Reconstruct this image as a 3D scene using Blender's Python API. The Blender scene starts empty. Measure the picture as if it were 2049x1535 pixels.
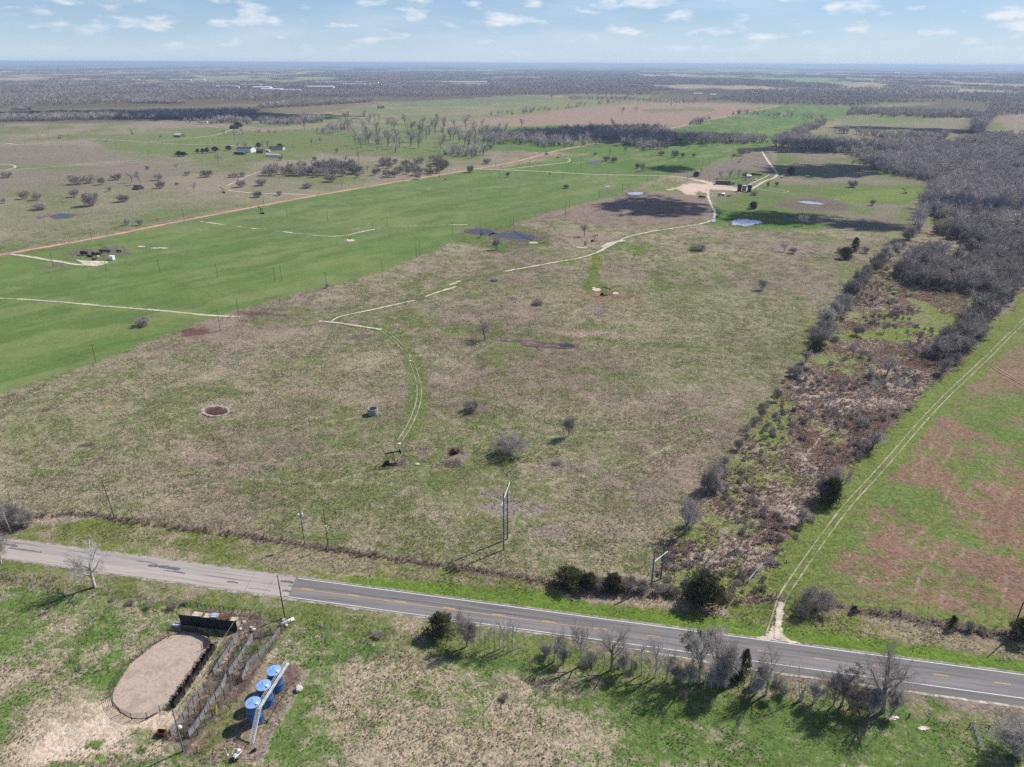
import bpy, bmesh, math, random
import numpy as np
from mathutils import Vector, Matrix

# ---------------------------------------------------------------- camera, light, sky
SC = bpy.context.scene
COL = SC.collection
CAM_H = 120.0                                  # metres above the fields
F = 1420.0                                     # focal length in units of the 2049-wide picture
PITCH = math.atan(640.5 / F)
ROLL = math.atan(8 / 2049.0)
SUN_AZ, SUN_EL = math.radians(56.0), math.radians(44.0)   # azimuth from +Y towards +X

cam = bpy.data.cameras.new('camera')
cam_o = bpy.data.objects.new('camera', cam)
COL.objects.link(cam_o)
cam.sensor_width = 36.0
cam.lens = 36.0 * F / 2049.0
cam.clip_start = 1.0
cam.clip_end = 200000.0
cam_o.matrix_world = (Matrix.Translation((0, 0, CAM_H)) @
                      Matrix.Rotation(math.pi / 2 - PITCH, 4, 'X') @
                      Matrix.Rotation(ROLL, 4, 'Z'))
SC.camera = cam_o

world = bpy.data.worlds.new('World')
SC.world = world
world.use_nodes = True
wn, wl = world.node_tree.nodes, world.node_tree.links
wn.clear()


def N(nodes, t, **kw):
    n = nodes.new(t)
    for k, v in kw.items():
        setattr(n, k, v)
    return n


w_out = N(wn, 'ShaderNodeOutputWorld')
w_bg = N(wn, 'ShaderNodeBackground')
w_bg.inputs['Strength'].default_value = 0.060
sky = N(wn, 'ShaderNodeTexSky', sky_type='NISHITA')
sky.sun_disc = False
sky.sun_elevation = SUN_EL
sky.sun_rotation = SUN_AZ
sky.altitude = 100.0
sky.air_density = 1.0
sky.dust_density = 0.35
sky.ozone_density = 1.3
tc = N(wn, 'ShaderNodeTexCoord')
mp = N(wn, 'ShaderNodeMapping')
mp.inputs['Scale'].default_value = (21, 21, 66)
mp.inputs['Location'].default_value = (3.1, 1.7, 0.4)
wl.new(tc.outputs['Generated'], mp.inputs['Vector'])
cn = N(wn, 'ShaderNodeTexNoise')
cn.inputs['Scale'].default_value = 1.0
cn.inputs['Detail'].default_value = 5.0
cn.inputs['Roughness'].default_value = 0.5
cn.inputs['Distortion'].default_value = 0.0
wl.new(mp.outputs[0], cn.inputs['Vector'])
cr = N(wn, 'ShaderNodeMapRange', interpolation_type='SMOOTHSTEP')
cr.inputs['From Min'].default_value = 0.50
cr.inputs['From Max'].default_value = 0.74
cr.inputs['To Max'].default_value = 0.85
wl.new(cn.outputs['Fac'], cr.inputs['Value'])
cn2 = N(wn, 'ShaderNodeTexNoise')                # broad veil of thin cloud
mp2 = N(wn, 'ShaderNodeMapping')
mp2.inputs['Scale'].default_value = (5, 5, 30)
wl.new(tc.outputs['Generated'], mp2.inputs['Vector'])
wl.new(mp2.outputs[0], cn2.inputs['Vector'])
cn2.inputs['Scale'].default_value = 1.0
cn2.inputs['Detail'].default_value = 4.0
cr2 = N(wn, 'ShaderNodeMapRange', interpolation_type='SMOOTHSTEP')
cr2.inputs['From Min'].default_value = 0.38
cr2.inputs['From Max'].default_value = 0.75
cr2.inputs['To Max'].default_value = 0.28
wl.new(cn2.outputs['Fac'], cr2.inputs['Value'])
mx = N(wn, 'ShaderNodeMath', operation='MAXIMUM')
wl.new(cr.outputs[0], mx.inputs[0])
wl.new(cr2.outputs[0], mx.inputs[1])
sepz = N(wn, 'ShaderNodeSeparateXYZ')
wl.new(tc.outputs['Generated'], sepz.inputs[0])
zr = N(wn, 'ShaderNodeMapRange', interpolation_type='SMOOTHSTEP')   # clouds start a little above the horizon
zr.inputs['From Min'].default_value = 0.004
zr.inputs['From Max'].default_value = 0.035
wl.new(sepz.outputs['Z'], zr.inputs['Value'])
mm = N(wn, 'ShaderNodeMath', operation='MULTIPLY')
wl.new(mx.outputs[0], mm.inputs[0])
wl.new(zr.outputs[0], mm.inputs[1])
cm = N(wn, 'ShaderNodeMix', data_type='RGBA')
cm.inputs['B'].default_value = (12.0, 12.4, 12.9, 1)
wl.new(mm.outputs[0], cm.inputs['Factor'])
tint = N(wn, 'ShaderNodeVectorMath', operation='MULTIPLY')      # white balance of the camera
tint.inputs[1].default_value = (0.82, 0.95, 1.36)
wl.new(sky.outputs[0], tint.inputs[0])
sep0 = N(wn, 'ShaderNodeSeparateXYZ')                # pale moist air towards the horizon, the same all the way round
wl.new(tc.outputs['Generated'], sep0.inputs[0])
vr = N(wn, 'ShaderNodeMapRange')
vr.inputs['From Min'].default_value = 0.0
vr.inputs['From Max'].default_value = 0.16
vr.inputs['To Min'].default_value = 0.86
vr.inputs['To Max'].default_value = 0.0
wl.new(sep0.outputs['Z'], vr.inputs['Value'])
veil = N(wn, 'ShaderNodeMapRange')
veil.inputs['From Max'].default_value = 0.075
wl.new(sep0.outputs['Z'], veil.inputs['Value'])
vcol = N(wn, 'ShaderNodeMix', data_type='RGBA')
vcol.inputs['A'].default_value = (8.9, 10.5, 11.8, 1)
vcol.inputs['B'].default_value = (4.6, 7.9, 11.2, 1)
wl.new(veil.outputs[0], vcol.inputs['Factor'])
vmix = N(wn, 'ShaderNodeMix', data_type='RGBA')
wl.new(vr.outputs[0], vmix.inputs['Factor'])
wl.new(tint.outputs[0], vmix.inputs['A'])
wl.new(vcol.outputs['Result'], vmix.inputs['B'])
wl.new(vmix.outputs['Result'], cm.inputs['A'])
wl.new(cm.outputs['Result'], w_bg.inputs['Color'])
wl.new(w_bg.outputs[0], w_out.inputs['Surface'])

sun = bpy.data.lights.new('sun', 'SUN')
sun.energy = 5.0
sun.angle = math.radians(0.53)
sun.color = (1.0, 0.955, 0.88)
sun_o = bpy.data.objects.new('sun', sun)
COL.objects.link(sun_o)
sdir = Vector((math.sin(SUN_AZ) * math.cos(SUN_EL), math.cos(SUN_AZ) * math.cos(SUN_EL), math.sin(SUN_EL)))
sun_o.rotation_euler = sdir.to_track_quat('Z', 'Y').to_euler()
sun_o.location = sdir * 3000

SC.render.engine = 'CYCLES'
SC.cycles.use_denoising = False
SC.cycles.max_bounces = 5
SC.cycles.diffuse_bounces = 2
SC.cycles.glossy_bounces = 2
SC.cycles.transparent_max_bounces = 8
SC.view_settings.view_transform = 'Standard'
SC.view_settings.look = 'None'
SC.view_settings.exposure = 0.32
SC.view_settings.gamma = 1.0
SC.view_settings.use_curve_mapping = False

# ---------------------------------------------------------------- surveying helpers
_cp, _sp = math.cos(PITCH), math.sin(PITCH)
_cr, _sr = math.cos(ROLL), math.sin(ROLL)


def G(px, py, z=0.0):
    """the point of the plane at height z that the photograph shows at px, py"""
    dx, dy = (px - 1024.5) / F, (py - 767.5) / F
    u, v = dx * _cr + dy * _sr, -dx * _sr + dy * _cr
    Z = _sp + v * _cp
    t = (CAM_H - z) / max(Z, 1e-4)
    return (u * t, (_cp - v * _sp) * t)


def GP(pts):
    return [G(*p) for p in pts]


def zz(x0, y0, s, pts):
    return [(x0 + x / s, y0 + y / s) for x, y in pts]


def PY(x, y, z):
    w = z - CAM_H
    dep = y * _cp - w * _sp
    u, v = x / dep, -(w * _cp + y * _sp) / dep
    return (1024.5 + F * (u * _cr - v * _sr), 767.5 + F * (u * _sr + v * _cr))


def height(bx, by, ty):
    x, y = G(bx, by)
    lo, hi = 0.0, 100.0
    for _ in range(36):
        m = (lo + hi) / 2
        if PY(x, y, m)[1] > ty:
            lo = m
        else:
            hi = m
    return lo


def mpp(bx, by):
    """metres per picture unit, across, at a ground point"""
    x, y = G(bx, by)
    return (y * _cp + CAM_H * _sp) / F


# ---------------------------------------------------------------- materials
MATS = {}


def mat(name, col, rough=0.85, metal=0.0, var=0.12, scale=6.0, bump=0.0, col2=None, thr=0.55, spec=0.3, scale2=1.5):
    """procedural paint/metal/wood: base colour, fine grain and larger patches of a second colour"""
    if name in MATS:
        return MATS[name]
    m = bpy.data.materials.new(name)
    m.use_nodes = True
    n, l = m.node_tree.nodes, m.node_tree.links
    b = n['Principled BSDF']
    b.inputs['Roughness'].default_value = rough
    b.inputs['Metallic'].default_value = metal
    b.inputs['Specular IOR Level'].default_value = spec
    t = N(n, 'ShaderNodeTexCoord')
    ns = N(n, 'ShaderNodeTexNoise')
    ns.inputs['Scale'].default_value = scale
    ns.inputs['Detail'].default_value = 6.0
    l.new(t.outputs['Object'], ns.inputs['Vector'])
    mr = N(n, 'ShaderNodeMapRange')
    mr.inputs['From Min'].default_value = 0.3
    mr.inputs['From Max'].default_value = 0.7
    mr.inputs['To Min'].default_value = 1 - var * 1.6
    mr.inputs['To Max'].default_value = 1 + var * 1.6
    l.new(ns.outputs['Fac'], mr.inputs['Value'])
    base = N(n, 'ShaderNodeRGB')
    base.outputs[0].default_value = (*col, 1)
    src = base.outputs[0]
    if col2 is not None:
        n2 = N(n, 'ShaderNodeTexNoise')
        n2.inputs['Scale'].default_value = scale2
        n2.inputs['Detail'].default_value = 5.0
        l.new(t.outputs['Object'], n2.inputs['Vector'])
        r2 = N(n, 'ShaderNodeMapRange', interpolation_type='SMOOTHSTEP')
        r2.inputs['From Min'].default_value = thr - 0.08
        r2.inputs['From Max'].default_value = thr + 0.08
        l.new(n2.outputs['Fac'], r2.inputs['Value'])
        mxx = N(n, 'ShaderNodeMix', data_type='RGBA')
        mxx.inputs['B'].default_value = (*col2, 1)
        l.new(r2.outputs[0], mxx.inputs['Factor'])
        l.new(src, mxx.inputs['A'])
        src = mxx.outputs['Result']
    mu = N(n, 'ShaderNodeVectorMath', operation='SCALE')
    l.new(src, mu.inputs[0])
    l.new(mr.outputs[0], mu.inputs['Scale'])
    if name in ('twig', 'twig_pale', 'wood_twig', 'twig_shrub', 'cedar_leaf', 'tussock', 'green_tuft', 'dead_grass'):      # every plant a little lighter or darker than the next
        oi = N(n, 'ShaderNodeObjectInfo')
        rr = N(n, 'ShaderNodeMapRange')
        rr.inputs['To Min'].default_value = .62
        rr.inputs['To Max'].default_value = 1.22
        l.new(oi.outputs['Random'], rr.inputs['Value'])
        mu2 = N(n, 'ShaderNodeVectorMath', operation='SCALE')
        l.new(mu.outputs[0], mu2.inputs[0])
        l.new(rr.outputs[0], mu2.inputs['Scale'])
        mu = mu2
    l.new(mu.outputs[0], b.inputs['Base Color'])
    if bump:
        bp = N(n, 'ShaderNodeBump')
        bp.inputs['Strength'].default_value = 0.6
        bp.inputs['Distance'].default_value = bump
        l.new(ns.outputs['Fac'], bp.inputs['Height'])
        l.new(bp.outputs[0], b.inputs['Normal'])
    MATS[name] = m
    return m


def M_(k):
    return MATS[k]


mat('galvanised', (.42, .44, .45), .45, .6, .15, 3, col2=(.30, .28, .25), thr=.62)
mat('weathered_wood', (.13, .105, .085), .9, 0, .25, 8, col2=(.19, .17, .15))
mat('pole_wood', (.060, .052, .046), .9, 0, .25, 5, col2=(.10, .085, .07))
mat('grey_pole', (.20, .205, .215), .8, 0, .2, 4, col2=(.12, .12, .125))
mat('white_paint', (.72, .72, .70), .6, 0, .08, 2, col2=(.5, .47, .42), thr=.66)
mat('rust', (.13, .045, .025), .9, 0, .35, 5, col2=(.06, .028, .02))
mat('dark_rust', (.045, .024, .018), .85, 0, .35, 4, col2=(.09, .035, .022))
mat('black_steel', (.016, .016, .018), .55, .3, .3, 5, col2=(.04, .03, .026))
mat('pipe_steel', (.055, .047, .045), .7, .2, .25, 4, col2=(.11, .055, .04), thr=.6)
mat('grey_panel', (.40, .41, .43), .5, .3, .2, 3, col2=(.24, .22, .21))
mat('red_pipe', (.11, .028, .022), .8, 0, .25, 4, col2=(.07, .03, .03))
mat('tank_blue', (.045, .155, .42), .45, .0, .10, 1.2, col2=(.06, .10, .19), thr=.56, spec=.45)
mat('tank_roof', (.17, .34, .62), .5, .0, .16, 2.2, col2=(.36, .33, .33), thr=.58, spec=.45)
mat('tank_dark', (.028, .04, .045), .6, .1, .2, 1.2, col2=(.05, .05, .05))
mat('tank_tan', (.38, .34, .28), .7, 0, .15, 1.2, col2=(.22, .17, .13))
mat('tank_green', (.03, .075, .06), .6, .1, .15, 1.2)
mat('concrete', (.34, .335, .33), .95, 0, .22, 2.5, bump=.02, col2=(.2, .2, .2))
mat('pale_stone', (.56, .51, .43), .95, 0, .25, 1.0, col2=(.36, .31, .25))
mat('tarp', (.018, .024, .024), .8, 0, .3, 2, col2=(.034, .04, .038))
mat('sheet_roof', (.60, .60, .58), .5, .2, .12, 2, col2=(.42, .36, .30), thr=.62)
mat('dark_roof', (.05, .05, .058), .8, 0, .2, 2)
mat('wall_tan', (.50, .47, .41), .85, 0, .1, 2, col2=(.38, .34, .29), thr=.6)
mat('glass_dark', (.02, .025, .03), .15, 0, .1, 2, spec=.6)
mat('cow_hide', (.014, .012, .011), .8, 0, .3, 4)
mat('bark_pale', (.46, .43, .395), .95, 0, .3, 3, col2=(.24, .22, .20), thr=.58)
mat('bark', (.22, .195, .18), .95, 0, .3, 3, col2=(.33, .31, .285), thr=.58)
mat('twig_pale', (.50, .475, .44), .95, 0, .2, .6, col2=(.36, .335, .31))
mat('twig', (.38, .35, .33), .95, 0, .22, .6, col2=(.28, .25, .235))
mat('wood_twig', (.46, .415, .395), .95, 0, .25, .05, col2=(.37, .325, .31), scale2=.02)
mat('twig_shrub', (.37, .335, .31), .95, 0, .25, .5, col2=(.27, .235, .215))
mat('cedar_leaf', (.050, .062, .026), .9, 0, .4, .9, col2=(.085, .078, .038), thr=.5, scale2=.7)
mat('oak_leaf', (.032, .044, .024), .9, 0, .35, .9, col2=(.05, .052, .032))
mat('mistletoe', (.085, .11, .035), .9, 0, .3, 1.5)
mat('dead_grass', (.40, .325, .265), .95, 0, .35, .25, col2=(.25, .17, .145), scale2=.08)
mat('tussock', (.36, .315, .225), .95, 0, .35, .25, col2=(.19, .20, .10), scale2=.12)
mat('green_tuft', (.115, .175, .050), .95, 0, .35, .25, col2=(.17, .20, .08), scale2=.2)
mat('cloud_white', (.85, .86, .88), 1.0, 0, .02, .01)
mat('gravel_pale', (.50, .435, .355), .95, 0, .18, .35, col2=(.36, .31, .24), thr=.58, scale2=.12)
mat('dirt_red', (.46, .31, .215), .95, 0, .14, .4, col2=(.35, .235, .165), thr=.55, scale2=.05)
mat('rut_pale', (.33, .285, .205), .95, 0, .25, .5, col2=(.21, .20, .12), thr=.56, scale2=.25)
mat('mud', (.085, .06, .048), .8, 0, .3, .5, col2=(.15, .105, .085), scale2=.2)
mat('arena_sand', (.37, .295, .245), .98, 0, .10, 1.6, bump=.03, col2=(.31, .245, .205), thr=.56, scale2=.25)


def translucent(nm, f):
    m = MATS[nm]
    n, l = m.node_tree.nodes, m.node_tree.links
    b, o = n['Principled BSDF'], n['Material Output']
    src = b.inputs['Base Color'].links[0].from_socket
    tr, mxs = N(n, 'ShaderNodeBsdfTranslucent'), N(n, 'ShaderNodeMixShader')
    l.new(src, tr.inputs['Color'])
    mxs.inputs[0].default_value = f
    l.new(b.outputs[0], mxs.inputs[1])
    l.new(tr.outputs[0], mxs.inputs[2])
    l.new(mxs.outputs[0], o.inputs['Surface'])


for nm_ in ('dead_grass', 'tussock', 'green_tuft'):
    translucent(nm_, .5)
for nm_ in ('cedar_leaf', 'oak_leaf', 'mistletoe'):
    translucent(nm_, .25)


def water_mat():
    m = bpy.data.materials.new('water')
    m.use_nodes = True
    n, l = m.node_tree.nodes, m.node_tree.links
    b = n['Principled BSDF']
    b.inputs['Base Color'].default_value = (.33, .36, .385, 1)  # pale base puts the bright reflected sky into the pond's colour
    b.inputs['Roughness'].default_value = .06
    b.inputs['Specular IOR Level'].default_value = .5
    t = N(n, 'ShaderNodeTexCoord')
    ns = N(n, 'ShaderNodeTexNoise')
    ns.inputs['Scale'].default_value = 1.1
    ns.inputs['Detail'].default_value = 3
    l.new(t.outputs['Object'], ns.inputs['Vector'])
    bp = N(n, 'ShaderNodeBump')
    bp.inputs['Strength'].default_value = .12
    bp.inputs['Distance'].default_value = .03
    l.new(ns.outputs['Fac'], bp.inputs['Height'])
    l.new(bp.outputs[0], b.inputs['Normal'])
    MATS['water'] = m
    m2 = m.copy()
    m2.name = 'dark_water'
    m2.node_tree.nodes['Principled BSDF'].inputs['Base Color'].default_value = (.030, .030, .028, 1)
    m2.node_tree.nodes['Principled BSDF'].inputs['Roughness'].default_value = .22
    m2.node_tree.nodes['Principled BSDF'].inputs['Specular IOR Level'].default_value = .16
    MATS['dark_water'] = m2


water_mat()

# ---------------------------------------------------------------- mesh helpers


def fast_mesh(name, v, f, mt=None, smooth=False, mat_idx=None):
    """v: (n,3), f: (m,k) with one k"""
    v = np.asarray(v, dtype=np.float32)
    f = np.asarray(f, dtype=np.int32)
    me = bpy.data.meshes.new(name)
    k = f.shape[1]
    me.vertices.add(len(v))
    me.vertices.foreach_set('co', v.ravel())
    me.loops.add(f.size)
    me.loops.foreach_set('vertex_index', f.ravel())
    me.polygons.add(len(f))
    me.polygons.foreach_set('loop_start', np.arange(0, f.size, k, dtype=np.int32))
    me.polygons.foreach_set('loop_total', np.full(len(f), k, dtype=np.int32))
    if smooth:
        me.polygons.foreach_set('use_smooth', np.ones(len(f), dtype=bool))
    for m in (mt if isinstance(mt, (list, tuple)) else [mt]):
        if m is not None:
            me.materials.append(m)
    if mat_idx is not None:
        me.polygons.foreach_set('material_index', np.asarray(mat_idx, dtype=np.int32))
    me.update(calc_edges=True)
    return me


def link(name, me, parent=None, label=None, cat=None, group=None, kind=None, loc=None, rz=None, scale=None):
    o = bpy.data.objects.new(name, me)
    COL.objects.link(o)
    if parent is not None:
        o.parent = parent
    if loc is not None:
        o.location = loc
    if rz is not None:
        o.rotation_euler = (0, 0, rz)
    if scale is not None:
        o.scale = scale if not isinstance(scale, (int, float)) else (scale,) * 3
    if label:
        o['label'] = label
    if cat:
        o['category'] = cat
    if group:
        o['group'] = group
    if kind:
        o['kind'] = kind
    return o


def copy_tree(o, **kw):
    def rec(a, parent):
        c = a.copy()
        COL.objects.link(c)
        if parent is not None:
            c.parent = parent
        for ch in list(a.children):
            rec(ch, c)
        return c
    c = rec(o, None)
    for k, v in kw.items():
        if k in ('label', 'category', 'group'):
            c[k] = v
        elif k == 'loc':
            c.location = v
        elif k == 'rz':
            c.rotation_euler = (0, 0, v)
        elif k == 'scale':
            c.scale = v if not isinstance(v, (int, float)) else (v,) * 3
    return c


class MB:
    """collects boxes, tubes, discs into one mesh"""

    def __init__(s):
        s.bm = bmesh.new()

    def box(s, c, size, rz=0.0, M=None, bev=0.0):
        mt = Matrix.Translation(c) @ Matrix.Rotation(rz, 4, 'Z')
        if M is not None:
            mt = M @ mt
        mt = mt @ Matrix.Diagonal((size[0], size[1], size[2], 1))
        r = bmesh.ops.create_cube(s.bm, size=1.0, matrix=mt)
        if bev:
            ed = {e for v in r['verts'] for e in v.link_edges}
            bmesh.ops.bevel(s.bm, geom=list(ed), offset=bev, segments=1, affect='EDGES')
        return s

    def tube(s, a, b, r0, r1=None, seg=6, cap=True):
        a, b = Vector(a), Vector(b)
        d = b - a
        L = d.length
        if L < 1e-5:
            return s
        q = d.to_track_quat('Z', 'Y').to_matrix().to_4x4()
        mt = Matrix.Translation((a + b) / 2) @ q
        bmesh.ops.create_cone(s.bm, cap_ends=cap, segments=seg, radius1=r0, radius2=r0 if r1 is None else r1, depth=L, matrix=mt)
        return s

    def path(s, pts, r, seg=5):
        for a, b in zip(pts[:-1], pts[1:]):
            s.tube(a, b, r, seg=seg)
        return s

    def poly(s, pts):
        vs = [s.bm.verts.new(p) for p in pts]
        s.bm.faces.new(vs)
        return s

    def prism(s, pts, y0, y1, M=None):
        """profile pts (x,z) extruded along y"""
        M = M or Matrix.Identity(4)
        a = [s.bm.verts.new(M @ Vector((x, y0, z))) for x, z in pts]
        b = [s.bm.verts.new(M @ Vector((x, y1, z))) for x, z in pts]
        s.bm.faces.new(a)
        s.bm.faces.new(list(reversed(b)))
        for i in range(len(pts)):
            j = (i + 1) % len(pts)
            s.bm.faces.new((a[j], a[i], b[i], b[j]))
        return s

    def lathe(s, prof, seg=20, M=None):
        M = M or Matrix.Identity(4)
        rings = []
        for r, z in prof:
            rings.append([s.bm.verts.new(M @ Vector((r * math.cos(2 * math.pi * k / seg), r * math.sin(2 * math.pi * k / seg), z))) for k in range(seg)])
        for A, B in zip(rings[:-1], rings[1:]):
            for k in range(seg):
                j = (k + 1) % seg
                try:
                    s.bm.faces.new((A[k], A[j], B[j], B[k]))
                except ValueError:
                    pass
        return s

    def build(s, name, mt, parent=None, smooth=False, **kw):
        bmesh.ops.remove_doubles(s.bm, verts=s.bm.verts, dist=1e-5)
        bmesh.ops.recalc_face_normals(s.bm, faces=s.bm.faces)
        me = bpy.data.meshes.new(name)
        s.bm.to_mesh(me)
        s.bm.free()
        me.materials.append(mt)
        if smooth:
            for p in me.polygons:
                p.use_smooth = len(p.vertices) == 4
        return link(name, me, parent, **kw)


def thing(name, label, cat, loc=(0, 0, 0), rz=0.0, group=None):
    return link(name, None, None, label, cat, group, None, loc, rz)


ORD = ['first', 'second', 'third', 'fourth', 'fifth', 'sixth', 'seventh', 'eighth', 'ninth', 'tenth', 'eleventh', 'twelfth',
       'thirteenth', 'fourteenth', 'fifteenth', 'sixteenth', 'seventeenth', 'eighteenth', 'nineteenth', 'twentieth',
       'twenty-first', 'twenty-second', 'twenty-third', 'twenty-fourth', 'twenty-fifth', 'twenty-sixth', 'twenty-seventh', 'twenty-eighth',
       'twenty-ninth', 'thirtieth', 'thirty-first', 'thirty-second', 'thirty-third', 'thirty-fourth', 'thirty-fifth']

# ---------------------------------------------------------------- numpy noise and masks
def vnoise(x, y, seed=0):
    xi, yi = np.floor(x).astype(np.int64), np.floor(y).astype(np.int64)
    fx, fy = x - xi, y - yi
    fx = fx * fx * (3 - 2 * fx)
    fy = fy * fy * (3 - 2 * fy)

    def h(a, b):
        n = (a * 374761393 + b * 668265263 + seed * 974634777) & 0xffffffff
        n = ((n ^ (n >> 13)) * 1274126177) & 0xffffffff
        return ((n ^ (n >> 16)) & 0xffff) / 65535.0
    a = h(xi, yi) * (1 - fx) + h(xi + 1, yi) * fx
    b = h(xi, yi + 1) * (1 - fx) + h(xi + 1, yi + 1) * fx
    return a * (1 - fy) + b * fy


def fbm(x, y, s, seed=0, o=4, ax=1.0):
    """roughly 0..1, spread widened; s = size of the largest patches in metres"""
    t, w, r = 0, 1.0, 0
    for k in range(o):
        t = t + vnoise(x / s * 2 ** k * ax, y / s * 2 ** k, seed + k * 17) * w
        r += w
        w *= .55
    return np.clip((t / r - .5) * 2.1 + .5, 0, 1)


def sstep(a, b, x):
    t = np.clip((x - a) / (b - a), 0, 1)
    return t * t * (3 - 2 * t)


def seg_dist(x, y, pts, closed=False):
    d = np.full(x.shape, 1e9)
    n = len(pts)
    for i in range(n if closed else n - 1):
        ax, ay = pts[i]
        bx, by = pts[(i + 1) % n]
        ux, uy = bx - ax, by - ay
        L = ux * ux + uy * uy + 1e-9
        t = np.clip(((x - ax) * ux + (y - ay) * uy) / L, 0, 1)
        d = np.minimum(d, np.hypot(x - ax - t * ux, y - ay - t * uy))
    return d


def inside(x, y, pts):
    r = np.zeros(x.shape, bool)
    n = len(pts)
    for i in range(n):
        x0, y0 = pts[i]
        x1, y1 = pts[(i + 1) % n]
        if y0 == y1:
            continue
        c = ((y0 > y) != (y1 > y)) & (x < (x1 - x0) * (y - y0) / (y1 - y0) + x0)
        r ^= c
    return r


# ---------------------------------------------------------------- the ground grid: a fan, finer near the farm road
TH = np.radians(np.concatenate([np.linspace(-70, -49, 12)[:-1], np.linspace(-49, 49, 780), np.linspace(49, 70, 12)[1:]]))
RR = np.concatenate([[3, 25, 45], CAM_H / np.tan(np.radians(np.linspace(61, 2.0, 640)))])
RR = np.concatenate([RR, np.geomspace(RR[-1] * 1.02, 60000, 64)])
nt, nr = len(TH), len(RR)
gx = (RR[:, None] * np.sin(TH)[None, :]).ravel()
gy = (RR[:, None] * np.cos(TH)[None, :]).ravel()
nv = gx.size
rad = np.hypot(gx, gy)
# warped copies give every boundary a ragged, grown edge
wx = gx + (fbm(gx, gy, 5, 3, 3) - .5) * 3.0 + (fbm(gx, gy, 40, 5, 2) - .5) * 5 * np.clip(rad / 400, .2, 3)
wy = gy + (fbm(gx, gy, 5, 9, 3) - .5) * 3.0 + (fbm(gx, gy, 40, 11, 2) - .5) * 5 * np.clip(rad / 400, .2, 3)

n200 = fbm(gx, gy, 180, 1)
n60 = fbm(gx, gy, 60, 21)
n25 = fbm(gx, gy, 25, 31)
n8 = fbm(gx, gy, 8, 41, 3)
n3 = fbm(gx, gy, 2.6, 51, 2)

gf = np.clip(.38 + (n60 - .5) * .30 + (n25 - .5) * .34 + (n8 - .5) * .42, 0.03, .97)       # share of green
cA = np.empty((nv, 3))
cA[:] = (.118, .138, .052)
cA *= (1 + (n25 - .5) * .35)[:, None]
cB = np.empty((nv, 3))
cB[:] = (.262, .226, .155)
mauve = sstep(.5, .9, fbm(gx, gy, 70, 61))[:, None]
cB = cB * (1 - mauve) + np.array((.225, .175, .14)) * mauve
tuft = np.full(nv, .75)
cut = np.zeros(nv, np.int8)            # which named piece of ground a face belongs to


def bbsel(pts, m):
    xs, ys = [p[0] for p in pts], [p[1] for p in pts]
    return np.nonzero((gx > min(xs) - m) & (gx < max(xs) + m) & (gy > min(ys) - m) & (gy < max(ys) + m))[0]


def paint(mask, i, g=None, a=None, b=None, t=None):
    """mask (0..1) over vertex ids i"""
    if g is not None:
        gf[i] = gf[i] * (1 - mask) + g * mask
    if a is not None:
        cA[i] = cA[i] * (1 - mask[:, None]) + np.array(a) * mask[:, None]
    if b is not None:
        cB[i] = cB[i] * (1 - mask[:, None]) + np.array(b) * mask[:, None]
    if t is not None:
        tuft[i] = tuft[i] * (1 - mask) + t * mask


def area(px, soft=2.0, amount=1.0, world=False, hard=False, piece=None, **kw):
    pts = px if world else GP(px)
    i = bbsel(pts, soft * 3 + 8)
    if not len(i):
        return i, None
    X, Y = (gx[i], gy[i]) if hard else (wx[i], wy[i])
    d = seg_dist(X, Y, pts, True)
    s = np.where(inside(X, Y, pts), d, -d)
    m = sstep(-soft, soft, s) * amount
    g = kw.pop('g', None)
    if callable(g):
        g = g(i)
    paint(m, i, g=g, **kw)
    if piece is not None:
        cut[i[m > .5]] = piece
    return i, m


def stroke(px, w, soft=1.0, amount=1.0, world=False, hard=False, **kw):
    pts = px if world else GP(px)
    i = bbsel(pts, w + soft * 2 + 8)
    if not len(i):
        return
    X, Y = (gx[i], gy[i]) if hard else (wx[i] * .5 + gx[i] * .5, wy[i] * .5 + gy[i] * .5)
    m = sstep(w / 2 + soft, w / 2 - soft * .3, seg_dist(X, Y, pts)) * amount
    paint(m, i, **kw)


def blob(px, py, rx, ry, soft=.5, amount=1.0, **kw):
    """an ellipse, radii given as the photograph shows them"""
    x, y = G(px, py)
    ax = rx * mpp(px, py)
    ay = abs(G(px, py - ry)[1] - G(px, py + ry)[1]) / 2
    i = np.nonzero((abs(gx - x) < ax * 2.2 + 3) & (abs(gy - y) < ay * 2.2 + 3))[0]
    if not len(i):
        return
    q = np.hypot((gx[i] - x) / ax, (gy[i] - y) / ay) + (n8[i] - .5) * 1.0 + (n3[i] - .5) * .8 + (n25[i] - .5) * .5
    m = sstep(1 + soft, 1 - soft, q) * amount
    paint(m, i, **kw)


# far farmland first (everything beyond the tree belts), then nearer and nearer
far = sstep(2300, 3000, gy)
cellx = gx / 900 + (n200 - .5) * .0
fld = vnoise(np.floor(gx / 700 + .3) + .5, np.floor(gy / 1100) + .5, 77)
fldc = np.where(fld[:, None] > .62, np.array((.30, .28, .19)), np.where(fld[:, None] > .4, np.array((.29, .235, .18)), np.array((.17, .24, .11))))
wood = sstep(.49, .58, fbm(gx, gy * .45, 900, 91) * .55 + fbm(gx, gy * .35, 2600, 95) * .45 + .03)
woodc = np.array((.082, .070, .066))
farc = fldc * (1 - wood[:, None]) + woodc * wood[:, None]
lines = sstep(.62, .7, fbm(gx, gy * .3, 260, 101))
farc = farc * (1 - lines[:, None] * .7) + woodc * lines[:, None] * .7
for arr in (cA, cB):
    arr[:] = arr * (1 - far[:, None]) + farc * far[:, None]
cut[gy > 2300] = 4

WOODFLOOR = dict(a=(.085, .085, .05), b=(.115, .095, .08))
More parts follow.
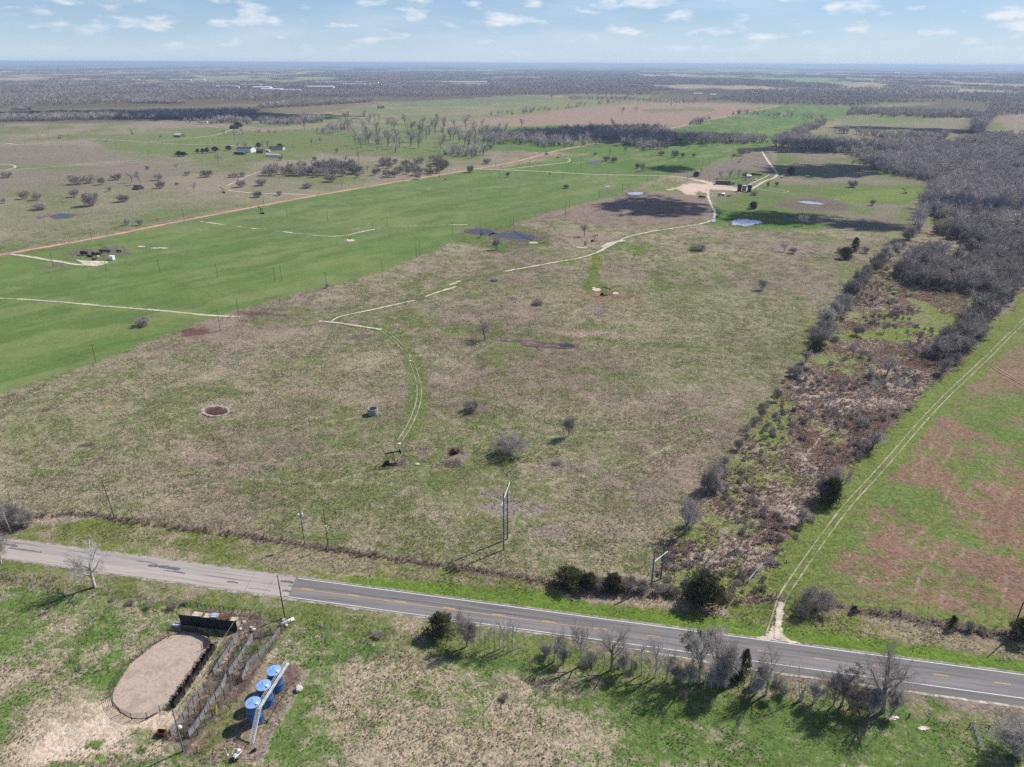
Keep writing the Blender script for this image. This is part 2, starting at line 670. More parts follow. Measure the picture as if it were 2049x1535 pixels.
# middle distance, left: grazed plain with mauve and green stretches
area([(-400, 240), (560, 235), (1000, 255), (1000, 330), (640, 385), (0, 505), (-500, 600)], 12, .8, g=lambda i: .42 + (n60[i] - .5) * .9,
     a=(.135, .16, .07), b=(.235, .20, .155))
area([(-300, 292), (0, 292), (150, 290), (260, 310), (260, 320), (130, 330), (-300, 345)], 10, .7, g=.2, b=(.19, .155, .135))
area([(-300, 345), (120, 338), (300, 322), (400, 340), (300, 372), (150, 385), (-300, 400)], 10, .6, g=.2, b=(.185, .15, .13))
area([(150, 270), (420, 262), (560, 262), (700, 290), (640, 300), (560, 308), (430, 325), (350, 312), (230, 300)], 8, .75, g=.75, a=(.12, .165, .05))
area([(400, 268), (640, 262), (760, 290), (980, 310), (950, 320), (780, 315), (700, 312), (600, 300)], 6, .7, g=.85, a=(0.129, 0.155, 0.054))
area([(0, 400), (180, 380), (400, 385), (640, 360), (700, 352), (640, 372), (480, 400), (200, 440), (0, 470)], 6, .5, g=.55)
area([(-200, 205), (300, 200), (520, 210), (700, 208), (760, 206), (600, 232), (300, 243), (-200, 248)], 25, .8, g=.4, a=(.13, .135, .07), b=(.17, .14, .11))
# big open plain beyond the pecan grove
area([(500, 248), (780, 207), (1060, 189), (1340, 189), (1520, 196), (1500, 210), (1370, 249), (1240, 268), (1000, 262), (760, 262)], 15, .95,
     g=lambda i: .55 + (n60[i] - .5) * .8, a=(.155, .185, .085), b=(.245, .205, .15))
area([(880, 247), (1080, 226), (1250, 207), (1420, 205), (1515, 212), (1440, 233), (1375, 248), (1250, 262), (1130, 256), (960, 250)], 12, .95,
     g=.08, b=(.265, .195, .155))
area([(1020, 238), (1150, 218), (1320, 205), (1100, 205), (900, 232)], 12, .7, g=.6, a=(.17, .19, .09))
area([(1280, 218), (1420, 214), (1440, 222), (1300, 226)], 10, .6, g=.9, a=(.13, .14, .08))
area([(820, 200), (1000, 194), (1100, 192), (1090, 200), (900, 212), (800, 214)], 12, .6, g=.9, a=(0.146, 0.160, 0.108))
# shaded green pasture with trees
area([(960, 262), (1110, 250), (1250, 262), (1340, 262), (1420, 262), (1560, 280), (1530, 290), (1350, 300), (1200, 310), (1100, 305), (960, 300)], 8, .95,
     g=.9, a=(.095, .155, .045))
area([(640, 250), (960, 262), (1010, 300), (900, 315), (700, 300)], 8, .6, g=.75, a=(.11, .16, .055))
area([(700, 320), (900, 325), (980, 310), (960, 330), (800, 352), (690, 350)], 6, .5, g=.5)
CROP = (.112, .165, .050)
# green fields
area([(958, 341), (1000, 336), (1060, 325), (1130, 312), (1200, 309), (1270, 300), (1330, 291), (1400, 284), (1530, 284), (1540, 291), (1500, 300),
      (1465, 316), (1400, 336), (1345, 352), (1200, 352), (1080, 346)], 5, .95, g=.93, a=(0.095, 0.147, 0.043), t=.3, piece=1)
area([(1300, 310), (1400, 300), (1450, 305), (1420, 322), (1340, 345), (1250, 345), (1240, 330)], 6, .5, g=.9, a=(.07, .13, .03))
area([(1352, 258), (1378, 250), (1460, 232), (1620, 238), (1655, 246), (1560, 278), (1370, 268)], 8, 1, g=.97, a=(0.087, 0.150, 0.051), t=.15, piece=1)
area([(1462, 229), (1507, 223), (1560, 210), (1610, 208), (1745, 212), (1720, 218), (1682, 236), (1655, 241)], 8, 1, g=.97, a=(0.099, 0.160, 0.061), t=.15, piece=1)
area([(1782, 211), (1800, 205), (1968, 208), (1950, 223), (1780, 221)], 8, 1, g=.6, a=(.145, .175, .085), b=(.22, .20, .13), piece=2)
area([(1560, 286), (1650, 262), (1722, 230), (1938, 240), (1915, 268), (1860, 278), (1700, 275), (1620, 290)], 8, .9, g=lambda i: .45 + (n60[i] - .5) * .7,
     a=(.14, .175, .07), b=(.20, .17, .13), piece=2)
area([(1975, 242), (2010, 228), (2300, 228), (2300, 276), (1958, 268)], 8, .9, g=.15, a=(.14, .17, .07), b=(.225, .175, .145), piece=2)
area([(1975, 250), (2000, 244), (2010, 256), (1966, 266)], 6, .8, g=1, a=(0.134, 0.160, 0.047))
area([(1690, 225), (1990, 196), (2100, 196), (2100, 228), (2000, 230), (1955, 285), (2100, 280), (2300, 300), (2300, 470), (2049, 480), (1960, 470),
      (1900, 450), (1862, 440), (1872, 400), (1862, 368), (1790, 355), (1738, 342), (1715, 318), (1740, 296), (1900, 280), (1940, 235), (1800, 226)], 12, .9,
     g=.35, t=.8, **WOODFLOOR)
for p in ([(1300, 196), (1340, 186), (1700, 190), (2100, 182), (2100, 232), (1990, 222), (1970, 207), (1750, 205), (1700, 212), (1560, 208), (1400, 205)],
          [(-300, 178), (300, 170), (700, 180), (1000, 178), (1350, 180), (1350, 190), (1100, 188), (800, 203), (500, 208), (250, 216), (-300, 222)],
          [(-300, 226), (200, 220), (480, 212), (560, 222), (500, 232), (200, 246), (-300, 248)]):
    area(p, 40, .85, g=.35, **WOODFLOOR)

# brown pasture east of the tank battery road, mown greenish land
area([(1345, 353), (1450, 318), (1535, 303), (1560, 345), (1500, 372), (1420, 362)], 5, .9, g=.25, b=(.175, .14, .125))
area([(1440, 355), (1500, 340), (1550, 345), (1550, 362), (1470, 372)], 3, .7, g=.9, a=(.09, .14, .04))
area([(1545, 300), (1640, 300), (1720, 318), (1790, 355), (1862, 370), (1840, 400), (1800, 460), (1500, 460), (1435, 440), (1420, 395), (1500, 385), (1560, 350)],
     6, .9, g=lambda i: .62 + (n60[i] - .5) * .9 + (n25[i] - .5) * .3, a=(.105, .15, .042), b=(.19, .155, .13))
area([(1580, 325), (1700, 322), (1760, 345), (1690, 352), (1600, 345)], 6, .5, g=.2, b=(.17, .135, .12))
area([(1640, 398), (1760, 378), (1850, 378), (1830, 402), (1700, 408)], 5, .9, g=.97, a=(0.146, 0.185, 0.047))
area([(1560, 398), (1650, 392), (1705, 405), (1700, 422), (1600, 424), (1545, 410)], 3, .85, g=.1, b=(.13, .10, .085))
area([(1440, 420), (1560, 430), (1720, 440), (1700, 455), (1480, 462), (1430, 450)], 4, .8, g=.9, a=(.085, .16, .03))
area([(1560, 428), (1800, 440), (1790, 462), (1650, 452), (1560, 440)], 4, .7, g=.15, b=(.16, .125, .115))
area([(1300, 375), (1420, 372), (1425, 392), (1330, 386)], 2, .8, g=.75, a=(.12, .17, .05))
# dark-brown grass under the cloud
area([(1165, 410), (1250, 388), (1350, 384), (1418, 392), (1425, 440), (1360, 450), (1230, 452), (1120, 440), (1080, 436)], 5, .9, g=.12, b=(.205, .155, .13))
# big green field
area([(-500, 640), (0, 512), (184, 480), (369, 442), (632, 393), (882, 351), (958, 340), (1130, 347), (1220, 351), (1330, 354), (1282, 364), (1244, 388), (1162, 409),
      (1074, 435), (1026, 450), (985, 455), (940, 458), (925, 478), (889, 494), (834, 512), (763, 541), (700, 562), (581, 590), (478, 624), (420, 641), (300, 682), (191, 724),
      (0, 784), (-500, 940)], 3.0, 1, g=lambda i: np.clip(.90 + (n25[i] - .55) * .4, 0, 1), a=CROP, b=(.17, .18, .075), t=.32, piece=1)
area([(300, 450), (500, 420), (700, 392), (960, 350), (1330, 356), (1240, 390), (1060, 436), (940, 452), (700, 470), (480, 462)], 12, .6, a=(0.112, 0.150, 0.061))
area([(-300, 560), (100, 560), (400, 600), (560, 600), (300, 680), (-300, 860)], 12, .5, a=(.095, .148, .044))
for p in [(370, 460, 40, 5), (650, 428, 35, 8), (720, 458, 22, 4), (60, 565, 25, 4), (250, 500, 30, 4), (560, 610, 20, 4), (720, 372, 18, 3), (850, 378, 14, 3),
          (1180, 365, 20, 3), (330, 505, 22, 2), (215, 560, 20, 3), (20, 575, 26, 5), (480, 588, 30, 3)]:
    blob(*p, soft=.8, amount=.65, g=.35, b=(.25, .215, .15))
stroke([(0, 597), (100, 601), (200, 613), (340, 624), (420, 633)], 9, 4, .75, g=.75, a=(.15, .20, .05))
blob(285, 650, 55, 20, soft=.7, amount=.8, g=.9, a=(0.146, 0.168, 0.054))
_cs = [G(0, 560), G(900, 400)]
_cl = math.hypot(_cs[1][0] - _cs[0][0], _cs[1][1] - _cs[0][1])
_ux, _uy = (_cs[1][0] - _cs[0][0]) / _cl, (_cs[1][1] - _cs[0][1]) / _cl
_ac, _al = gx * _uy - gy * _ux, gx * _ux + gy * _uy
i = np.nonzero(cut == 1)[0]                              # drill lines, thin spots and sprayer tracks in the crop
paint(sstep(.5, 1, np.sin(_ac[i] * 2 * math.pi / 7.0 + (n60[i] - .5) * 2)) * .40 * sstep(.3, .7, n60[i]), i, a=(.135, .185, .065))
paint(sstep(.52, .72, fbm(_al[i] * .25, _ac[i], 9, 301, 3)) * .65, i, a=(.085, .135, .040))
paint(sstep(.60, .78, fbm(_al[i] * .3, _ac[i], 14, 311, 3)) * .7, i, g=.75, a=(.15, .19, .07))
for _o in (-38, 22, 95, 150):
    _c0 = float(_ac[i].mean()) + _o
    paint(sstep(1.8, .6, abs(abs(_ac[i] - _c0) - 1.2)) * .35, i, a=(.17, .19, .085))
# near the pond and the mid track
area([(905, 480), (985, 440), (1060, 452), (1110, 470), (1105, 492), (1010, 505), (960, 492), (925, 486)], 3, .85, g=.92, a=(0.095, 0.143, 0.038))
blob(1020, 472, 66, 15, soft=.4, amount=.95, g=.05, b=(.12, .095, .08), t=.8)
blob(948, 462, 34, 9, soft=.4, amount=.8, g=.1, b=(.16, .13, .11))
for p in [(430, 823, 31, 12, (.30, .25, .22)), (432, 823, 17, 7, (.05, .022, .018)), (92, 822, 30, 5, (.13, .095, .085)), (570, 806, 20, 5, (.2, .15, .13)),
          (172, 891, 14, 4, (.10, .08, .075)), (720, 675, 20, 7, (.10, .085, .075)), (391, 666, 22, 7, (.12, .06, .055)), (905, 918, 30, 22, (.17, .13, .115)),
          (906, 902, 20, 11, (.08, .055, .048)), (908, 930, 22, 12, (.07, .05, .045)), (845, 905, 22, 10, (.15, .11, .095)), (1118, 930, 26, 9, (.16, .14, .12)),
          (990, 988, 35, 14, (.17, .145, .125)), (1030, 1015, 60, 14, (.22, .18, .165)), (1100, 1065, 30, 10, (.21, .165, .15)), (945, 818, 34, 14, (.16, .115, .105)),
          (790, 932, 44, 13, (.11, .085, .08)), (1212, 590, 50, 12, (.25, .155, .11)), (1240, 592, 40, 7, (.25, .16, .12)), (1190, 482, 46, 12, (.24, .18, .15)),
          (1193, 617, 18, 12, (.2, .15, .14)), (1170, 668, 34, 10, (.27, .20, .16)), (904, 625, 26, 5, (.2, .16, .14)), (515, 627, 26, 4, (.10, .065, .06)),
          (560, 633, 24, 4, (.11, .075, .07)), (1275, 387, 26, 6, (.12, .10, .085)), (107, 533, 25, 6, (.15, .13, .10)), (1215, 373, 16, 3.4, (.2, .17, .14)),
          (118, 433, 34, 6, (.12, .11, .10)), (205, 505, 60, 9, (.13, .105, .09)), (700, 480, 14, 4, (.32, .26, .22)), (25, 1065, 70, 22, (.15, .115, .10))]:
    blob(*p[:4], soft=.45, amount=.9, g=.04, b=p[4], t=.9)
for p in [(820, 845, 26, 60), (1000, 700, 60, 14), (960, 575, 22, 8), (1420, 650, 90, 20), (1300, 690, 200, 12), (860, 960, 120, 30), (1200, 1000, 90, 30), (640, 1000, 60, 20),
          (1120, 860, 120, 30), (700, 870, 90, 20), (540, 850, 80, 25), (460, 590, 40, 6), (1320, 600, 120, 20), (1230, 520, 80, 20), (1500, 620, 120, 30), (1440, 730, 120, 30),
          (1350, 880, 60, 20), (740, 830, 40, 12), (230, 1015, 60, 20), (110, 860, 80, 20), (160, 760, 80, 16), (360, 840, 90, 16), (600, 720, 70, 16)]:
    blob(*p, soft=.9, amount=.34, g=.75, a=(.125, .16, .055))
for p in [(1240, 800, 90, 50), (560, 690, 90, 30), (1500, 470, 80, 16), (1560, 560, 110, 40), (1650, 600, 60, 60), (1000, 540, 120, 20), (800, 600, 90, 20), (420, 1040, 130, 20),
          (860, 1060, 120, 20), (640, 780, 70, 18), (300, 940, 90, 22), (480, 880, 60, 14), (1150, 950, 100, 22), (960, 620, 60, 14), (140, 960, 80, 22), (1330, 960, 60, 30)]:
    blob(*p, soft=.9, amount=.42, g=.22, b=(.235, .185, .155))
# sparse mown rows in the pasture, right of centre
rowd = (gx * .80 - gy * .60)
rows = (np.sin(rowd * 1.9) > .80) & (n8 > .45)
i = bbsel(GP([(1100, 780), (1550, 780), (1450, 1120), (1050, 1120)]), 0)
paint(rows[i].astype(float) * .4 * sstep(.4, .7, n60[i] * .5 + n25[i] * .5), i, g=.1, b=(.33, .28, .22))
stroke([(1340, 660), (1500, 672), (1620, 700)], 3, 2, .5, g=.7, a=(.10, .14, .045))
stroke([(780, 640), (1000, 668), (1340, 690), (1620, 712)], 3, 2, .5, g=.75, a=(.085, .12, .04))

for pl in ([(0, 922), (160, 945), (330, 950), (520, 925), (700, 905), (780, 880)], [(225, 1030), (330, 985), (480, 960), (640, 968), (760, 940)], [(60, 800), (260, 775), (450, 770), (620, 720), (660, 660)],
           [(838, 800), (900, 840), (1010, 860), (1130, 875), (1300, 860), (1480, 800)], [(1000, 1100), (1040, 1020), (1120, 960), (1260, 930), (1420, 860)], [(1180, 600), (1080, 640), (975, 690), (900, 740)],
           [(1215, 600), (1330, 640), (1450, 700), (1540, 760)], [(480, 900), (600, 850), (735, 832)]):
    stroke(pl, .8, .9, .55, g=.15, b=(.33, .285, .215), t=.3)
    stroke(pl, 4.0, 2.5, .22, g=.85, a=(.11, .15, .05))
# the rough scrub strip
SCRUB = [(1345, 1070), (1420, 985), (1490, 890), (1560, 790), (1615, 710), (1700, 600), (1765, 525), (1822, 470), (1850, 400), (1890, 372), (2049, 380), (2300, 400), (2300, 540),
         (2049, 592), (1985, 655), (1942, 712), (1902, 745), (1848, 798), (1793, 858), (1728, 928), (1655, 1010), (1590, 1105), (1548, 1195), (1440, 1200), (1300, 1185)]
area(SCRUB, 2.5, 1, g=lambda i: np.clip(.30 + (n25[i] - .5) * .9 + (n8[i] - .5) * .4, 0, 1), a=(.15, .185, .05), b=(.255, .195, .165), t=1.0, piece=3)
for p in [(1650, 900, 90, 40), (1740, 850, 70, 30), (1690, 770, 90, 26), (1760, 700, 110, 22), (1860, 720, 70, 26), (1840, 590, 70, 20), (1680, 960, 60, 40), (1560, 1080, 60, 50),
          (1800, 650, 70, 8), (1700, 655, 40, 10), (1900, 600, 60, 14), (1600, 860, 40, 22)]:
    blob(*p, soft=.6, amount=.9, g=.04, b=(.115, .068, .058), t=1)
for p in [(1800, 770, 60, 12), (1700, 800, 80, 12), (1780, 745, 40, 12), (1640, 780, 30, 30), (1480, 1090, 60, 40), (1420, 1120, 60, 30), (1620, 940, 20, 60), (1730, 690, 60, 8), (1560, 980, 20, 50)]:
    blob(*p, soft=.6, amount=.75, g=.1, b=(.36, .30, .26), t=1)
for p in [(1700, 640, 90, 18), (1830, 640, 90, 14), (1760, 560, 80, 22), (1640, 715, 25, 16), (1700, 720, 40, 14), (1480, 1000, 30, 14), (1450, 1040, 60, 16), (1690, 740, 40, 8),
          (1550, 900, 20, 16), (1610, 700, 40, 26), (1860, 520, 90, 14), (1800, 470, 60, 10), (1950, 560, 60, 12), (1940, 610, 90, 12), (1560, 960, 60, 12), (1480, 1060, 30, 12)]:
    blob(*p, soft=.7, amount=.62, g=.8, a=(0.168, 0.181, 0.068), t=.8)
blob(1813, 500, 18, 14, soft=.4, amount=.9, g=.05, b=(.28, .20, .16))
stroke([(1600, 930), (1660, 850), (1720, 780)], 1.2, 1, .7, g=.1, b=(.36, .31, .25))

# the red soil field on the right, with stubble windrows
RED = [(1552, 1190), (1594, 1105), (1658, 1010), (1731, 928), (1796, 858), (1850, 800), (1904, 747), (1944, 714), (1988, 656), (2060, 590), (2500, 560), (2700, 1500), (2049, 1268), (1800, 1240), (1700, 1215)]
area(RED, 1.5, 1, g=lambda i: np.clip(.80 + (n25[i] - .5) * .9 + (n8[i] - .5) * .3, 0, 1), a=(0.140, 0.155, 0.054), b=(.205, .135, .098), t=.7, piece=2)
area([(1650, 1150), (1720, 1000), (1820, 880), (1900, 820), (2049, 790), (2500, 800), (2600, 1300), (2049, 1235), (1850, 1190)], 8, .85,
     g=lambda i: np.clip(.45 + (n60[i] - .5) * .7 + (n25[i] - .5) * .8 + (n8[i] - .5) * .7, 0, 1), b=(.205, .128, .092), a=(.115, .165, .042))
area([(1900, 740), (2000, 700), (2200, 700), (2200, 780), (1960, 780)], 6, .6, g=lambda i: np.clip(.4 + (n25[i] - .5) * 1.3, 0, 1))
i = bbsel(GP(RED), 0)
ins = inside(gx[i], gy[i], GP([(1640, 1160), (1720, 1000), (1820, 870), (2049, 800), (2500, 800), (2600, 1300), (2049, 1235), (1850, 1200)]))
ax_, ay_ = .93, .37                                   # windrows run with the track
gA, gB = G(1640, 1160), G(1960, 720)
dl = math.hypot(gB[0] - gA[0], gB[1] - gA[1])
ax_, ay_ = (gB[0] - gA[0]) / dl, (gB[1] - gA[1]) / dl
ac = gx[i] * ay_ - gy[i] * ax_
al = gx[i] * ax_ + gy[i] * ay_
wr = sstep(.78, .97, np.cos((ac + (fbm(gx[i], gy[i], 30, 7, 2) - .5) * 3) * 2 * math.pi / 5.5)) * sstep(.50, .60, fbm(ac * 2, al * .6, 3.5, 113, 3)) * ins * sstep(.35, .6, fbm(gx[i], gy[i], 30, 131))
paint(wr * .28, i, g=.0, b=(.40, .33, .27))
stroke([(1568, 1190), (1625, 1085), (1685, 1003), (1735, 950), (1787, 892), (1845, 828), (1900, 772), (1965, 715), (2030, 645), (2090, 590)], 9.5, 2.5, .9, g=.95, a=(0.129, 0.164, 0.041))

# fence line ditch north of the road, green verges
stroke([(60, 1035), (185, 1028), (229, 1040), (330, 1055), (450, 1068), (620, 1093), (720, 1106), (830, 1124), (960, 1143), (1100, 1166), (1300, 1188), (1440, 1203), (1560, 1195)], 1.7, 1.4, .85,
       g=.06, b=(.165, .115, .095), t=1)
VERGE = [(-400, 1040), (0, 1076), (60, 1062), (130, 1037), (229, 1044), (330, 1060), (450, 1074), (620, 1099), (830, 1130), (960, 1149), (1100, 1172), (1300, 1196), (1560, 1205), (1700, 1232),
         (2049, 1285), (2500, 1350), (2500, 1440), (2049, 1350), (1700, 1302), (1200, 1238), (584, 1160), (0, 1077), (-400, 1010)]
area(VERGE, .8, .95, g=lambda i: np.clip(.62 + (n25[i] - .5) * .5 + (n8[i] - .5) * .6, 0, 1), a=(0.129, 0.155, 0.038), b=(.245, .205, .14), t=.7, piece=5)
stroke([(700, 1168), (1010, 1200), (1200, 1226), (1472, 1262), (1530, 1268), (1620, 1280), (1800, 1305), (2049, 1338)], 5.5, 2, .85, g=.97, a=(0.106, 0.172, 0.027), t=.6)
stroke([(1130, 1188), (1300, 1205), (1440, 1215)], 3, 1.5, .8, g=.1, b=(.29, .23, .18))
stroke([(560, 1160), (340, 1132), (100, 1096)], 2, 1, .6, g=.9, a=(0.123, 0.160, 0.041))
blob(430, 1075, 110, 8, soft=.6, amount=.6, g=.2, b=(.29, .23, .18))
blob(90, 1040, 60, 10, soft=.5, amount=.8, g=.1, b=(.29, .235, .19))
stroke([(1650, 1207), (1720, 1222), (1800, 1232), (1900, 1252), (2049, 1276)], 2.4, 1.3, .9, g=.03, b=(.125, .095, .085), t=1)
area([(1700, 1195), (2049, 1235), (2500, 1300), (2500, 1330), (2049, 1266), (1700, 1216)], 2, .8, g=.85, a=(0.134, 0.160, 0.047))
# south verge and the paddocks south of the road
area([(-400, 1080), (0, 1117), (205, 1146), (560, 1194), (893, 1240), (1200, 1284), (1700, 1356), (2049, 1424), (2600, 1520), (2600, 1700), (2049, 1540), (1800, 1440), (1400, 1385), (1150, 1345),
      (800, 1290), (580, 1245), (300, 1205), (0, 1160), (-400, 1120)], 1.0, .85, g=lambda i: np.clip(.58 + (n25[i] - .5) * .5 + (n8[i] - .5) * .6, 0, 1),
     a=(0.118, 0.147, 0.041), b=(.25, .21, .145), t=.6, piece=5)
stroke([(1150, 1290), (1400, 1325), (1700, 1370), (1860, 1400), (2049, 1432)], 2.5, 1.2, .75, g=.15, b=(.19, .16, .135))
area([(-400, 1150), (0, 1165), (300, 1210), (580, 1250), (800, 1296), (1150, 1350), (1400, 1392), (1800, 1450), (2049, 1500), (2600, 1600), (2600, 2600), (-800, 2600)], 3, .9,
     g=lambda i: np.clip(.27 + (n25[i] - .5) * .8 + (n8[i] - .5) * .45, 0, 1), a=(.105, .165, .038), b=(.325, .27, .195), t=.8)
for p in [(620, 1400, 40, 90), (600, 1500, 80, 30), (1400, 1420, 160, 28), (1600, 1450, 200, 40), (1300, 1460, 90, 40), (1800, 1500, 200, 60), (1450, 1510, 250, 30), (700, 1300, 80, 24), (230, 1360, 40, 30),
          (60, 1200, 80, 18), (400, 1212, 120, 6), (1230, 1390, 160, 18), (1000, 1330, 80, 20), (840, 1400, 40, 24), (10, 1430, 40, 50), (650, 1330, 40, 20)]:
    blob(*p, soft=.8, amount=.85, g=.93, a=(0.095, 0.147, 0.038), t=.5)
for p in [(800, 1420, 120, 50), (1000, 1500, 200, 50), (760, 1340, 120, 20), (200, 1300, 90, 30), (80, 1280, 80, 50), (1130, 1380, 90, 16), (700, 1250, 90, 6), (1150, 1460, 90, 26), (900, 1360, 70, 14)]:
    blob(*p, soft=.9, amount=.6, g=.22, b=(.37, .295, .22))
for p in [(180, 1480, 90, 36), (290, 1440, 60, 22), (90, 1510, 60, 26), (220, 1420, 50, 16), (240, 1500, 90, 20)]:
    blob(*p, soft=.5, amount=.9, g=.08, b=(.50, .405, .31), t=.5)
for p in [(190, 1490, 18, 10), (275, 1500, 24, 9), (140, 1530, 40, 8)]:
    blob(*p, soft=.5, amount=.8, g=.95, a=(0.112, 0.151, 0.047))
# bare soil in the cattle pens and the tank yard
PENS = zz(150, 1180, 4.098, [(1350, 270), (1500, 240), (1740, 290), (1700, 400), (1560, 600), (1400, 820), (1200, 1050), (1010, 1320), (900, 1320), (830, 1230), (760, 1200), (900, 1060), (1060, 820), (1200, 600), (1330, 400)])
area(PENS, .8, .95, g=lambda i: np.clip(.16 + (n8[i] - .5) * .9, 0, 1), a=(.09, .12, .04), b=(.125, .10, .085), t=.8)
stroke(zz(150, 1180, 4.098, [(1380, 370), (1300, 500), (1210, 650), (1090, 740)]), .9, .5, .9, g=0, b=(.33, .24, .175))
stroke(zz(150, 1180, 4.098, [(1120, 870), (960, 1040), (830, 1180)]), 1.6, .6, .8, g=.2, b=(.33, .255, .18))
area(zz(150, 1180, 4.098, [(920, 170), (1400, 240), (1700, 260), (1500, 300), (1330, 280), (940, 250)]), .6, .95, g=.05, b=(.17, .11, .085), t=.8)
area(zz(150, 1180, 4.098, [(1540, 600), (1720, 590), (1920, 650), (1900, 740), (1600, 1150), (1480, 1420), (1000, 1400), (1010, 1300), (1200, 1080), (1400, 830)]), .8, .92,
     g=lambda i: np.clip(.22 + (n8[i] - .5) * .9, 0, 1), a=(.11, .13, .045), b=(.245, .19, .14), t=.7)
area(zz(150, 1180, 4.098, [(1720, 620), (1880, 660), (1860, 760), (1640, 1000), (1500, 1120), (1560, 960), (1700, 800)]), .8, .8, g=.1, b=(.135, .09, .075))
stroke(zz(150, 1180, 4.098, [(1900, 670), (1840, 830), (1640, 1080), (1500, 1400)]), .8, .7, .8, g=.0, b=(.21, .17, .155))
# paint along tracks so their shoulders fade into the grass
stroke([(-100, 530), (0, 510), (184, 479), (369, 441), (632, 391), (882, 350), (952, 338), (984, 332), (1046, 321), (1103, 304), (1148, 295), (1220, 282), (1288, 269), (1343, 257), (1378, 249), (1460, 231), (1507, 223), (1560, 211)],
       9, 4, .7, g=.12, b=(.24, .17, .125))
stroke([(660, 643), (710, 628), (770, 612), (830, 600), (880, 584), (915, 566), (1010, 543), (1060, 535), (1130, 522), (1200, 505), (1230, 490), (1290, 466), (1350, 452), (1400, 448)], 5, 2.5, .7, g=.85, a=(0.134, 0.151, 0.061))
stroke([(760, 657), (795, 682), (820, 715), (835, 755), (840, 790), (832, 830), (815, 870)], 6, 2.5, .7, g=.85, a=(.13, .175, .05))
stroke([(1195, 510), (1185, 540), (1185, 575)], 5, 2, .85, g=.97, a=(0.134, 0.168, 0.041))
blob(1195, 572, 30, 12, soft=.6, amount=.8, g=.95, a=(0.123, 0.160, 0.041))
blob(1270, 495, 34, 12, soft=.6, amount=.8, g=.95, a=(0.123, 0.160, 0.041))
# bare caliche yard round the tank battery
YARD = zz(1300, 320, 6.026, [(560, 235), (640, 245), (700, 265), (800, 290), (950, 310), (1060, 330), (1240, 340), (1290, 380), (1160, 385), (900, 370), (740, 360), (690, 410), (660, 405), (620, 380),
                             (560, 425), (420, 410), (390, 350), (200, 365), (340, 310), (480, 285), (560, 300), (620, 290)])
area(YARD, 1.2, .97, g=.02, b=(.52, .40, .335), t=.25, piece=6)

# vertex heights: a gentle roll and rough relief, kept out of roads and yards
gz = (fbm(gx, gy, 30, 201, 3) - .5) * .22 * sstep(1500, 300, rad)
relief = tuft * .16
gz = gz + (n3 - .5) * relief * sstep(500, 150, rad)
RB = 131.05 - .185 * gx
roadm = sstep(9.0, 5.0, abs(gy - RB))
gz = gz * (1 - roadm) - .02
gz = np.minimum(gz, .10)

allv = np.stack([gx, gy, gz], 1)
ii = np.arange(nr * nt).reshape(nr, nt)
quads = np.stack([ii[:-1, :-1], ii[:-1, 1:], ii[1:, 1:], ii[1:, :-1]], -1).reshape(-1, 4)[:, ::-1]
fc = cut[quads[:, 0]]


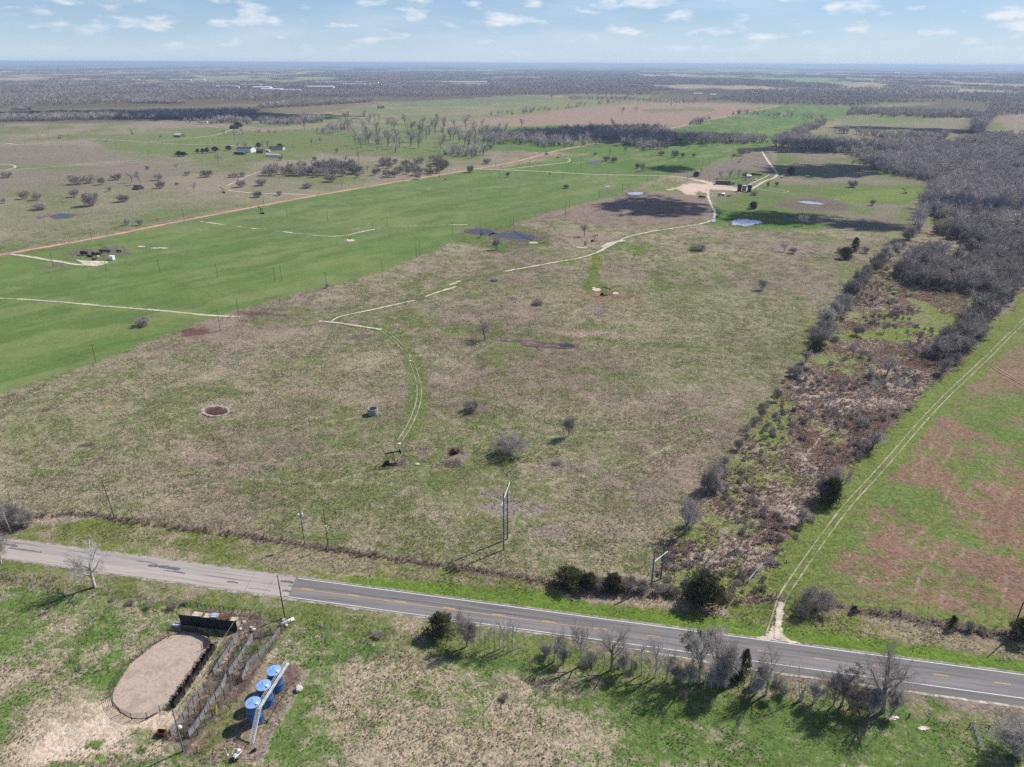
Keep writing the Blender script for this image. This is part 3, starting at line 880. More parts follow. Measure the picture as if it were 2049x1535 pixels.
def ground_mat():
    m = bpy.data.materials.new('grassland')
    m.use_nodes = True
    n, l = m.node_tree.nodes, m.node_tree.links
    b = n['Principled BSDF']
    b.inputs['Roughness'].default_value = 1.0
    b.inputs['Specular IOR Level'].default_value = .08
    ca = N(n, 'ShaderNodeAttribute', attribute_name='ca')
    cb = N(n, 'ShaderNodeAttribute', attribute_name='cb')
    t = N(n, 'ShaderNodeTexCoord')

    def noise(s, d=5.0, r=.6, dist=0.0):
        q = N(n, 'ShaderNodeTexNoise')
        q.inputs['Scale'].default_value = s
        q.inputs['Detail'].default_value = d
        q.inputs['Roughness'].default_value = r
        q.inputs['Distortion'].default_value = dist
        l.new(t.outputs['Object'], q.inputs['Vector'])
        return q.outputs['Fac']

    def math_(op, a, b_=None, c=None):
        q = N(n, 'ShaderNodeMath', operation=op)
        for k, v in enumerate((a, b_, c)):
            if v is None:
                continue
            if isinstance(v, (int, float)):
                q.inputs[k].default_value = v
            else:
                l.new(v, q.inputs[k])
        return q.outputs[0]

    fine, mid, big, tiny = noise(1.5, 6, .68, .4), noise(.42, 5, .6, .3), noise(.06, 4, .6), noise(5.5, 3, .7)
    q = math_('ADD', math_('MULTIPLY', fine, .55), math_('MULTIPLY', mid, .45))
    q = math_('MULTIPLY_ADD', math_('SUBTRACT', q, .5), 3.6, .5)
    d = math_('SUBTRACT', math_('ADD', q, ca.outputs['Alpha']), 1.0)
    fr = N(n, 'ShaderNodeMapRange', interpolation_type='SMOOTHSTEP')
    fr.inputs['From Min'].default_value = -.28
    fr.inputs['From Max'].default_value = .28
    l.new(d, fr.inputs['Value'])
    mx_ = N(n, 'ShaderNodeMix', data_type='RGBA')
    l.new(fr.outputs[0], mx_.inputs['Factor'])
    l.new(cb.outputs['Color'], mx_.inputs['A'])
    l.new(ca.outputs['Color'], mx_.inputs['B'])
    # tussocks: tone follows the bump noise, darker where low, plus a random cell tone
    tv = math_('MULTIPLY_ADD', math_('SUBTRACT', math_('ADD', math_('MULTIPLY', tiny, .5), math_('MULTIPLY', fine, .5)), .5), 4.6, 0.0)
    vo = N(n, 'ShaderNodeTexVoronoi')
    vo.inputs['Scale'].default_value = 1.35
    dv = N(n, 'ShaderNodeVectorMath', operation='MULTIPLY_ADD')       # wobble the cells so they do not read as cells
    nv3 = N(n, 'ShaderNodeTexNoise')
    nv3.inputs['Scale'].default_value = 1.1
    l.new(t.outputs['Object'], nv3.inputs['Vector'])
    l.new(nv3.outputs['Color'], dv.inputs[0])
    dv.inputs[1].default_value = (1.6, 1.6, 0)
    l.new(t.outputs['Object'], dv.inputs[2])
    l.new(dv.outputs[0], vo.inputs['Vector'])
    sepc = N(n, 'ShaderNodeSeparateColor')
    l.new(vo.outputs['Color'], sepc.inputs[0])
    tv = math_('ADD', tv, math_('MULTIPLY', math_('SUBTRACT', sepc.outputs[0], .5), .75))
    tv = math_('MULTIPLY', tv, cb.outputs['Alpha'])
    sc = math_('ADD', math_('MULTIPLY_ADD', math_('SUBTRACT', big, .5), .45, 1.0), tv)
    sc = math_('MAXIMUM', sc, .30)
    mul = N(n, 'ShaderNodeVectorMath', operation='SCALE')
    l.new(mx_.outputs['Result'], mul.inputs[0])
    l.new(sc, mul.inputs['Scale'])
    l.new(mul.outputs[0], b.inputs['Base Color'])
    bp = N(n, 'ShaderNodeBump')
    bp.inputs['Distance'].default_value = .5
    l.new(math_('MULTIPLY', cb.outputs['Alpha'], 1.0), bp.inputs['Strength'])
    hgt = math_('ADD', math_('MULTIPLY', fine, .7), math_('MULTIPLY', tiny, .3))
    l.new(math_('SUBTRACT', hgt, math_('MULTIPLY', vo.outputs['Distance'], .55)), bp.inputs['Height'])
    l.new(bp.outputs[0], b.inputs['Normal'])
    MATS['grassland'] = m
    return m


GM = ground_mat()
A4 = np.concatenate([np.clip(cA, 0, 1), np.clip(gf, 0, 1)[:, None]], 1).astype(np.float32)
B4 = np.concatenate([np.clip(cB, 0, 1), np.clip(tuft, 0, 1)[:, None]], 1).astype(np.float32)
for cid, nm in enumerate(['pasture', 'green_field', 'bare_soil_field', 'scrubland', 'far_farmland', 'road_verge', 'caliche_yard']):
    qf = quads[fc == cid]
    if not len(qf):
        continue
    used, inv = np.unique(qf, return_inverse=True)
    me = fast_mesh(nm, allv[used], inv.reshape(qf.shape), GM, smooth=True)
    for an, arr in (('ca', A4), ('cb', B4)):
        at = me.color_attributes.new(an, 'FLOAT_COLOR', 'POINT')
        at.data.foreach_set('color', arr[used].ravel())
    link(nm, me, kind='structure')
# land behind and beside, beyond the fan
gb = MB()
for x0, y0, x1, y1 in ((-60000, -20000, 60000, 300),):
    gb.poly([(x0, y0, -.45), (x1, y0, -.45), (x1, y1, -.45), (x0, y1, -.45)])
gb.build('ground', mat('plain_grass', (.17, .17, .09), .95, 0, .2, .3, col2=(.22, .19, .13), scale2=.03), kind='structure')


# ---------------------------------------------------------------- ribbons: roads and tracks
def resample(pts, step):
    out = [pts[0]]
    for a, b in zip(pts[:-1], pts[1:]):
        L = math.hypot(b[0] - a[0], b[1] - a[1])
        n = max(1, int(L / step))
        for k in range(1, n + 1):
            out.append((a[0] + (b[0] - a[0]) * k / n, a[1] + (b[1] - a[1]) * k / n))
    return out


def smooth_pts(pts, it=2):
    for _ in range(it):
        q = [pts[0]]
        for a, b in zip(pts[:-1], pts[1:]):
            q += [(a[0] * .75 + b[0] * .25, a[1] * .75 + b[1] * .25), (a[0] * .25 + b[0] * .75, a[1] * .25 + b[1] * .75)]
        q.append(pts[-1])
        pts = q
    return pts


EDGE = []


def soften(m):
    """worn edges: the strip thins out into the grass beside it"""
    if m.name in SOFT:
        return SOFT[m.name]
    q = m.copy()
    q.name = m.name + '_worn'
    n, l = q.node_tree.nodes, q.node_tree.links
    b, o = n['Principled BSDF'], n['Material Output']
    at = N(n, 'ShaderNodeAttribute', attribute_name='cover')
    t = N(n, 'ShaderNodeTexCoord')
    ns = N(n, 'ShaderNodeTexNoise')
    ns.inputs['Scale'].default_value = 1.7
    ns.inputs['Detail'].default_value = 5
    ns.inputs['Roughness'].default_value = .65
    l.new(t.outputs['Object'], ns.inputs['Vector'])
    ad = N(n, 'ShaderNodeMath', operation='MULTIPLY_ADD')
    l.new(ns.outputs['Fac'], ad.inputs[0])
    ad.inputs[1].default_value = 2.2
    l.new(at.outputs['Fac'], ad.inputs[2])
    mr = N(n, 'ShaderNodeMapRange', interpolation_type='SMOOTHSTEP')
    mr.inputs['From Min'].default_value = 1.25
    mr.inputs['From Max'].default_value = 1.85
    l.new(ad.outputs[0], mr.inputs['Value'])
    tr, mxs = N(n, 'ShaderNodeBsdfTransparent'), N(n, 'ShaderNodeMixShader')
    l.new(mr.outputs[0], mxs.inputs[0])
    l.new(tr.outputs[0], mxs.inputs[1])
    l.new(b.outputs[0], mxs.inputs[2])
    l.new(mxs.outputs[0], o.inputs['Surface'])
    SOFT[m.name] = q
    return q


SOFT = {}


def ribbon_geo(V, Fc, pts, w, jit=.25, gap=0.0, seed=0, off=0.0, step=1.3, z=.11, prof=3):
    p = resample(smooth_pts(pts), step)
    rnd = random.Random(seed)
    base = None
    g = 0.0
    for k, (x, y) in enumerate(p):
        a, b = p[max(k - 1, 0)], p[min(k + 1, len(p) - 1)]
        dx, dy = b[0] - a[0], b[1] - a[1]
        L = math.hypot(dx, dy) or 1
        nx, ny = -dy / L, dx / L
        g = g * .82 + rnd.uniform(-1, 1) * .4
        hl = w * .62 * (1 + .6 * jit * rnd.uniform(-1, 1) + jit * g)
        hr = w * .62 * (1 + .6 * jit * rnd.uniform(-1, 1) + jit * g)
        zz_ = z
        c = off
        i0 = len(V)
        V.append((x + nx * (c + hl), y + ny * (c + hl), zz_))
        V.append((x + nx * c, y + ny * c, zz_ + .01))
        V.append((x + nx * (c - hr), y + ny * (c - hr), zz_))
        cov = vn1(x * .09 + seed, y * .09) * .65 + vn1(x * .37, y * .37 + seed) * .35
        c_ = max(-1.3, min(0.0, (cov - gap + .02) * 4.0)) if gap else 0.0
        EDGE.extend([-.15 + c_, 1.35 + c_, -.15 + c_])
        if base is not None:
            Fc.append((base, i0, i0 + 1, base + 1))
            Fc.append((base + 1, i0 + 1, i0 + 2, base + 2))
        base = i0


def vn1(x, y):
    return float(vnoise(np.array([x]), np.array([y]), 5)[0])


def ribbon(name, px, w, m, world=False, kind='structure', **kw):
    V, Fc = [], []
    EDGE.clear()
    ru = kw.pop('ruts', None)
    pts = px if world else GP(px)
    if ru:
        for s in (-1, 1):
            ribbon_geo(V, Fc, pts, w, off=s * ru / 2, seed=kw.get('seed', 0) + s, **{k: v for k, v in kw.items() if k != 'seed'})
    else:
        ribbon_geo(V, Fc, pts, w, **kw)
    me = fast_mesh(name, V, Fc, soften(m))
    at = me.attributes.new('cover', 'FLOAT', 'POINT')
    at.data.foreach_set('value', np.array(EDGE, dtype=np.float32))
    return link(name, me, kind=kind)


def patch(name, px, z, m, jit=.15, n_sub=8, world=False, kind='structure', seed=1):
    pts = px if world else GP(px)
    rnd = random.Random(seed)
    out = []
    n = len(pts)
    size = math.hypot(max(p[0] for p in pts) - min(p[0] for p in pts), max(p[1] for p in pts) - min(p[1] for p in pts))
    for i in range(n):
        p0, p1, p2, p3 = pts[i - 1], pts[i], pts[(i + 1) % n], pts[(i + 2) % n]
        for k in range(n_sub):
            t = k / n_sub
            x, y = [.5 * ((2 * b) + (-a + c) * t + (2 * a - 5 * b + 4 * c - d) * t * t + (-a + 3 * b - 3 * c + d) * t ** 3) for a, b, c, d in zip(p0, p1, p2, p3)]
            j = jit * size * .06
            out.append((x + rnd.uniform(-j, j), y + rnd.uniform(-j, j), z))
    if 'water' in m.name:                                  # trampled bank
        cx, cy = sum(p[0] for p in out) / len(out), sum(p[1] for p in out) / len(out)
        bk = [(cx + (p[0] - cx) * (1.16 + rnd.uniform(0, .16)), cy + (p[1] - cy) * (1.22 + rnd.uniform(0, .3)), z - .012) for p in out]
        mk = MB()
        mk.poly(bk)
        bmesh.ops.triangulate(mk.bm, faces=mk.bm.faces[:])
        mk.build(name + '_bank', M_('mud'), kind=kind)
    mb = MB()
    mb.poly(out)
    bmesh.ops.triangulate(mb.bm, faces=mb.bm.faces[:])
    return mb.build(name, m, kind=kind)


RP = lambda x, off=0.0: (x, 131.05 - .185 * x + off)          # road centre line


def road_mat(name, light, dark, patchc, lane=None):
    m = bpy.data.materials.new(name)
    m.use_nodes = True
    n, l = m.node_tree.nodes, m.node_tree.links
    b = n['Principled BSDF']
    b.inputs['Roughness'].default_value = .9
    b.inputs['Specular IOR Level'].default_value = .25
    t = N(n, 'ShaderNodeTexCoord')
    mpn = N(n, 'ShaderNodeMapping')
    mpn.inputs['Rotation'].default_value = (0, 0, math.atan(.185))
    l.new(t.outputs['Object'], mpn.inputs['Vector'])
    st = N(n, 'ShaderNodeMapping')
    st.inputs['Scale'].default_value = (.05, 1.4, 1)
    l.new(mpn.outputs[0], st.inputs['Vector'])
    n1 = N(n, 'ShaderNodeTexNoise')                 # wheel-track streaks along the road
    n1.inputs['Scale'].default_value = 1.0
    n1.inputs['Detail'].default_value = 4
    l.new(st.outputs[0], n1.inputs['Vector'])
    n2 = N(n, 'ShaderNodeTexNoise')
    n2.inputs['Scale'].default_value = 9
    n2.inputs['Detail'].default_value = 5
    l.new(t.outputs['Object'], n2.inputs['Vector'])
    n3 = N(n, 'ShaderNodeTexNoise')
    n3.inputs['Scale'].default_value = .16
    n3.inputs['Detail'].default_value = 6
    n3.inputs['Distortion'].default_value = .6
    l.new(st.outputs[0], n3.inputs['Vector'])
    n3.inputs['Scale'].default_value = .9
    mr = N(n, 'ShaderNodeMapRange')
    mr.inputs['From Min'].default_value = .34
    mr.inputs['From Max'].default_value = .66
    l.new(n1.outputs['Fac'], mr.inputs['Value'])
    mxa = N(n, 'ShaderNodeMix', data_type='RGBA')
    mxa.inputs['A'].default_value = (*dark, 1)
    mxa.inputs['B'].default_value = (*light, 1)
    l.new(mr.outputs[0], mxa.inputs['Factor'])
    mr3 = N(n, 'ShaderNodeMapRange', interpolation_type='SMOOTHSTEP')
    mr3.inputs['From Min'].default_value = .58
    mr3.inputs['From Max'].default_value = .66
    mr3.inputs['To Max'].default_value = .6
    l.new(n3.outputs['Fac'], mr3.inputs['Value'])
    mxb = N(n, 'ShaderNodeMix', data_type='RGBA')
    mxb.inputs['B'].default_value = (*patchc, 1)
    l.new(mr3.outputs[0], mxb.inputs['Factor'])
    l.new(mxa.outputs['Result'], mxb.inputs['A'])
    mr2 = N(n, 'ShaderNodeMapRange')
    mr2.inputs['To Min'].default_value = .72
    mr2.inputs['To Max'].default_value = 1.28
    l.new(n2.outputs['Fac'], mr2.inputs['Value'])
    mu = N(n, 'ShaderNodeVectorMath', operation='SCALE')
    l.new(mxb.outputs['Result'], mu.inputs[0])
    l.new(mr2.outputs[0], mu.inputs['Scale'])
    l.new(mu.outputs[0], b.inputs['Base Color'])
    MATS[name] = m
    return m


def strip(name, x0, x1, o0, o1, z, m, n=120, jit=0.0, seed=0, taper=None, kind='structure', parent=None, zf=None):
    """a lengthwise strip of the road between offsets o0 and o1 from its centre line"""
    rnd = random.Random(seed)
    V, Fc = [], []
    for k in range(n + 1):
        x = x0 + (x1 - x0) * k / n
        a = o0 + rnd.uniform(-jit, jit)
        b = (o1 if taper is None else taper(x)) + 0.0
        V += [(x, RP(x, a)[1], z), (x, RP(x, b)[1], z)]
        if k:
            i = 2 * k
            Fc.append((i - 2, i, i + 1, i - 1))
    return link(name, fast_mesh(name, V, Fc, m), parent, kind=kind)


old_p = road_mat('old_pavement', (.36, .315, .29), (.27, .245, .235), (.10, .105, .11))
new_n = road_mat('asphalt_north', (.185, .175, .17), (.125, .12, .118), (.085, .085, .09))
new_s = road_mat('asphalt_south', (.215, .20, .198), (.15, .142, .142), (.13, .125, .125))
shd = road_mat('asphalt_shoulder', (.165, .155, .15), (.115, .11, .108), (.16, .14, .12))
paintw = mat('road_paint_white', (.66, .65, .63), .7, 0, .14, 3, col2=(.35, .34, .33), thr=.68)
painty = mat('road_paint_yellow', (.62, .34, .07), .7, 0, .14, 3, col2=(.36, .24, .12), thr=.64)
XJ = -55.0
strip('gravel_shoulder', -900, 900, -4.5, 4.3, .010, mat('shoulder_gravel', (.30, .26, .225), .95, 0, .25, 1.3, col2=(.17, .165, .13), thr=.52, scale2=.5), n=900, jit=.4, seed=3)
strip('old_road', -900, XJ, -3.75, 3.75, .018, old_p, n=400, jit=.10, seed=5)
strip('old_road_lane', -900, XJ, -3.6, -.4, .022, road_mat('old_pavement_lane', (.385, .335, .305), (.32, .285, .26), (.2, .18, .17)), n=400)
strip('highway', XJ, 900, .0, 3.9, .018, new_n, n=300)
strip('highway_south_lane', XJ, 900, -3.62, .0, .018, new_s, n=300)
strip('highway_shoulder', XJ, 900, -3.62, -4.0, .018, shd, n=400, taper=lambda x: -3.62 - .35 - 1.85 * min(1, max(0, (x - 8) / 45.0)) + .05 * math.sin(x * .9))
strip('shoulder_edge', XJ, 900, -3.9, -4.2, .014, mat('pale_edge', (.47, .42, .36), .9, 0, .2, 1.1, col2=(.28, .24, .19), thr=.5, scale2=.6), n=400,
      taper=lambda x: -4.1 - 2.35 * min(1, max(0, (x - 8) / 45.0)) + .12 * math.sin(x * .7))
strip('edge_line', XJ + .6, 900, 3.40, 3.58, .022, paintw, n=300)
strip('edge_line', XJ - 1.2, 900, -3.60, -3.44, .022, paintw, n=300)
# centre marking: unbroken yellow on the left stretch with dashes beside it, dashes alone further right
strip('centre_line', XJ + 1.0, 20.0, -.24, -.13, .022, painty, n=80)
P0 = 31.4
k0 = -8
dashV, dashF = [], []
for k in range(-8, 60):
    x0 = P0 + k * 12.19 * .983
    if x0 < XJ + 2 or x0 > 600:
        continue
    i = len(dashV)
    o = .12 if x0 < 22 else 0.0
    for xx, oo in ((x0, o - .07), (x0 + 3.0, o - .07), (x0 + 3.0, o + .09), (x0, o + .09)):
        dashV.append((xx, RP(xx, oo)[1], .022))
    me = fast_mesh('centre_dash', dashV[i:], [(0, 1, 2, 3)], painty)
    if x0 < 220:
        link('centre_dash', me, kind='structure')

# tar-stained and sealed stretches of the old surface, and the ragged seam
STAIN = mat('tar_stain', (.10, .10, .105), .85, 0, .25, 2, col2=(.2, .19, .18), thr=.6)
for k, (xa, xb, o, w) in enumerate([(-95, -86, .9, 1.1), (-90, -84, -.3, .5), (-99, -93, 1.9, .4), (-141, -134, 1.4, .8), (-136, -126, .3, .5), (-72, -69, -1.2, .5), (-58.5, -55, 1.6, .8), (-57, -54.6, -1.7, .7), (-56, -54.7, .2, .6),
                                     (-66, -60, -2.4, .3), (-118, -112, -2.0, .5)]):
    ribbon('road_stain', [RP(xa, o), RP((xa + xb) / 2, o + .25), RP(xb, o)], w, STAIN, world=True, jit=.5, gap=.3, z=.028, seed=30 + k, step=.6)
for k, (xa, xb, o, w) in enumerate([(-30, 10, .9, .10), (20, 52, -1.9, .09), (-10, 30, 2.4, .08), (60, 95, 1.3, .09), (-45, -25, -2.5, .08)]):
    ribbon('sealed_crack', [RP(xa, o), RP((xa * 2 + xb) / 3, o + .2), RP((xa + xb * 2) / 3, o - .15), RP(xb, o + .1)], w, mat('tar_seal', (.045, .045, .05), .6, 0, .2), world=True, jit=.4, z=.028, seed=60 + k, step=.8)

# farm tracks
ribbon('red_dirt_road', [(-300, 570), (-100, 532), (0, 510), (184, 479), (369, 441), (632, 391), (882, 350), (952, 338.5), (984, 333), (1046, 321), (1103, 304), (1148, 295), (1220, 282), (1288, 269),
                         (1343, 257), (1378, 249), (1460, 231), (1507, 223), (1560, 211)], 6.2, M_('dirt_red'), jit=.10, step=2.5, z=.11)
ribbon('dirt_track', [(960, 338.5), (1000, 340), (1060, 342), (1130, 346), (1200, 350), (1280, 351), (1335, 351.5), (1380, 357), (1410, 364), (1425, 372)], 4.2, M_('gravel_pale'), jit=.15, step=2, z=.11)
ribbon('dirt_track', [(1010, 339), (1080, 331), (1130, 326), (1142, 322), (1138, 317), (1122, 316)], 3.0, M_('gravel_pale'), jit=.3, gap=.22, step=2, z=.11)
ribbon('dirt_track', [(22, 509), (70, 515), (95, 521), (112, 522), (150, 530), (185, 531)], 3.6, M_('gravel_pale'), jit=.2, z=.11)
patch('gravel_pad', zz(150, 480, 18.62, [(0, 720), (60, 740), (400, 780), (1150, 800), (1230, 830), (1180, 890), (900, 960), (700, 985), (480, 950), (300, 900), (180, 830)]), .125, M_('gravel_pale'))
ribbon('dirt_track', [(632, 391.5), (612, 390), (560, 387.5), (520, 388), (470, 383), (455, 381)], 3.2, M_('gravel_pale'), jit=.2, gap=.2, z=.11)
ribbon('dirt_track', [(455, 372), (500, 350), (530, 340), (570, 330)], 2.2, M_('gravel_pale'), jit=.3, gap=.35, z=.11)
ribbon('dirt_track', [(-100, 597), (0, 597), (60, 600), (140, 606), (200, 612), (260, 617), (340, 623), (420, 632), (480, 634)], 2.0, M_('gravel_pale'), jit=.5, gap=.42, z=.11, seed=4)
ribbon('dirt_track', [(400, 443), (440, 449), (520, 459), (560, 463), (640, 473), (690, 473), (720, 464), (780, 454), (860, 451), (935, 450)], 2.6, M_('gravel_pale'), jit=.5, gap=.52, z=.11, seed=6)
ribbon('dirt_track', [(638, 643), (665, 645), (700, 650), (764, 660)], 2.2, M_('gravel_pale'), jit=.35, gap=.15, z=.125, seed=5)
ribbon('dirt_track', [(664, 644), (672, 636), (700, 629), (745, 620), (790, 610), (830, 601)], 1.9, M_('gravel_pale'), jit=.35, gap=.12, z=.11, seed=3)
ribbon('dirt_track', [(850, 594), (876, 585), (912, 574)], 2.2, M_('gravel_pale'), jit=.5, gap=.2, z=.11, seed=2)
ribbon('dirt_track', [(898, 571), (922, 562)], 2.6, M_('gravel_pale'), jit=.6, z=.11, seed=9)
ribbon('dirt_track', [(1010, 543), (1060, 534.5), (1120, 523), (1160, 517), (1195, 506), (1212, 496), (1235, 484), (1255, 474), (1300, 464), (1345, 457), (1372, 453), (1405, 448), (1425, 441), (1432, 430), (1424, 412),
                      (1416, 393), (1418, 386)], 2.6, M_('gravel_pale'), jit=.45, gap=.25, z=.11, seed=8)
ribbon('dirt_track', [(1205, 495), (1220, 486), (1250, 481)], 4.2, M_('gravel_pale'), jit=.5, gap=.1, z=.12, seed=10)
ribbon('wheel_ruts', [(760, 658), (795, 682), (820, 715), (835, 755), (841, 790), (830, 830), (815, 860), (800, 882)], .55, M_('rut_pale'), jit=.5, gap=.42, ruts=1.7, z=.11, seed=12)
ribbon('wheel_ruts', [(1540, 1275), (1556, 1225), (1564, 1198), (1583, 1168), (1640, 1085), (1698, 1008), (1742, 962), (1795, 902), (1848, 840), (1903, 783), (1942, 747), (1970, 721), (1999, 692), (2045, 646), (2100, 590)],
       .5, M_('rut_pale'), jit=.5, gap=.34, ruts=1.8, z=.11, seed=13)
ribbon('wheel_ruts', [(1970, 722), (1984, 731), (2005, 745), (2049, 769), (2090, 790)], .5, M_('rut_pale'), jit=.4, gap=.3, ruts=1.7, z=.11, seed=14)
ribbon('dirt_track', [(1556, 1280), (1556, 1262), (1558, 1235), (1563, 1205)], 1.6, M_('gravel_pale'), jit=.5, gap=.15, z=.12, seed=15)
patch('driveway_apron', [(1512, 1277), (1535, 1268), (1548, 1252), (1560, 1255), (1572, 1275), (1600, 1288), (1560, 1283)], .030, M_('gravel_pale'), jit=.5)
ribbon('dirt_track', [(1524, 302), (1530, 312), (1540, 328), (1552, 342), (1556, 350), (1548, 357), (1530, 362), (1515, 372), (1500, 381)], 4.0, M_('gravel_pale'), jit=.12, z=.11, seed=16)
ribbon('dirt_track', [(1500, 368), (1520, 360), (1540, 350)], 2.0, M_('gravel_pale'), jit=.25, z=.11, seed=17)
ribbon('dirt_track', [(1558, 361.5), (1590, 361), (1620, 363)], 1.6, M_('gravel_pale'), jit=.3, gap=.15, z=.11, seed=18)
ribbon('dirt_track', [(1515, 378), (1560, 386), (1583, 384), (1560, 380), (1515, 376)], 1.6, M_('gravel_pale'), jit=.5, gap=.25, z=.11, seed=19)
ribbon('dirt_track', [(1415, 387), (1420, 372), (1440, 371), (1480, 377)], 5.0, M_('gravel_pale'), jit=.2, z=.125, seed=20)
ribbon('dirt_track', [(-120, 287), (0, 285.5), (20, 288), (35, 290)], 3.5, M_('gravel_pale'), jit=.2, z=.11, step=3)
ribbon('dirt_track', [(-120, 296), (0, 293), (60, 289), (150, 281), (200, 278), (240, 281), (290, 285), (360, 289), (460, 290.5), (490, 294)], 3.5, M_('gravel_pale'), jit=.2, z=.11, step=3)
ribbon('dirt_track', [(290, 285), (340, 281), (400, 275), (440, 269), (462, 260), (470, 257)], 3.4, M_('gravel_pale'), jit=.2, z=.11, step=3)
ribbon('dirt_track', [(210, 275), (290, 270), (360, 264), (430, 256), (437, 256), (425, 253), (400, 252)], 2.6, M_('gravel_pale'), jit=.3, gap=.2, z=.11, step=3)
ribbon('dirt_track', [(-60, 342), (0, 342), (25, 338), (33, 333), (25, 330), (0, 328.5), (-60, 328)], 3.0, M_('gravel_pale'), jit=.2, z=.11, step=3)
ribbon('dirt_track', [(10, 341), (60, 338), (140, 331), (220, 325), (280, 320)], 2.2, M_('gravel_pale'), jit=.3, gap=.2, z=.11, step=3)
ribbon('dirt_track', [(585, 246), (680, 220), (745, 216), (770, 214)], 2.5, M_('gravel_pale'), jit=.3, gap=.3, z=.11, step=4)
for (cx, cy, rx, ry, sd) in [(1194, 580, 9, 3, 1), (1188, 576, 4, 1.2, 2), (1232, 587, 7, 2.5, 3), (700, 481, 9, 2.2, 4), (793, 930, 3, 1.5, 5), (799, 888, 4, 2, 6), (836, 929, 5, 2, 7),
                             (600, 1, 0, 0, 0), (1165, 495, 12, 1.6, 8), (1067, 486, 10, 1.6, 9), (1848, 1458, 12, 4, 10), (1785, 1437, 14, 4, 11), (320, 497, 18, 1.2, 12), (283, 494, 8, 1.2, 13)]:
    if rx:
        patch('caliche_patch', [(cx + rx * math.cos(a), cy + ry * math.sin(a)) for a in np.linspace(0, 2 * math.pi, 9)[:-1]], .125 + sd * .002, M_('pale_stone'), jit=.9, seed=sd)

# ponds and puddles
wtr = M_('water')

patch('pond', zz(1300, 320, 6.026, [(1005, 728), (1080, 718), (1160, 716), (1230, 728), (1300, 732), (1345, 750), (1335, 768), (1250, 778), (1160, 802), (1080, 785), (1008, 786), (1000, 755)]), .13, wtr, jit=.5, seed=2)
patch('pond', zz(1300, 320, 6.026, [(1790, 508), (1850, 500), (1940, 504), (2049, 520), (2090, 538), (2000, 536), (1900, 528)]), .13, wtr, jit=.4, seed=3)
patch('pond', zz(650, 350, 2.927, [(838, 325), (900, 316), (960, 322), (985, 338), (940, 348), (870, 342)]), .13, M_('dark_water'), jit=.6, seed=4)
patch('pond', zz(650, 350, 2.927, [(990, 350), (1040, 342), (1110, 340), (1200, 352), (1250, 372), (1190, 382), (1100, 376), (1020, 366)]), .13, M_('dark_water'), jit=.6, seed=5)
patch('pond', zz(1200, 180, 4.879, [(270, 1008), (330, 998), (400, 998), (425, 1012), (380, 1026), (300, 1024)]), .13, wtr, jit=.4, seed=6)
patch('pond', [(1177, 325), (1185, 323), (1198, 323), (1200, 327), (1188, 328)], .13, M_('dark_water'), jit=.4, seed=7)
patch('pond', [(104, 432), (125, 429), (142, 430), (140, 435), (115, 436)], .13, M_('dark_water'), jit=.6, seed=8)
patch('puddle', [(1209, 373), (1215, 372), (1221, 373), (1216, 374.5)], .13, wtr, jit=.4, seed=9)
patch('puddle', zz(1300, 320, 6.026, [(755, 595), (785, 592), (800, 612), (800, 628), (778, 625)]), .135, wtr, jit=.6, seed=10)
patch('puddle', zz(1300, 320, 6.026, [(745, 720), (790, 712), (795, 740), (770, 752), (750, 745)]), .135, wtr, jit=.6, seed=11)
patch('mud_patch', zz(650, 350, 2.927, [(975, 955), (1050, 952), (1130, 962), (1250, 975), (1370, 985), (1475, 992), (1480, 1010), (1380, 1018), (1290, 1010), (1265, 1035), (1230, 1010), (1160, 1000), (1150, 985), (1060, 978), (990, 968)]), .115, M_('mud'), jit=.12, seed=12)
patch('puddle', zz(650, 350, 2.927, [(1375, 995), (1410, 990), (1450, 995), (1465, 1008), (1410, 1014), (1380, 1008)]), .13, M_('dark_water'), jit=.7, seed=13)
patch('puddle', zz(1600, 400, 4.564, [(1740, 440), (1800, 430), (1840, 470), (1830, 530), (1790, 520), (1760, 480)]), .13, M_('dark_water'), jit=.5, seed=14)
ARENA = zz(150, 1180, 4.098, [(870, 356), (1000, 366), (1095, 410), (1105, 470), (1060, 545), (985, 645), (905, 740), (825, 840), (765, 925), (700, 990), (600, 1050), (475, 1055), (385, 1010),
                              (325, 945), (312, 870), (345, 790), (400, 700), (470, 605), (560, 535), (660, 455), (770, 388)])
patch('arena_floor', ARENA, .12, M_('arena_sand'), jit=.02, n_sub=4)

_pr = [(432 + 27 * math.cos(a), 823 + 10 * math.sin(a)) for a in np.linspace(0, 2 * math.pi, 15)]
ribbon('pit_rim', _pr, 1.5, mat('pit_soil', (.36, .29, .25), .95, 0, .2, 1.2, col2=(.24, .18, .15), scale2=.6), jit=.6, z=.115, seed=71, step=.7)
_pi = [(432 + 17 * math.cos(a), 823.5 + 6.6 * math.sin(a)) for a in np.linspace(0, 2 * math.pi, 11)[:-1]]
patch('burn_pit', _pi, .118, mat('burnt_soil', (.055, .026, .022), .95, 0, .35, 1.5, col2=(.11, .055, .045), scale2=.8), jit=1.0, seed=72)

# ================================================================ vegetation
def rot_about(d, ang, az):
    """tilt direction d by ang, turned by az"""
    d = d.normalized()
    p = d.orthogonal().normalized()
    p.rotate(Matrix.Rotation(az, 3, d))
    q = d.copy()
    q.rotate(Matrix.Rotation(ang, 3, p))
    return q


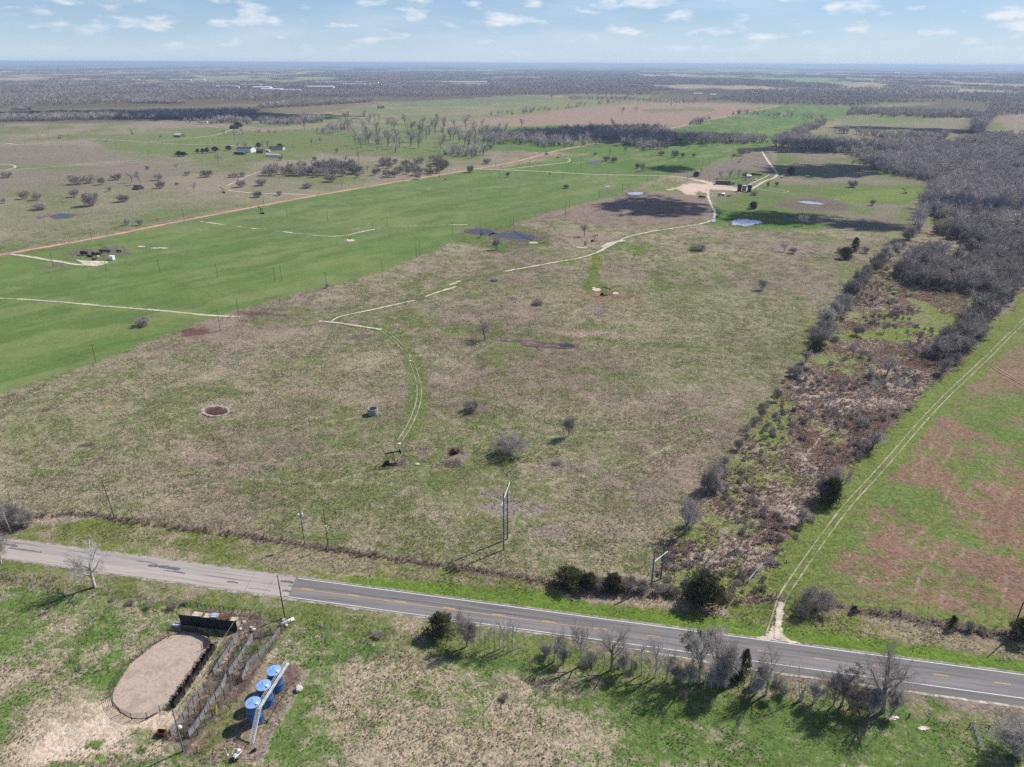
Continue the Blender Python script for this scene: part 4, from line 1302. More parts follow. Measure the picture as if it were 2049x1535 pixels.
def grow(rnd, segs, p, d, L, r, lev, spec):
    """spec: per level dicts(n, ang, len, rad, curve, up, from)"""
    s = spec[lev]
    ns = s.get('seg', 3)
    pts = []
    for k in range(ns):
        d = (d + Vector((rnd.uniform(-1, 1), rnd.uniform(-1, 1), rnd.uniform(-.6, .8))) * s.get('curve', .18) + Vector((0, 0, s.get('up', .05)))).normalized()
        r1 = r * (1 - s.get('taper', .45) / ns)
        q = p + d * (L / ns)
        segs[lev].append((p, q, r, r1))
        pts.append((q, d.copy(), r1))
        p, r = q, r1
    if lev + 1 < len(spec):
        n = s['n']
        for k in range(n):
            f = s.get('from', .3) + (1 - s.get('from', .3)) * (k + rnd.random()) / n
            i = min(ns - 1, int(f * ns))
            q, dd, rr = pts[i]
            base = pts[i - 1][0] if i > 0 else q - dd * (L / ns)
            t = f * ns - i
            pos = base.lerp(q, min(max(t, 0), 1))
            nd = rot_about(dd, math.radians(rnd.uniform(*s['ang'])), rnd.uniform(0, 2 * math.pi) if n > 2 else (k * math.pi + rnd.uniform(-.6, .6)))
            grow(rnd, segs, pos, nd, L * rnd.uniform(*s['len']) * (1.15 - .45 * f), rr * s['rad'], lev + 1, spec)


def segs_to_arrays(segs, sides=3):
    if not segs:
        return np.zeros((0, 3)), np.zeros((0, 4), int)
    A = np.array([s[0] for s in segs])
    B = np.array([s[1] for s in segs])
    r0 = np.array([s[2] for s in segs])
    r1 = np.array([s[3] for s in segs])
    D = B - A
    D /= np.linalg.norm(D, axis=1)[:, None] + 1e-9
    ref = np.where(abs(D[:, 2:3]) < .9, np.array([[0, 0, 1.0]]), np.array([[1.0, 0, 0]]))
    U = np.cross(D, ref)
    U /= np.linalg.norm(U, axis=1)[:, None] + 1e-9
    W = np.cross(D, U)
    n = len(segs)
    V = np.zeros((n, 2 * sides, 3))
    for k in range(sides):
        a = 2 * math.pi * k / sides
        off = U * math.cos(a) + W * math.sin(a)
        V[:, k] = A + off * r0[:, None]
        V[:, sides + k] = B + off * r1[:, None]
    base = (np.arange(n) * 2 * sides)[:, None]
    Fq = []
    for k in range(sides):
        j = (k + 1) % sides
        Fq.append(np.concatenate([base + k, base + j, base + sides + j, base + sides + k], 1))
    return V.reshape(-1, 3), np.stack(Fq, 1).reshape(-1, 4)


def make_tree(name, seed, H, spec, split, mats, trunk_L, trunk_r, stems=1, lean=.05, stem_r=0.0, minr=0.0):
    """returns (trunk mesh, crown mesh, whole mesh), scaled so that the top is at height H"""
    rnd = random.Random(seed)
    segs = [[] for _ in spec]
    for s in range(stems):
        a = 2 * math.pi * (s + rnd.random() * .6) / stems
        ln = lean if stems == 1 else lean * rnd.uniform(.6, 1.3)
        d = Vector((math.cos(a) * ln, math.sin(a) * ln, 1)).normalized()
        p = Vector((math.cos(a) * stem_r * rnd.random(), math.sin(a) * stem_r * rnd.random(), -.1))
        grow(rnd, segs, p, d, trunk_L * (1 if stems == 1 else rnd.uniform(.75, 1.1)), trunk_r * (1 if stems == 1 else rnd.uniform(.6, 1.1)), 0, spec)
    top = max(s[1].z for L in segs for s in L)
    k = H / top
    out = []
    for lo, hi in ((0, split), (split, len(spec))):
        ss = [(a * k, b * k, max(r0 * k, minr), max(r1 * k, minr * .8)) for L in segs[lo:hi] for a, b, r0, r1 in L]
        out.append(segs_to_arrays(ss, 5 if lo == 0 and minr < .02 else 3))
    (v0, f0), (v1, f1) = out
    tm = fast_mesh(name + '_trunk', v0, f0, mats[0])
    cm_ = fast_mesh(name + '_crown', v1, f1, mats[1]) if len(v1) else None
    wm = fast_mesh(name, np.concatenate([v0, v1]), np.concatenate([f0, f1 + len(v0)]), mats, mat_idx=np.concatenate([np.zeros(len(f0)), np.ones(len(f1))]))
    wd = max(v1[:, 0].max() - v1[:, 0].min(), v1[:, 1].max() - v1[:, 1].min()) if len(v1) else 1
    return dict(trunk=tm, crown=cm_, whole=wm, H=H, W=wd)


TREE = [dict(n=8, ang=(28, 58), len=(.75, 1.05), rad=.58, curve=.10, up=.1, seg=4, taper=.35, **{'from': .34}),
        dict(n=7, ang=(25, 55), len=(.45, .7), rad=.48, curve=.17, up=.08, seg=4, taper=.6, **{'from': .22}),
        dict(n=7, ang=(25, 60), len=(.4, .65), rad=.5, curve=.2, up=.05, seg=3, taper=.6, **{'from': .15}),
        dict(n=6, ang=(25, 60), len=(.45, .7), rad=.6, curve=.22, up=.0, seg=2, taper=.5, **{'from': .1}),
        dict(n=0, ang=(25, 60), len=(.5, .75), rad=.6, curve=.25, up=0, seg=1, taper=.6)]


def spec_mod(base, **kw):
    out = [dict(s) for s in base]
    for k, v in kw.items():
        for i, val in enumerate(v):
            if i < len(out) and val is not None:
                out[i][k] = val
    return out


SHRUB = [dict(n=7, ang=(18, 45), len=(.6, .85), rad=.55, curve=.16, up=.03, seg=3, taper=.5, **{'from': .2}),
         dict(n=6, ang=(20, 50), len=(.5, .75), rad=.55, curve=.2, up=.03, seg=3, taper=.6, **{'from': .15}),
         dict(n=5, ang=(20, 55), len=(.45, .7), rad=.6, curve=.22, up=.0, seg=2, taper=.5, **{'from': .15}),
         dict(n=0, ang=(25, 60), len=(.5, .7), rad=.6, curve=.25, up=0, seg=1, taper=.6)]
POLE_TREE = spec_mod(TREE, ang=[(14, 34), (20, 45)], n=[6, 5, 4, 3], len=[(.45, .65)])
PM, PT = (M_('bark_pale'), M_('twig_pale')), (M_('bark'), M_('twig'))
PS = (M_('bark'), M_('twig_shrub'))
T = {}
for k, (sd, sp, mt) in enumerate([(11, TREE, PM), (12, TREE, PT), (13, spec_mod(TREE, ang=[(35, 70)], up=[.12, .15]), PM), (14, TREE, PT)]):
    T['tree%d' % k] = make_tree('bare_tree_mesh', sd, 10.0, sp, 2, mt, 4.2, .26, minr=.0105)
T['slim0'] = make_tree('slim_tree_mesh', 21, 9.0, POLE_TREE, 1, PM, 6.5, .15, minr=.0105)
T['slim1'] = make_tree('slim_tree_mesh', 22, 9.0, POLE_TREE, 1, PT, 6.5, .13, minr=.0105)
T['fork0'] = make_tree('forked_tree_mesh', 31, 8.0, spec_mod(TREE, ang=[(18, 45)]), 2, PT, 3.8, .17, stems=3, lean=.28, minr=.0105)
T['fork1'] = make_tree('forked_tree_mesh', 32, 8.0, spec_mod(TREE, ang=[(18, 45)]), 2, PM, 3.6, .17, stems=4, lean=.38, minr=.0105)
for k, st, ln in ((0, 14, .55), (1, 18, .75), (2, 11, .4)):
    T['shrub%d' % k] = make_tree('bare_shrub_mesh', 41 + k, 4.0, SHRUB, 1, PS, 2.6, .05, stems=st, lean=ln, stem_r=.6, minr=.010)
T['shrub3'] = make_tree('pale_shrub_mesh', 47, 5.0, spec_mod(SHRUB, n=[8, 7, 6]), 1, (M_('bark'), M_('twig')), 3.4, .07, stems=16, lean=1.0, stem_r=.5, minr=.010)
# mid-distance trees: fewer, coarser twigs
MID = [dict(n=7, ang=(25, 58), len=(.75, 1.0), rad=.6, curve=.12, up=.1, seg=3, taper=.35, **{'from': .35}),
       dict(n=6, ang=(25, 55), len=(.5, .7), rad=.55, curve=.18, up=.08, seg=2, taper=.6, **{'from': .2}),
       dict(n=5, ang=(25, 60), len=(.5, .7), rad=.6, curve=.2, up=.03, seg=2, taper=.5, **{'from': .15}),
       dict(n=0, ang=(25, 60), len=(.5, .7), rad=.6, curve=.25, up=0, seg=1, taper=.6)]
for k in range(3):
    T['mid%d' % k] = make_tree('pecan_mesh', 51 + k, 10.0, MID, 2, PT, 4.2, .24, minr=.034)
for k in range(3):
    T['bush%d' % k] = make_tree('thicket_bush_mesh', 61 + k, 4.0, spec_mod(SHRUB, n=[5, 4, 3]), 1, PS, 2.6, .05, stems=[12, 16, 10][k], lean=[.6, .8, .4][k], stem_r=.8, minr=.03)
FAR = [dict(n=6, ang=(25, 55), len=(.7, 1.0), rad=.6, curve=.15, up=.1, seg=2, taper=.35, **{'from': .3}),
       dict(n=5, ang=(25, 60), len=(.55, .8), rad=.6, curve=.2, up=.05, seg=1, taper=.6, **{'from': .2}),
       dict(n=0, ang=(25, 60), len=(.5, .8), rad=.6, curve=.2, up=.05, seg=1, taper=.6, **{'from': .1})]


def leaf_cloud(name, seed, centres, per, sig, size, m, flat=.8):
    rs = np.random.RandomState(seed)
    C = np.repeat(np.array([c[:3] for c in centres]), per, 0)
    S = np.repeat(np.array([c[3] for c in centres]), per, 0)
    P = C + rs.normal(0, 1, C.shape) * (S * sig)[:, None] * np.array([1, 1, flat])
    n = len(P)
    a = rs.normal(0, 1, (n, 3))
    a /= np.linalg.norm(a, axis=1)[:, None]
    b = np.cross(a, rs.normal(0, 1, (n, 3)))
    b /= np.linalg.norm(b, axis=1)[:, None]
    sz = (size * rs.uniform(.6, 1.4, n))[:, None]
    V = np.stack([P - a * sz, P + b * sz * .55, P + a * sz, P - b * sz * .55], 1).reshape(-1, 3)
    V[:, 2] = np.maximum(V[:, 2], .02)
    return fast_mesh(name, V, np.arange(4 * n).reshape(-1, 4), m)


def cedar(name, seed, H, W, m, cone=.5, nclump=150, per=34, bare=.06):
    rnd = random.Random(seed)
    cs = []
    lumps = [(rnd.uniform(0, 2 * math.pi), rnd.uniform(.7, 1.25)) for _ in range(7)]
    for k in range(nclump):
        t = rnd.random() ** .8
        z = bare * H + t * H * (1 - bare)
        prof = (1 - t) ** cone * min(1, (t + .12) * 3.2)
        a = rnd.uniform(0, 2 * math.pi)
        lump = 1 + .22 * math.sin(a * 3 + lumps[0][0] + t * 5) + .15 * math.sin(a * 5 + lumps[1][0] - t * 9)
        rr = W / 2 * prof * lump * (rnd.random() ** .35)
        cs.append((rr * math.cos(a), rr * math.sin(a), z, W * .075 * (1 - t * .4)))
    leaf = leaf_cloud(name + '_foliage', seed, cs, per, 1.0, W * .028, m)
    mb = MB()
    mb.tube((0, 0, -.1), (0, 0, H * .75), W * .03, W * .008)
    for k in range(14):
        a, z = rnd.uniform(0, 6.28), rnd.uniform(.05, .6) * H
        mb.tube((0, 0, z), (W * .33 * math.cos(a), W * .33 * math.sin(a), z + H * .08), W * .012, W * .004, seg=4)
    bmesh.ops.recalc_face_normals(mb.bm, faces=mb.bm.faces)
    tm = bpy.data.meshes.new(name + '_trunk')
    mb.bm.to_mesh(tm)
    mb.bm.free()
    tm.materials.append(M_('bark'))
    return dict(trunk=tm, crown=leaf, whole=None, H=H, W=W)


T['cedar0'] = cedar('cedar_mesh', 71, 6, 5, M_('cedar_leaf'), .45)
T['cedar1'] = cedar('cedar_mesh', 72, 6, 4.2, M_('cedar_leaf'), .7, nclump=130)
T['cedar2'] = cedar('cedar_mesh', 73, 4, 5, M_('cedar_leaf'), .35, nclump=150)
T['oak0'] = cedar('live_oak_mesh', 74, 7, 8, M_('oak_leaf'), .42, nclump=140, per=24, bare=.25)


R_ = 'trees along the south side of the highway'


def treeobj(kind, proto, px, py, ty, label, group=None, wpx=None, parts=True, extra_w=1.0, name=None, rz=None, cat=None):
    t = T[proto]
    x, y = G(px, py)
    if group and 'roadside row' in group or group == R_ and kind != 'cedar':
        ty, wpx = py - (py - ty) * 1.12, wpx * 1.22
    h = max(height(px, py, ty), .6)
    s = h / t['H']
    sw = s * extra_w
    if wpx:
        sw = wpx * mpp(px, py) / t['W']
        sw = min(max(sw, s * .45), s * 2.6)
    if wpx and kind in ('cedar', 'shrub', 'oak') and wpx * mpp(px, py) > 1.5:      # the picture shows the front of the bush: its middle stands half a width behind
        Wm = wpx * mpp(px, py) * .40
        dd = math.hypot(x, y)
        x, y = x * (1 + Wm / dd), y * (1 + Wm / dd)
        lo, hi = 0.0, 40.0
        for _ in range(30):
            md = (lo + hi) / 2
            if PY(x, y, md)[1] > ty:
                lo = md
            else:
                hi = md
        s = max(lo, .5) / t['H']
        sw = min(max(wpx * mpp(px, py) / t['W'], s * .45), s * 3.2)
    r = (px * 7.31 + py * 3.7) % 6.28 if rz is None else rz
    nm = name or {'tree': 'bare_tree', 'shrub': 'bare_shrub', 'cedar': 'cedar_tree', 'oak': 'live_oak'}[kind]
    ct = cat or {'tree': 'tree', 'shrub': 'shrub', 'cedar': 'tree', 'oak': 'tree'}[kind]
    if parts or t['whole'] is None:
        o = link(nm, None, None, label, ct, group, None, (x, y, 0), r, (sw, sw, s))
        link('trunk' if kind != 'shrub' else 'stems', t['trunk'], o)
        link('crown', t['crown'], o)
    else:
        o = link(nm, t['whole'], None, label, ct, group, None, (x, y, 0), r, (sw, sw, s))
    return o


# --- trees along the south side of the highway, left to right
z6 = lambda x, y: (600 + x / 3.415, 1180 + y / 3.415)
z11 = lambda x, y: (1150 + x / 3.725, 1180 + y / 3.725)
z16 = lambda x, y: (1600 + x / 4.323, 1180 + y / 4.323)
R_ = 'trees along the south side of the highway'
treeobj('tree', 'tree2', 190, 1175, 1096, 'pale grey leafless tree leaning beside the old grey pavement, upper left of the round pen', R_, wpx=78)
treeobj('tree', 'fork1', 2, 1128, 1082, 'leafless tree cut by the left edge of the frame, just south of the old pavement', R_, wpx=60)
treeobj('cedar', 'cedar0', 881, 1288, 1231, 'lone dark green cedar at the left end of the tree row below the highway', R_, wpx=66)
treeobj('tree', 'fork0', 935, 1294, 1232, 'forked leafless tree directly right of the lone dark cedar by the highway', R_, wpx=62)
treeobj('tree', 'slim1', 962, 1295, 1240, 'slender bare tree between the forked tree and the thin sapling group', R_, wpx=30)
treeobj('tree', 'slim1', 979, 1297, 1256, 'short thin bare sapling in the group right of the lone cedar', R_, wpx=26)
treeobj('tree', 'slim0', 1000, 1299, 1238, 'tall slim bare tree with twin stems in the sapling group', R_, wpx=34)
treeobj('tree', 'slim1', 1016, 1300, 1246, 'thin bare sapling second from the right in the group near the cedar', R_, wpx=24)
treeobj('tree', 'slim0', 1026, 1302, 1240, 'pale slim sapling at the right end of the group near the cedar', R_, wpx=38)
treeobj('tree', 'tree2', 1109, 1324, 1268, 'pale bare tree at a fence post, left of the lichen-white tree', R_, wpx=58)
treeobj('tree', 'tree0', 1162, 1333, 1258, 'lichen-white bare tree with open crown over the edge line', R_, wpx=62)
treeobj('tree', 'tree3', 1223, 1342, 1267, 'bare tree with brush at its foot, overlapping the highway south lane', R_, wpx=66)
treeobj('tree', 'slim0', 1284, 1351, 1284, 'narrow pale tree, left one of the two standing close together', R_, wpx=40)
treeobj('tree', 'tree0', 1311, 1356, 1279, 'pale bare tree, right one of the two standing close together', R_, wpx=52)
m1 = treeobj('tree', 'tree0', 1398, 1366, 1268, 'big bare tree carrying green mistletoe clumps, left of the dark cedar thicket', R_, wpx=92)
treeobj('tree', 'tree1', 1424, 1356, 1272, 'dark-limbed bare tree rising behind the cedar thicket', R_, wpx=90)
treeobj('cedar', 'cedar1', 1484, 1362, 1300, 'pointed dark cedar, tallest green one in the roadside thicket', R_, wpx=34)
treeobj('cedar', 'cedar2', 1462, 1368, 1322, 'broad dark cedar bush with twiggy brush below the pointed cedar', R_, wpx=50)
treeobj('shrub', 'shrub2', 1440, 1374, 1318, 'grey brush tangled on the left side of the cedar thicket', R_, wpx=40)
treeobj('tree', 'fork1', 1452, 1376, 1290, 'grey forked bare tree in front of the broad cedar bush', R_, wpx=60)
treeobj('shrub', 'shrub0', 1364, 1366, 1340, 'low grey shrub left of the foot of the mistletoe tree', R_, wpx=22)
treeobj('cedar', 'cedar2', 1517, 1374, 1338, 'small dark cedar between the thicket and the white-barked tree', R_, wpx=18)
treeobj('tree', 'tree2', 1533, 1390, 1303, 'white-barked bare tree with low side limbs, right of the thicket', R_, wpx=62)
treeobj('tree', 'fork0', 1667, 1413, 1342, 'dark bare tree with slanting twin stems, left of the second mistletoe tree', R_, wpx=60)
m2 = treeobj('tree', 'tree1', 1684, 1413, 1336, 'bare tree with mistletoe balls in its upper right crown', R_, wpx=52)
treeobj('tree', 'tree3', 1767, 1425, 1328, 'wide round-crowned bare tree at the right end of the roadside row', R_, wpx=106)
treeobj('shrub', 'shrub0', 1738, 1424, 1402, 'low leafless brush at the foot of the wide round-crowned tree', R_, wpx=30)
treeobj('shrub', 'shrub2', 1236, 1342, 1324, 'dark low brush at the foot of the bare tree overlapping the south lane', R_, wpx=22)
treeobj('tree', 'fork1', 2030, 1512, 1455, 'ghost-pale spreading bare tree at the bottom right corner', R_, wpx=110)
for root, clumps in ((m1, [(-.26, .05, .62), (-.3, -.1, .72), (-.22, .15, .8), (-.33, 0, .86), (-.12, .1, .66), (.05, -.1, .78), (-.18, -.12, .52), (-.36, .1, .7), (.0, .2, .7), (.1, .05, .86), (-.1, 0, .92)]),
                     (m2, [(.2, 0, .72), (.28, .1, .82), (.12, -.1, .86), (.3, -.1, .66), (.05, .1, .76), (.16, .05, .94), (.34, 0, .76), (.0, -.1, .9), (-.1, 0, .8)])):
    t = T['tree0']
    root.rotation_euler = (0, 0, 0)
    for cx, cy, cz in clumps:
        link('mistletoe', leaf_cloud('mistletoe_mesh', int(cx * 100) + 500, [(cx * t['W'], cy * t['W'], cz * 10, .36)], 90, 1, .13, M_('mistletoe')), root, label='green ball of mistletoe leaves', kind='stuff')

rnd = random.Random(31)
k = 0
for px, py, hpx, w, pr in [(948, 1297, 44, 26, 'slim1'), (969, 1299, 34, 20, 'slim0'), (990, 1301, 52, 30, 'slim1'), (1008, 1302, 40, 22, 'slim0'), (1092, 1322, 30, 26, 'shrub0'), (1128, 1330, 34, 30, 'fork0'), (1182, 1338, 30, 30, 'shrub0'),
                           (1206, 1343, 40, 30, 'slim1'), (1248, 1348, 46, 36, 'fork1'), (1266, 1352, 30, 26, 'shrub2'), (1296, 1357, 44, 30, 'slim1'), (1332, 1362, 54, 44, 'tree2'), (1350, 1366, 36, 34, 'fork0'), (1380, 1370, 40, 38, 'fork1'),
                           (1410, 1374, 48, 40, 'tree2'), (1434, 1380, 44, 40, 'fork0'), (1500, 1384, 48, 36, 'slim1'), (1512, 1390, 36, 34, 'fork1'), (1548, 1396, 40, 30, 'fork0'), (1562, 1400, 28, 26, 'shrub0'), (1583, 1402, 32, 28, 'slim1'),
                           (1628, 1408, 42, 34, 'fork1'), (1648, 1412, 38, 34, 'slim1'), (1700, 1418, 46, 44, 'fork0'), (1718, 1422, 34, 36, 'shrub2'), (1742, 1428, 52, 46, 'fork1'), (1786, 1430, 48, 44, 'fork0')]:
    treeobj('shrub' if 'shrub' in pr else 'tree', pr, px, py, py - hpx, 'thin understorey tree of the roadside row, %s from the left' % ORD[k], 'thin understorey trees of the roadside row', wpx=w)
    k += 1

# the broken snag between the row's right half
sx, sy = G(1601, 1401)
sn = thing('dead_snag', 'broken dead trunk with one tall bare side stem, right of the white-barked tree', 'dead tree', (sx, sy, 0), group=R_)
mb = MB()
mb.tube((0, 0, -.1), (.1, 0, 1.4), .34, .26, 8).tube((.1, 0, 1.4), (.5, .1, 3.0), .24, .15, 7).tube((.5, .1, 3), (.62, .1, 4.2), .15, .08, 6).tube((.1, 0, 1.4), (0, .2, 2.9), .16, .09, 6)
mb.tube((.5, .1, 3), (.3, .1, 3.5), .09, .07, 5).tube((.3, .1, 3.5), (.45, .1, 3.9), .07, .05, 5)
mb.build('trunk', M_('bark_pale'), sn)
rnd = random.Random(5)
sg = [[] for _ in range(4)]
grow(rnd, sg, Vector((-.2, 0, 1.2)), Vector((-.25, .1, 1)).normalized(), 7.5, .12, 0, [dict(n=9, ang=(25, 60), len=(.2, .35), rad=.5, curve=.08, up=.08, seg=6, taper=.6, **{'from': .6})] + MID[1:3] + [MID[3]])
v, f = segs_to_arrays([s for L in sg for s in L], 4)
link('side_stem', fast_mesh('side_stem', v, f, M_('bark_pale')), sn)
mb = MB()
mb.tube((.3, -.4, .4), (1.9, -.8, .9), .08, .04).tube((1.2, -.6, .65), (1.7, -.2, 1.3), .05, .02).tube((.2, .3, .3), (1.4, .2, 1.8), .06, .03)
mb.build('fallen_limb', M_('bark_pale'), sn)
# small trees in the near paddock and by the pens
treeobj('shrub', 'shrub0', 1010, 1406, 1386, 'small pale leafless shrub alone in the straw-coloured paddock at bottom centre', wpx=24, name='bare_shrub')
treeobj('shrub', 'shrub1', 758, 1282, 1266, 'low spreading bare bush beside the fence posts left of the lone cedar', wpx=28)
for px, py, ty, w, lb in [(348, 1224, 1204, 26, 'thin pale shrub just above the dark screen wall'), (300, 1222, 1206, 20, 'thin leafless sapling between the pipe fence and the round pen'),
                          (262, 1214, 1200, 22, 'leafless sapling with long shadow, above left of the round pen'), (228, 1206, 1192, 18, 'small grey sapling nearest the leaning roadside tree'),
                          (160, 1345, 1334, 20, 'grey shrub at the left edge of the round pen meadow'), (375, 1213, 1198, 20, 'wispy bare shrub at the pipe fence, left of the stock pens')]:
    treeobj('shrub', 'shrub0' if w > 21 else 'shrub2', px, py, ty, lb, 'saplings around the round pen', wpx=w)
# --- north side of the highway
N_ = 'brush along the north fence of the highway'
treeobj('shrub', 'shrub3', 24, 1064, 998, 'whitish leafless thicket tree at the left edge above the old pavement', N_, wpx=80)
treeobj('shrub', 'shrub1', 55, 1060, 1014, 'grey leafless shrub leaning out of the thicket at left edge', N_, wpx=44)
treeobj('tree', 'slim0', 22, 1066, 1000, 'white bare trunk standing in the left edge thicket', N_, wpx=24)
treeobj('cedar', 'cedar2', 1138, 1188, 1140, 'dark cedar clump at the left end of the brush above the highway', N_, wpx=66)
treeobj('cedar', 'cedar2', 1176, 1190, 1150, 'second dark cedar clump, joined to the left end cedar', N_, wpx=40)
treeobj('shrub', 'shrub1', 1196, 1192, 1152, 'grey twiggy shrub between the cedar clump and the dark bushes', N_, wpx=44)
treeobj('cedar', 'cedar2', 1226, 1192, 1152, 'dark round bush in the middle of the brush above the highway', N_, wpx=48)
treeobj('shrub', 'shrub1', 1256, 1192, 1150, 'grey-brown shrub right of the middle dark bush', N_, wpx=46)
treeobj('shrub', 'shrub0', 1284, 1194, 1160, 'grey-brown shrub left of the second frame', N_, wpx=40)
treeobj('shrub', 'shrub2', 1318, 1196, 1166, 'grey shrub right of the frame pole foot', N_, wpx=34)
treeobj('shrub', 'shrub1', 1345, 1200, 1172, 'low shrub touching the big round cedar', N_, wpx=36)
treeobj('cedar', 'cedar2', 1405, 1228, 1158, 'big round dark cedar above the highway, left of the farm track gate', N_, wpx=88, rz=.4)
treeobj('shrub', 'shrub1', 1628, 1240, 1178, 'large brown leafless shrub right of the farm track gate', N_, wpx=90)
treeobj('shrub', 'shrub0', 1600, 1244, 1206, 'low twiggy growth left of the large brown shrub by the gate', N_, wpx=40)
treeobj('cedar', 'cedar1', 1707.5, 1230, 1213, 'tiny dark cedar in the ditch right of the large brown shrub', N_, wpx=17)
treeobj('cedar', 'cedar1', 1902, 1262, 1233, 'small dark cedar midway along the right-hand ditch', N_, wpx=26)
treeobj('shrub', 'shrub0', 1938, 1266, 1240, 'small bare shrub right of the small ditch cedar', N_, wpx=24)
treeobj('shrub', 'shrub2', 1962, 1271, 1252, 'low brown bush in the right-hand ditch before the pole', N_, wpx=28)
treeobj('cedar', 'cedar0', 2040, 1290, 1240, 'dark cedar at the right edge beside the wooden pole', N_, wpx=56)
# --- pasture trees
P_ = 'scattered trees and shrubs in the pasture'
for proto, px, py, ty, w, lb in [
        ('shrub1', 944, 829, 798, 44, 'tangled low leafless bush right of the concrete tank'),
        ('fork0', 1138, 873, 826, 42, 'upright bare tree, upper right of the big pale shrub'),
        ('shrub3', 1021, 926, 862, 92, 'large rounded pale bare shrub-tree below the rusty well cellar'),
        ('shrub0', 1116, 936, 921, 44, 'faint low twiggy bush right of the large rounded shrub'),
        ('tree3', 971, 681, 640, 50, 'bare round tree at the left end of the dark mud streak'),
        ('shrub1', 1075, 613, 598, 30, 'small bare shrub left of the black pumpjack'),
        ('shrub1', 989, 564, 556, 20, 'small grey shrub above the caliche track centre'),
        ('slim0', 952, 513, 500, 12, 'thin pale tree left of the dark bush under the pond'),
        ('fork0', 993, 500, 473, 26, 'bare tree on the green patch just below the dark pond'),
        ('tree1', 1170, 472, 445, 26, 'bare tree just above left of the small dark pumpjack'),
        ('shrub2', 964, 475, 461, 10, 'shrub at the foot of the poles between the two ponds'),
        ('shrub2', 1171, 494, 480, 9, 'little shrub under the small dark pumpjack'),
        ('shrub1', 1132, 378, 367, 17, 'lone bare bush in the far part of the green field'),
        ('shrub1', 286, 656, 632, 40, 'lone leafless shrub in the green field at left'),
        ('slim1', 614, 590, 572, 10, 'thin leafless sapling on the near edge of the green field'),
        ('shrub0', 655, 577, 566, 10, 'little shrub at the foot of a pole on the field edge'),
        ('shrub1', 1397, 504, 486, 42, 'wide dark bare shrub in the pasture below the bright pond'),
        ('tree3', 1569, 503, 483, 22, 'small bare tree touching a shrub in the right pasture'),
        ('shrub0', 1586, 509, 493, 22, 'round bare shrub touching the small tree in the right pasture'),
        ('slim0', 1504, 498, 486, 8, 'faint twiggy sapling between the two pasture shrubs'),
        ('shrub2', 1523, 583, 553, 26, 'upright dark bare shrub in the right pasture'),
        ('slim1', 1547, 646, 630, 14, 'little leaning bare tree near the lower right pasture'),
        ('shrub0', 1745, 412, 396, 16, 'leaning shrub near the bright green patch at right'),
        ('cedar2', 1506, 419, 404, 18, 'dark round bush above the bright pond'),
        ('shrub1', 1705, 376, 358, 26, 'wide leafless shrub in the meadow beyond the long pond'),
        ('tree3', 1604, 451, 428, 30, 'dim bare tree in the cloud shade right of the bright pond')]:
    treeobj('cedar' if proto.startswith('cedar') else ('shrub' if proto.startswith('shrub') else 'tree'), proto, px, py, ty, lb, P_, wpx=w)
for proto, px, py, ty, w, lb in [('cedar0', 1709, 505, 476, 20, 'dark leaning evergreen, tallest of the clump by the hedge top'), ('cedar2', 1690, 520, 496, 28, 'dark rounded evergreen at the left of the hedge clump'),
                                 ('shrub2', 1731, 508, 490, 22, 'grey shrub right of the dark leaning evergreen'), ('shrub1', 1678, 506, 494, 14, 'small dark bush left of the hedge clump'),
                                 ('cedar2', 1393, 354, 344, 14, 'dark evergreen bush left of the white-roofed shed'), ('cedar2', 1581, 350, 335, 16, 'dark evergreen bush right of the bend in the pale track')]:
    treeobj('cedar' if 'cedar' in proto else 'shrub', proto, px, py, ty, lb, P_, wpx=w)

# --- hedge line between pasture and scrub, near to far
H_ = 'hedge line between the pasture and the scrub strip'
hl = [('tree3', 1370, 1068, 990, 66), ('shrub2', 1382, 1064, 1010, 50), ('shrub2', 1412, 990, 935, 40), ('tree1', 1432, 986, 915, 58), ('shrub1', 1424, 992, 950, 60), ('shrub0', 1476, 905, 875, 24),
      ('slim1', 1494, 880, 850, 18), ('shrub0', 1522, 840, 810, 24), ('slim1', 1527, 838, 800, 16), ('fork0', 1556, 802, 772, 26), ('shrub1', 1590, 758, 728, 34), ('fork0', 1612, 726, 698, 30), ('cedar2', 1632, 704, 680, 26)]
words = ['pale grey rounded tree', 'grey brush beside the pale rounded tree', 'small brush', 'dark upright bare tree', 'dark broad brush below the upright tree', 'small isolated bush',
         'slim sapling', 'low bush', 'thin upright sapling', 'forked small tree', 'broad grey bush', 'forked bare tree', 'dark evergreen-looking bush']
for k, (pr, px, py, ty, w) in enumerate(hl):
    treeobj('cedar' if 'cedar' in pr else ('shrub' if 'shrub' in pr else 'tree'), pr, px, py, ty, words[k] + ', ' + ORD[k] + ' from the near end of the scrub hedge', H_, wpx=w)
rnd = random.Random(78)
for k in range(15):
    t_ = (k + rnd.random()) / 15
    pa = [(1372, 1050), (1430, 965), (1492, 872), (1530, 826), (1560, 790), (1612, 718), (1640, 690)]
    q_ = t_ * 6
    i_ = min(int(q_), 5)
    px, py = pa[i_][0] + (pa[i_ + 1][0] - pa[i_][0]) * (q_ - i_) + rnd.uniform(-10, 10), pa[i_][1] + (pa[i_ + 1][1] - pa[i_][1]) * (q_ - i_) + rnd.uniform(-6, 6)
    hh = 24 * (py / 900) ** 1.2 * rnd.uniform(.5, 1.1)
    treeobj('shrub', rnd.choice(['shrub0', 'shrub1', 'shrub2']), px, py, py - hh, 'low shrub filling the near half of the scrub hedge', 'low shrubs of the near scrub hedge', wpx=hh * rnd.uniform(.9, 1.5), parts=False, name='hedge_shrub')
rnd = random.Random(77)
path = [(1640, 692), (1662, 655), (1690, 610), (1715, 580), (1745, 545), (1770, 520), (1800, 492), (1822, 468)]
nh = 0
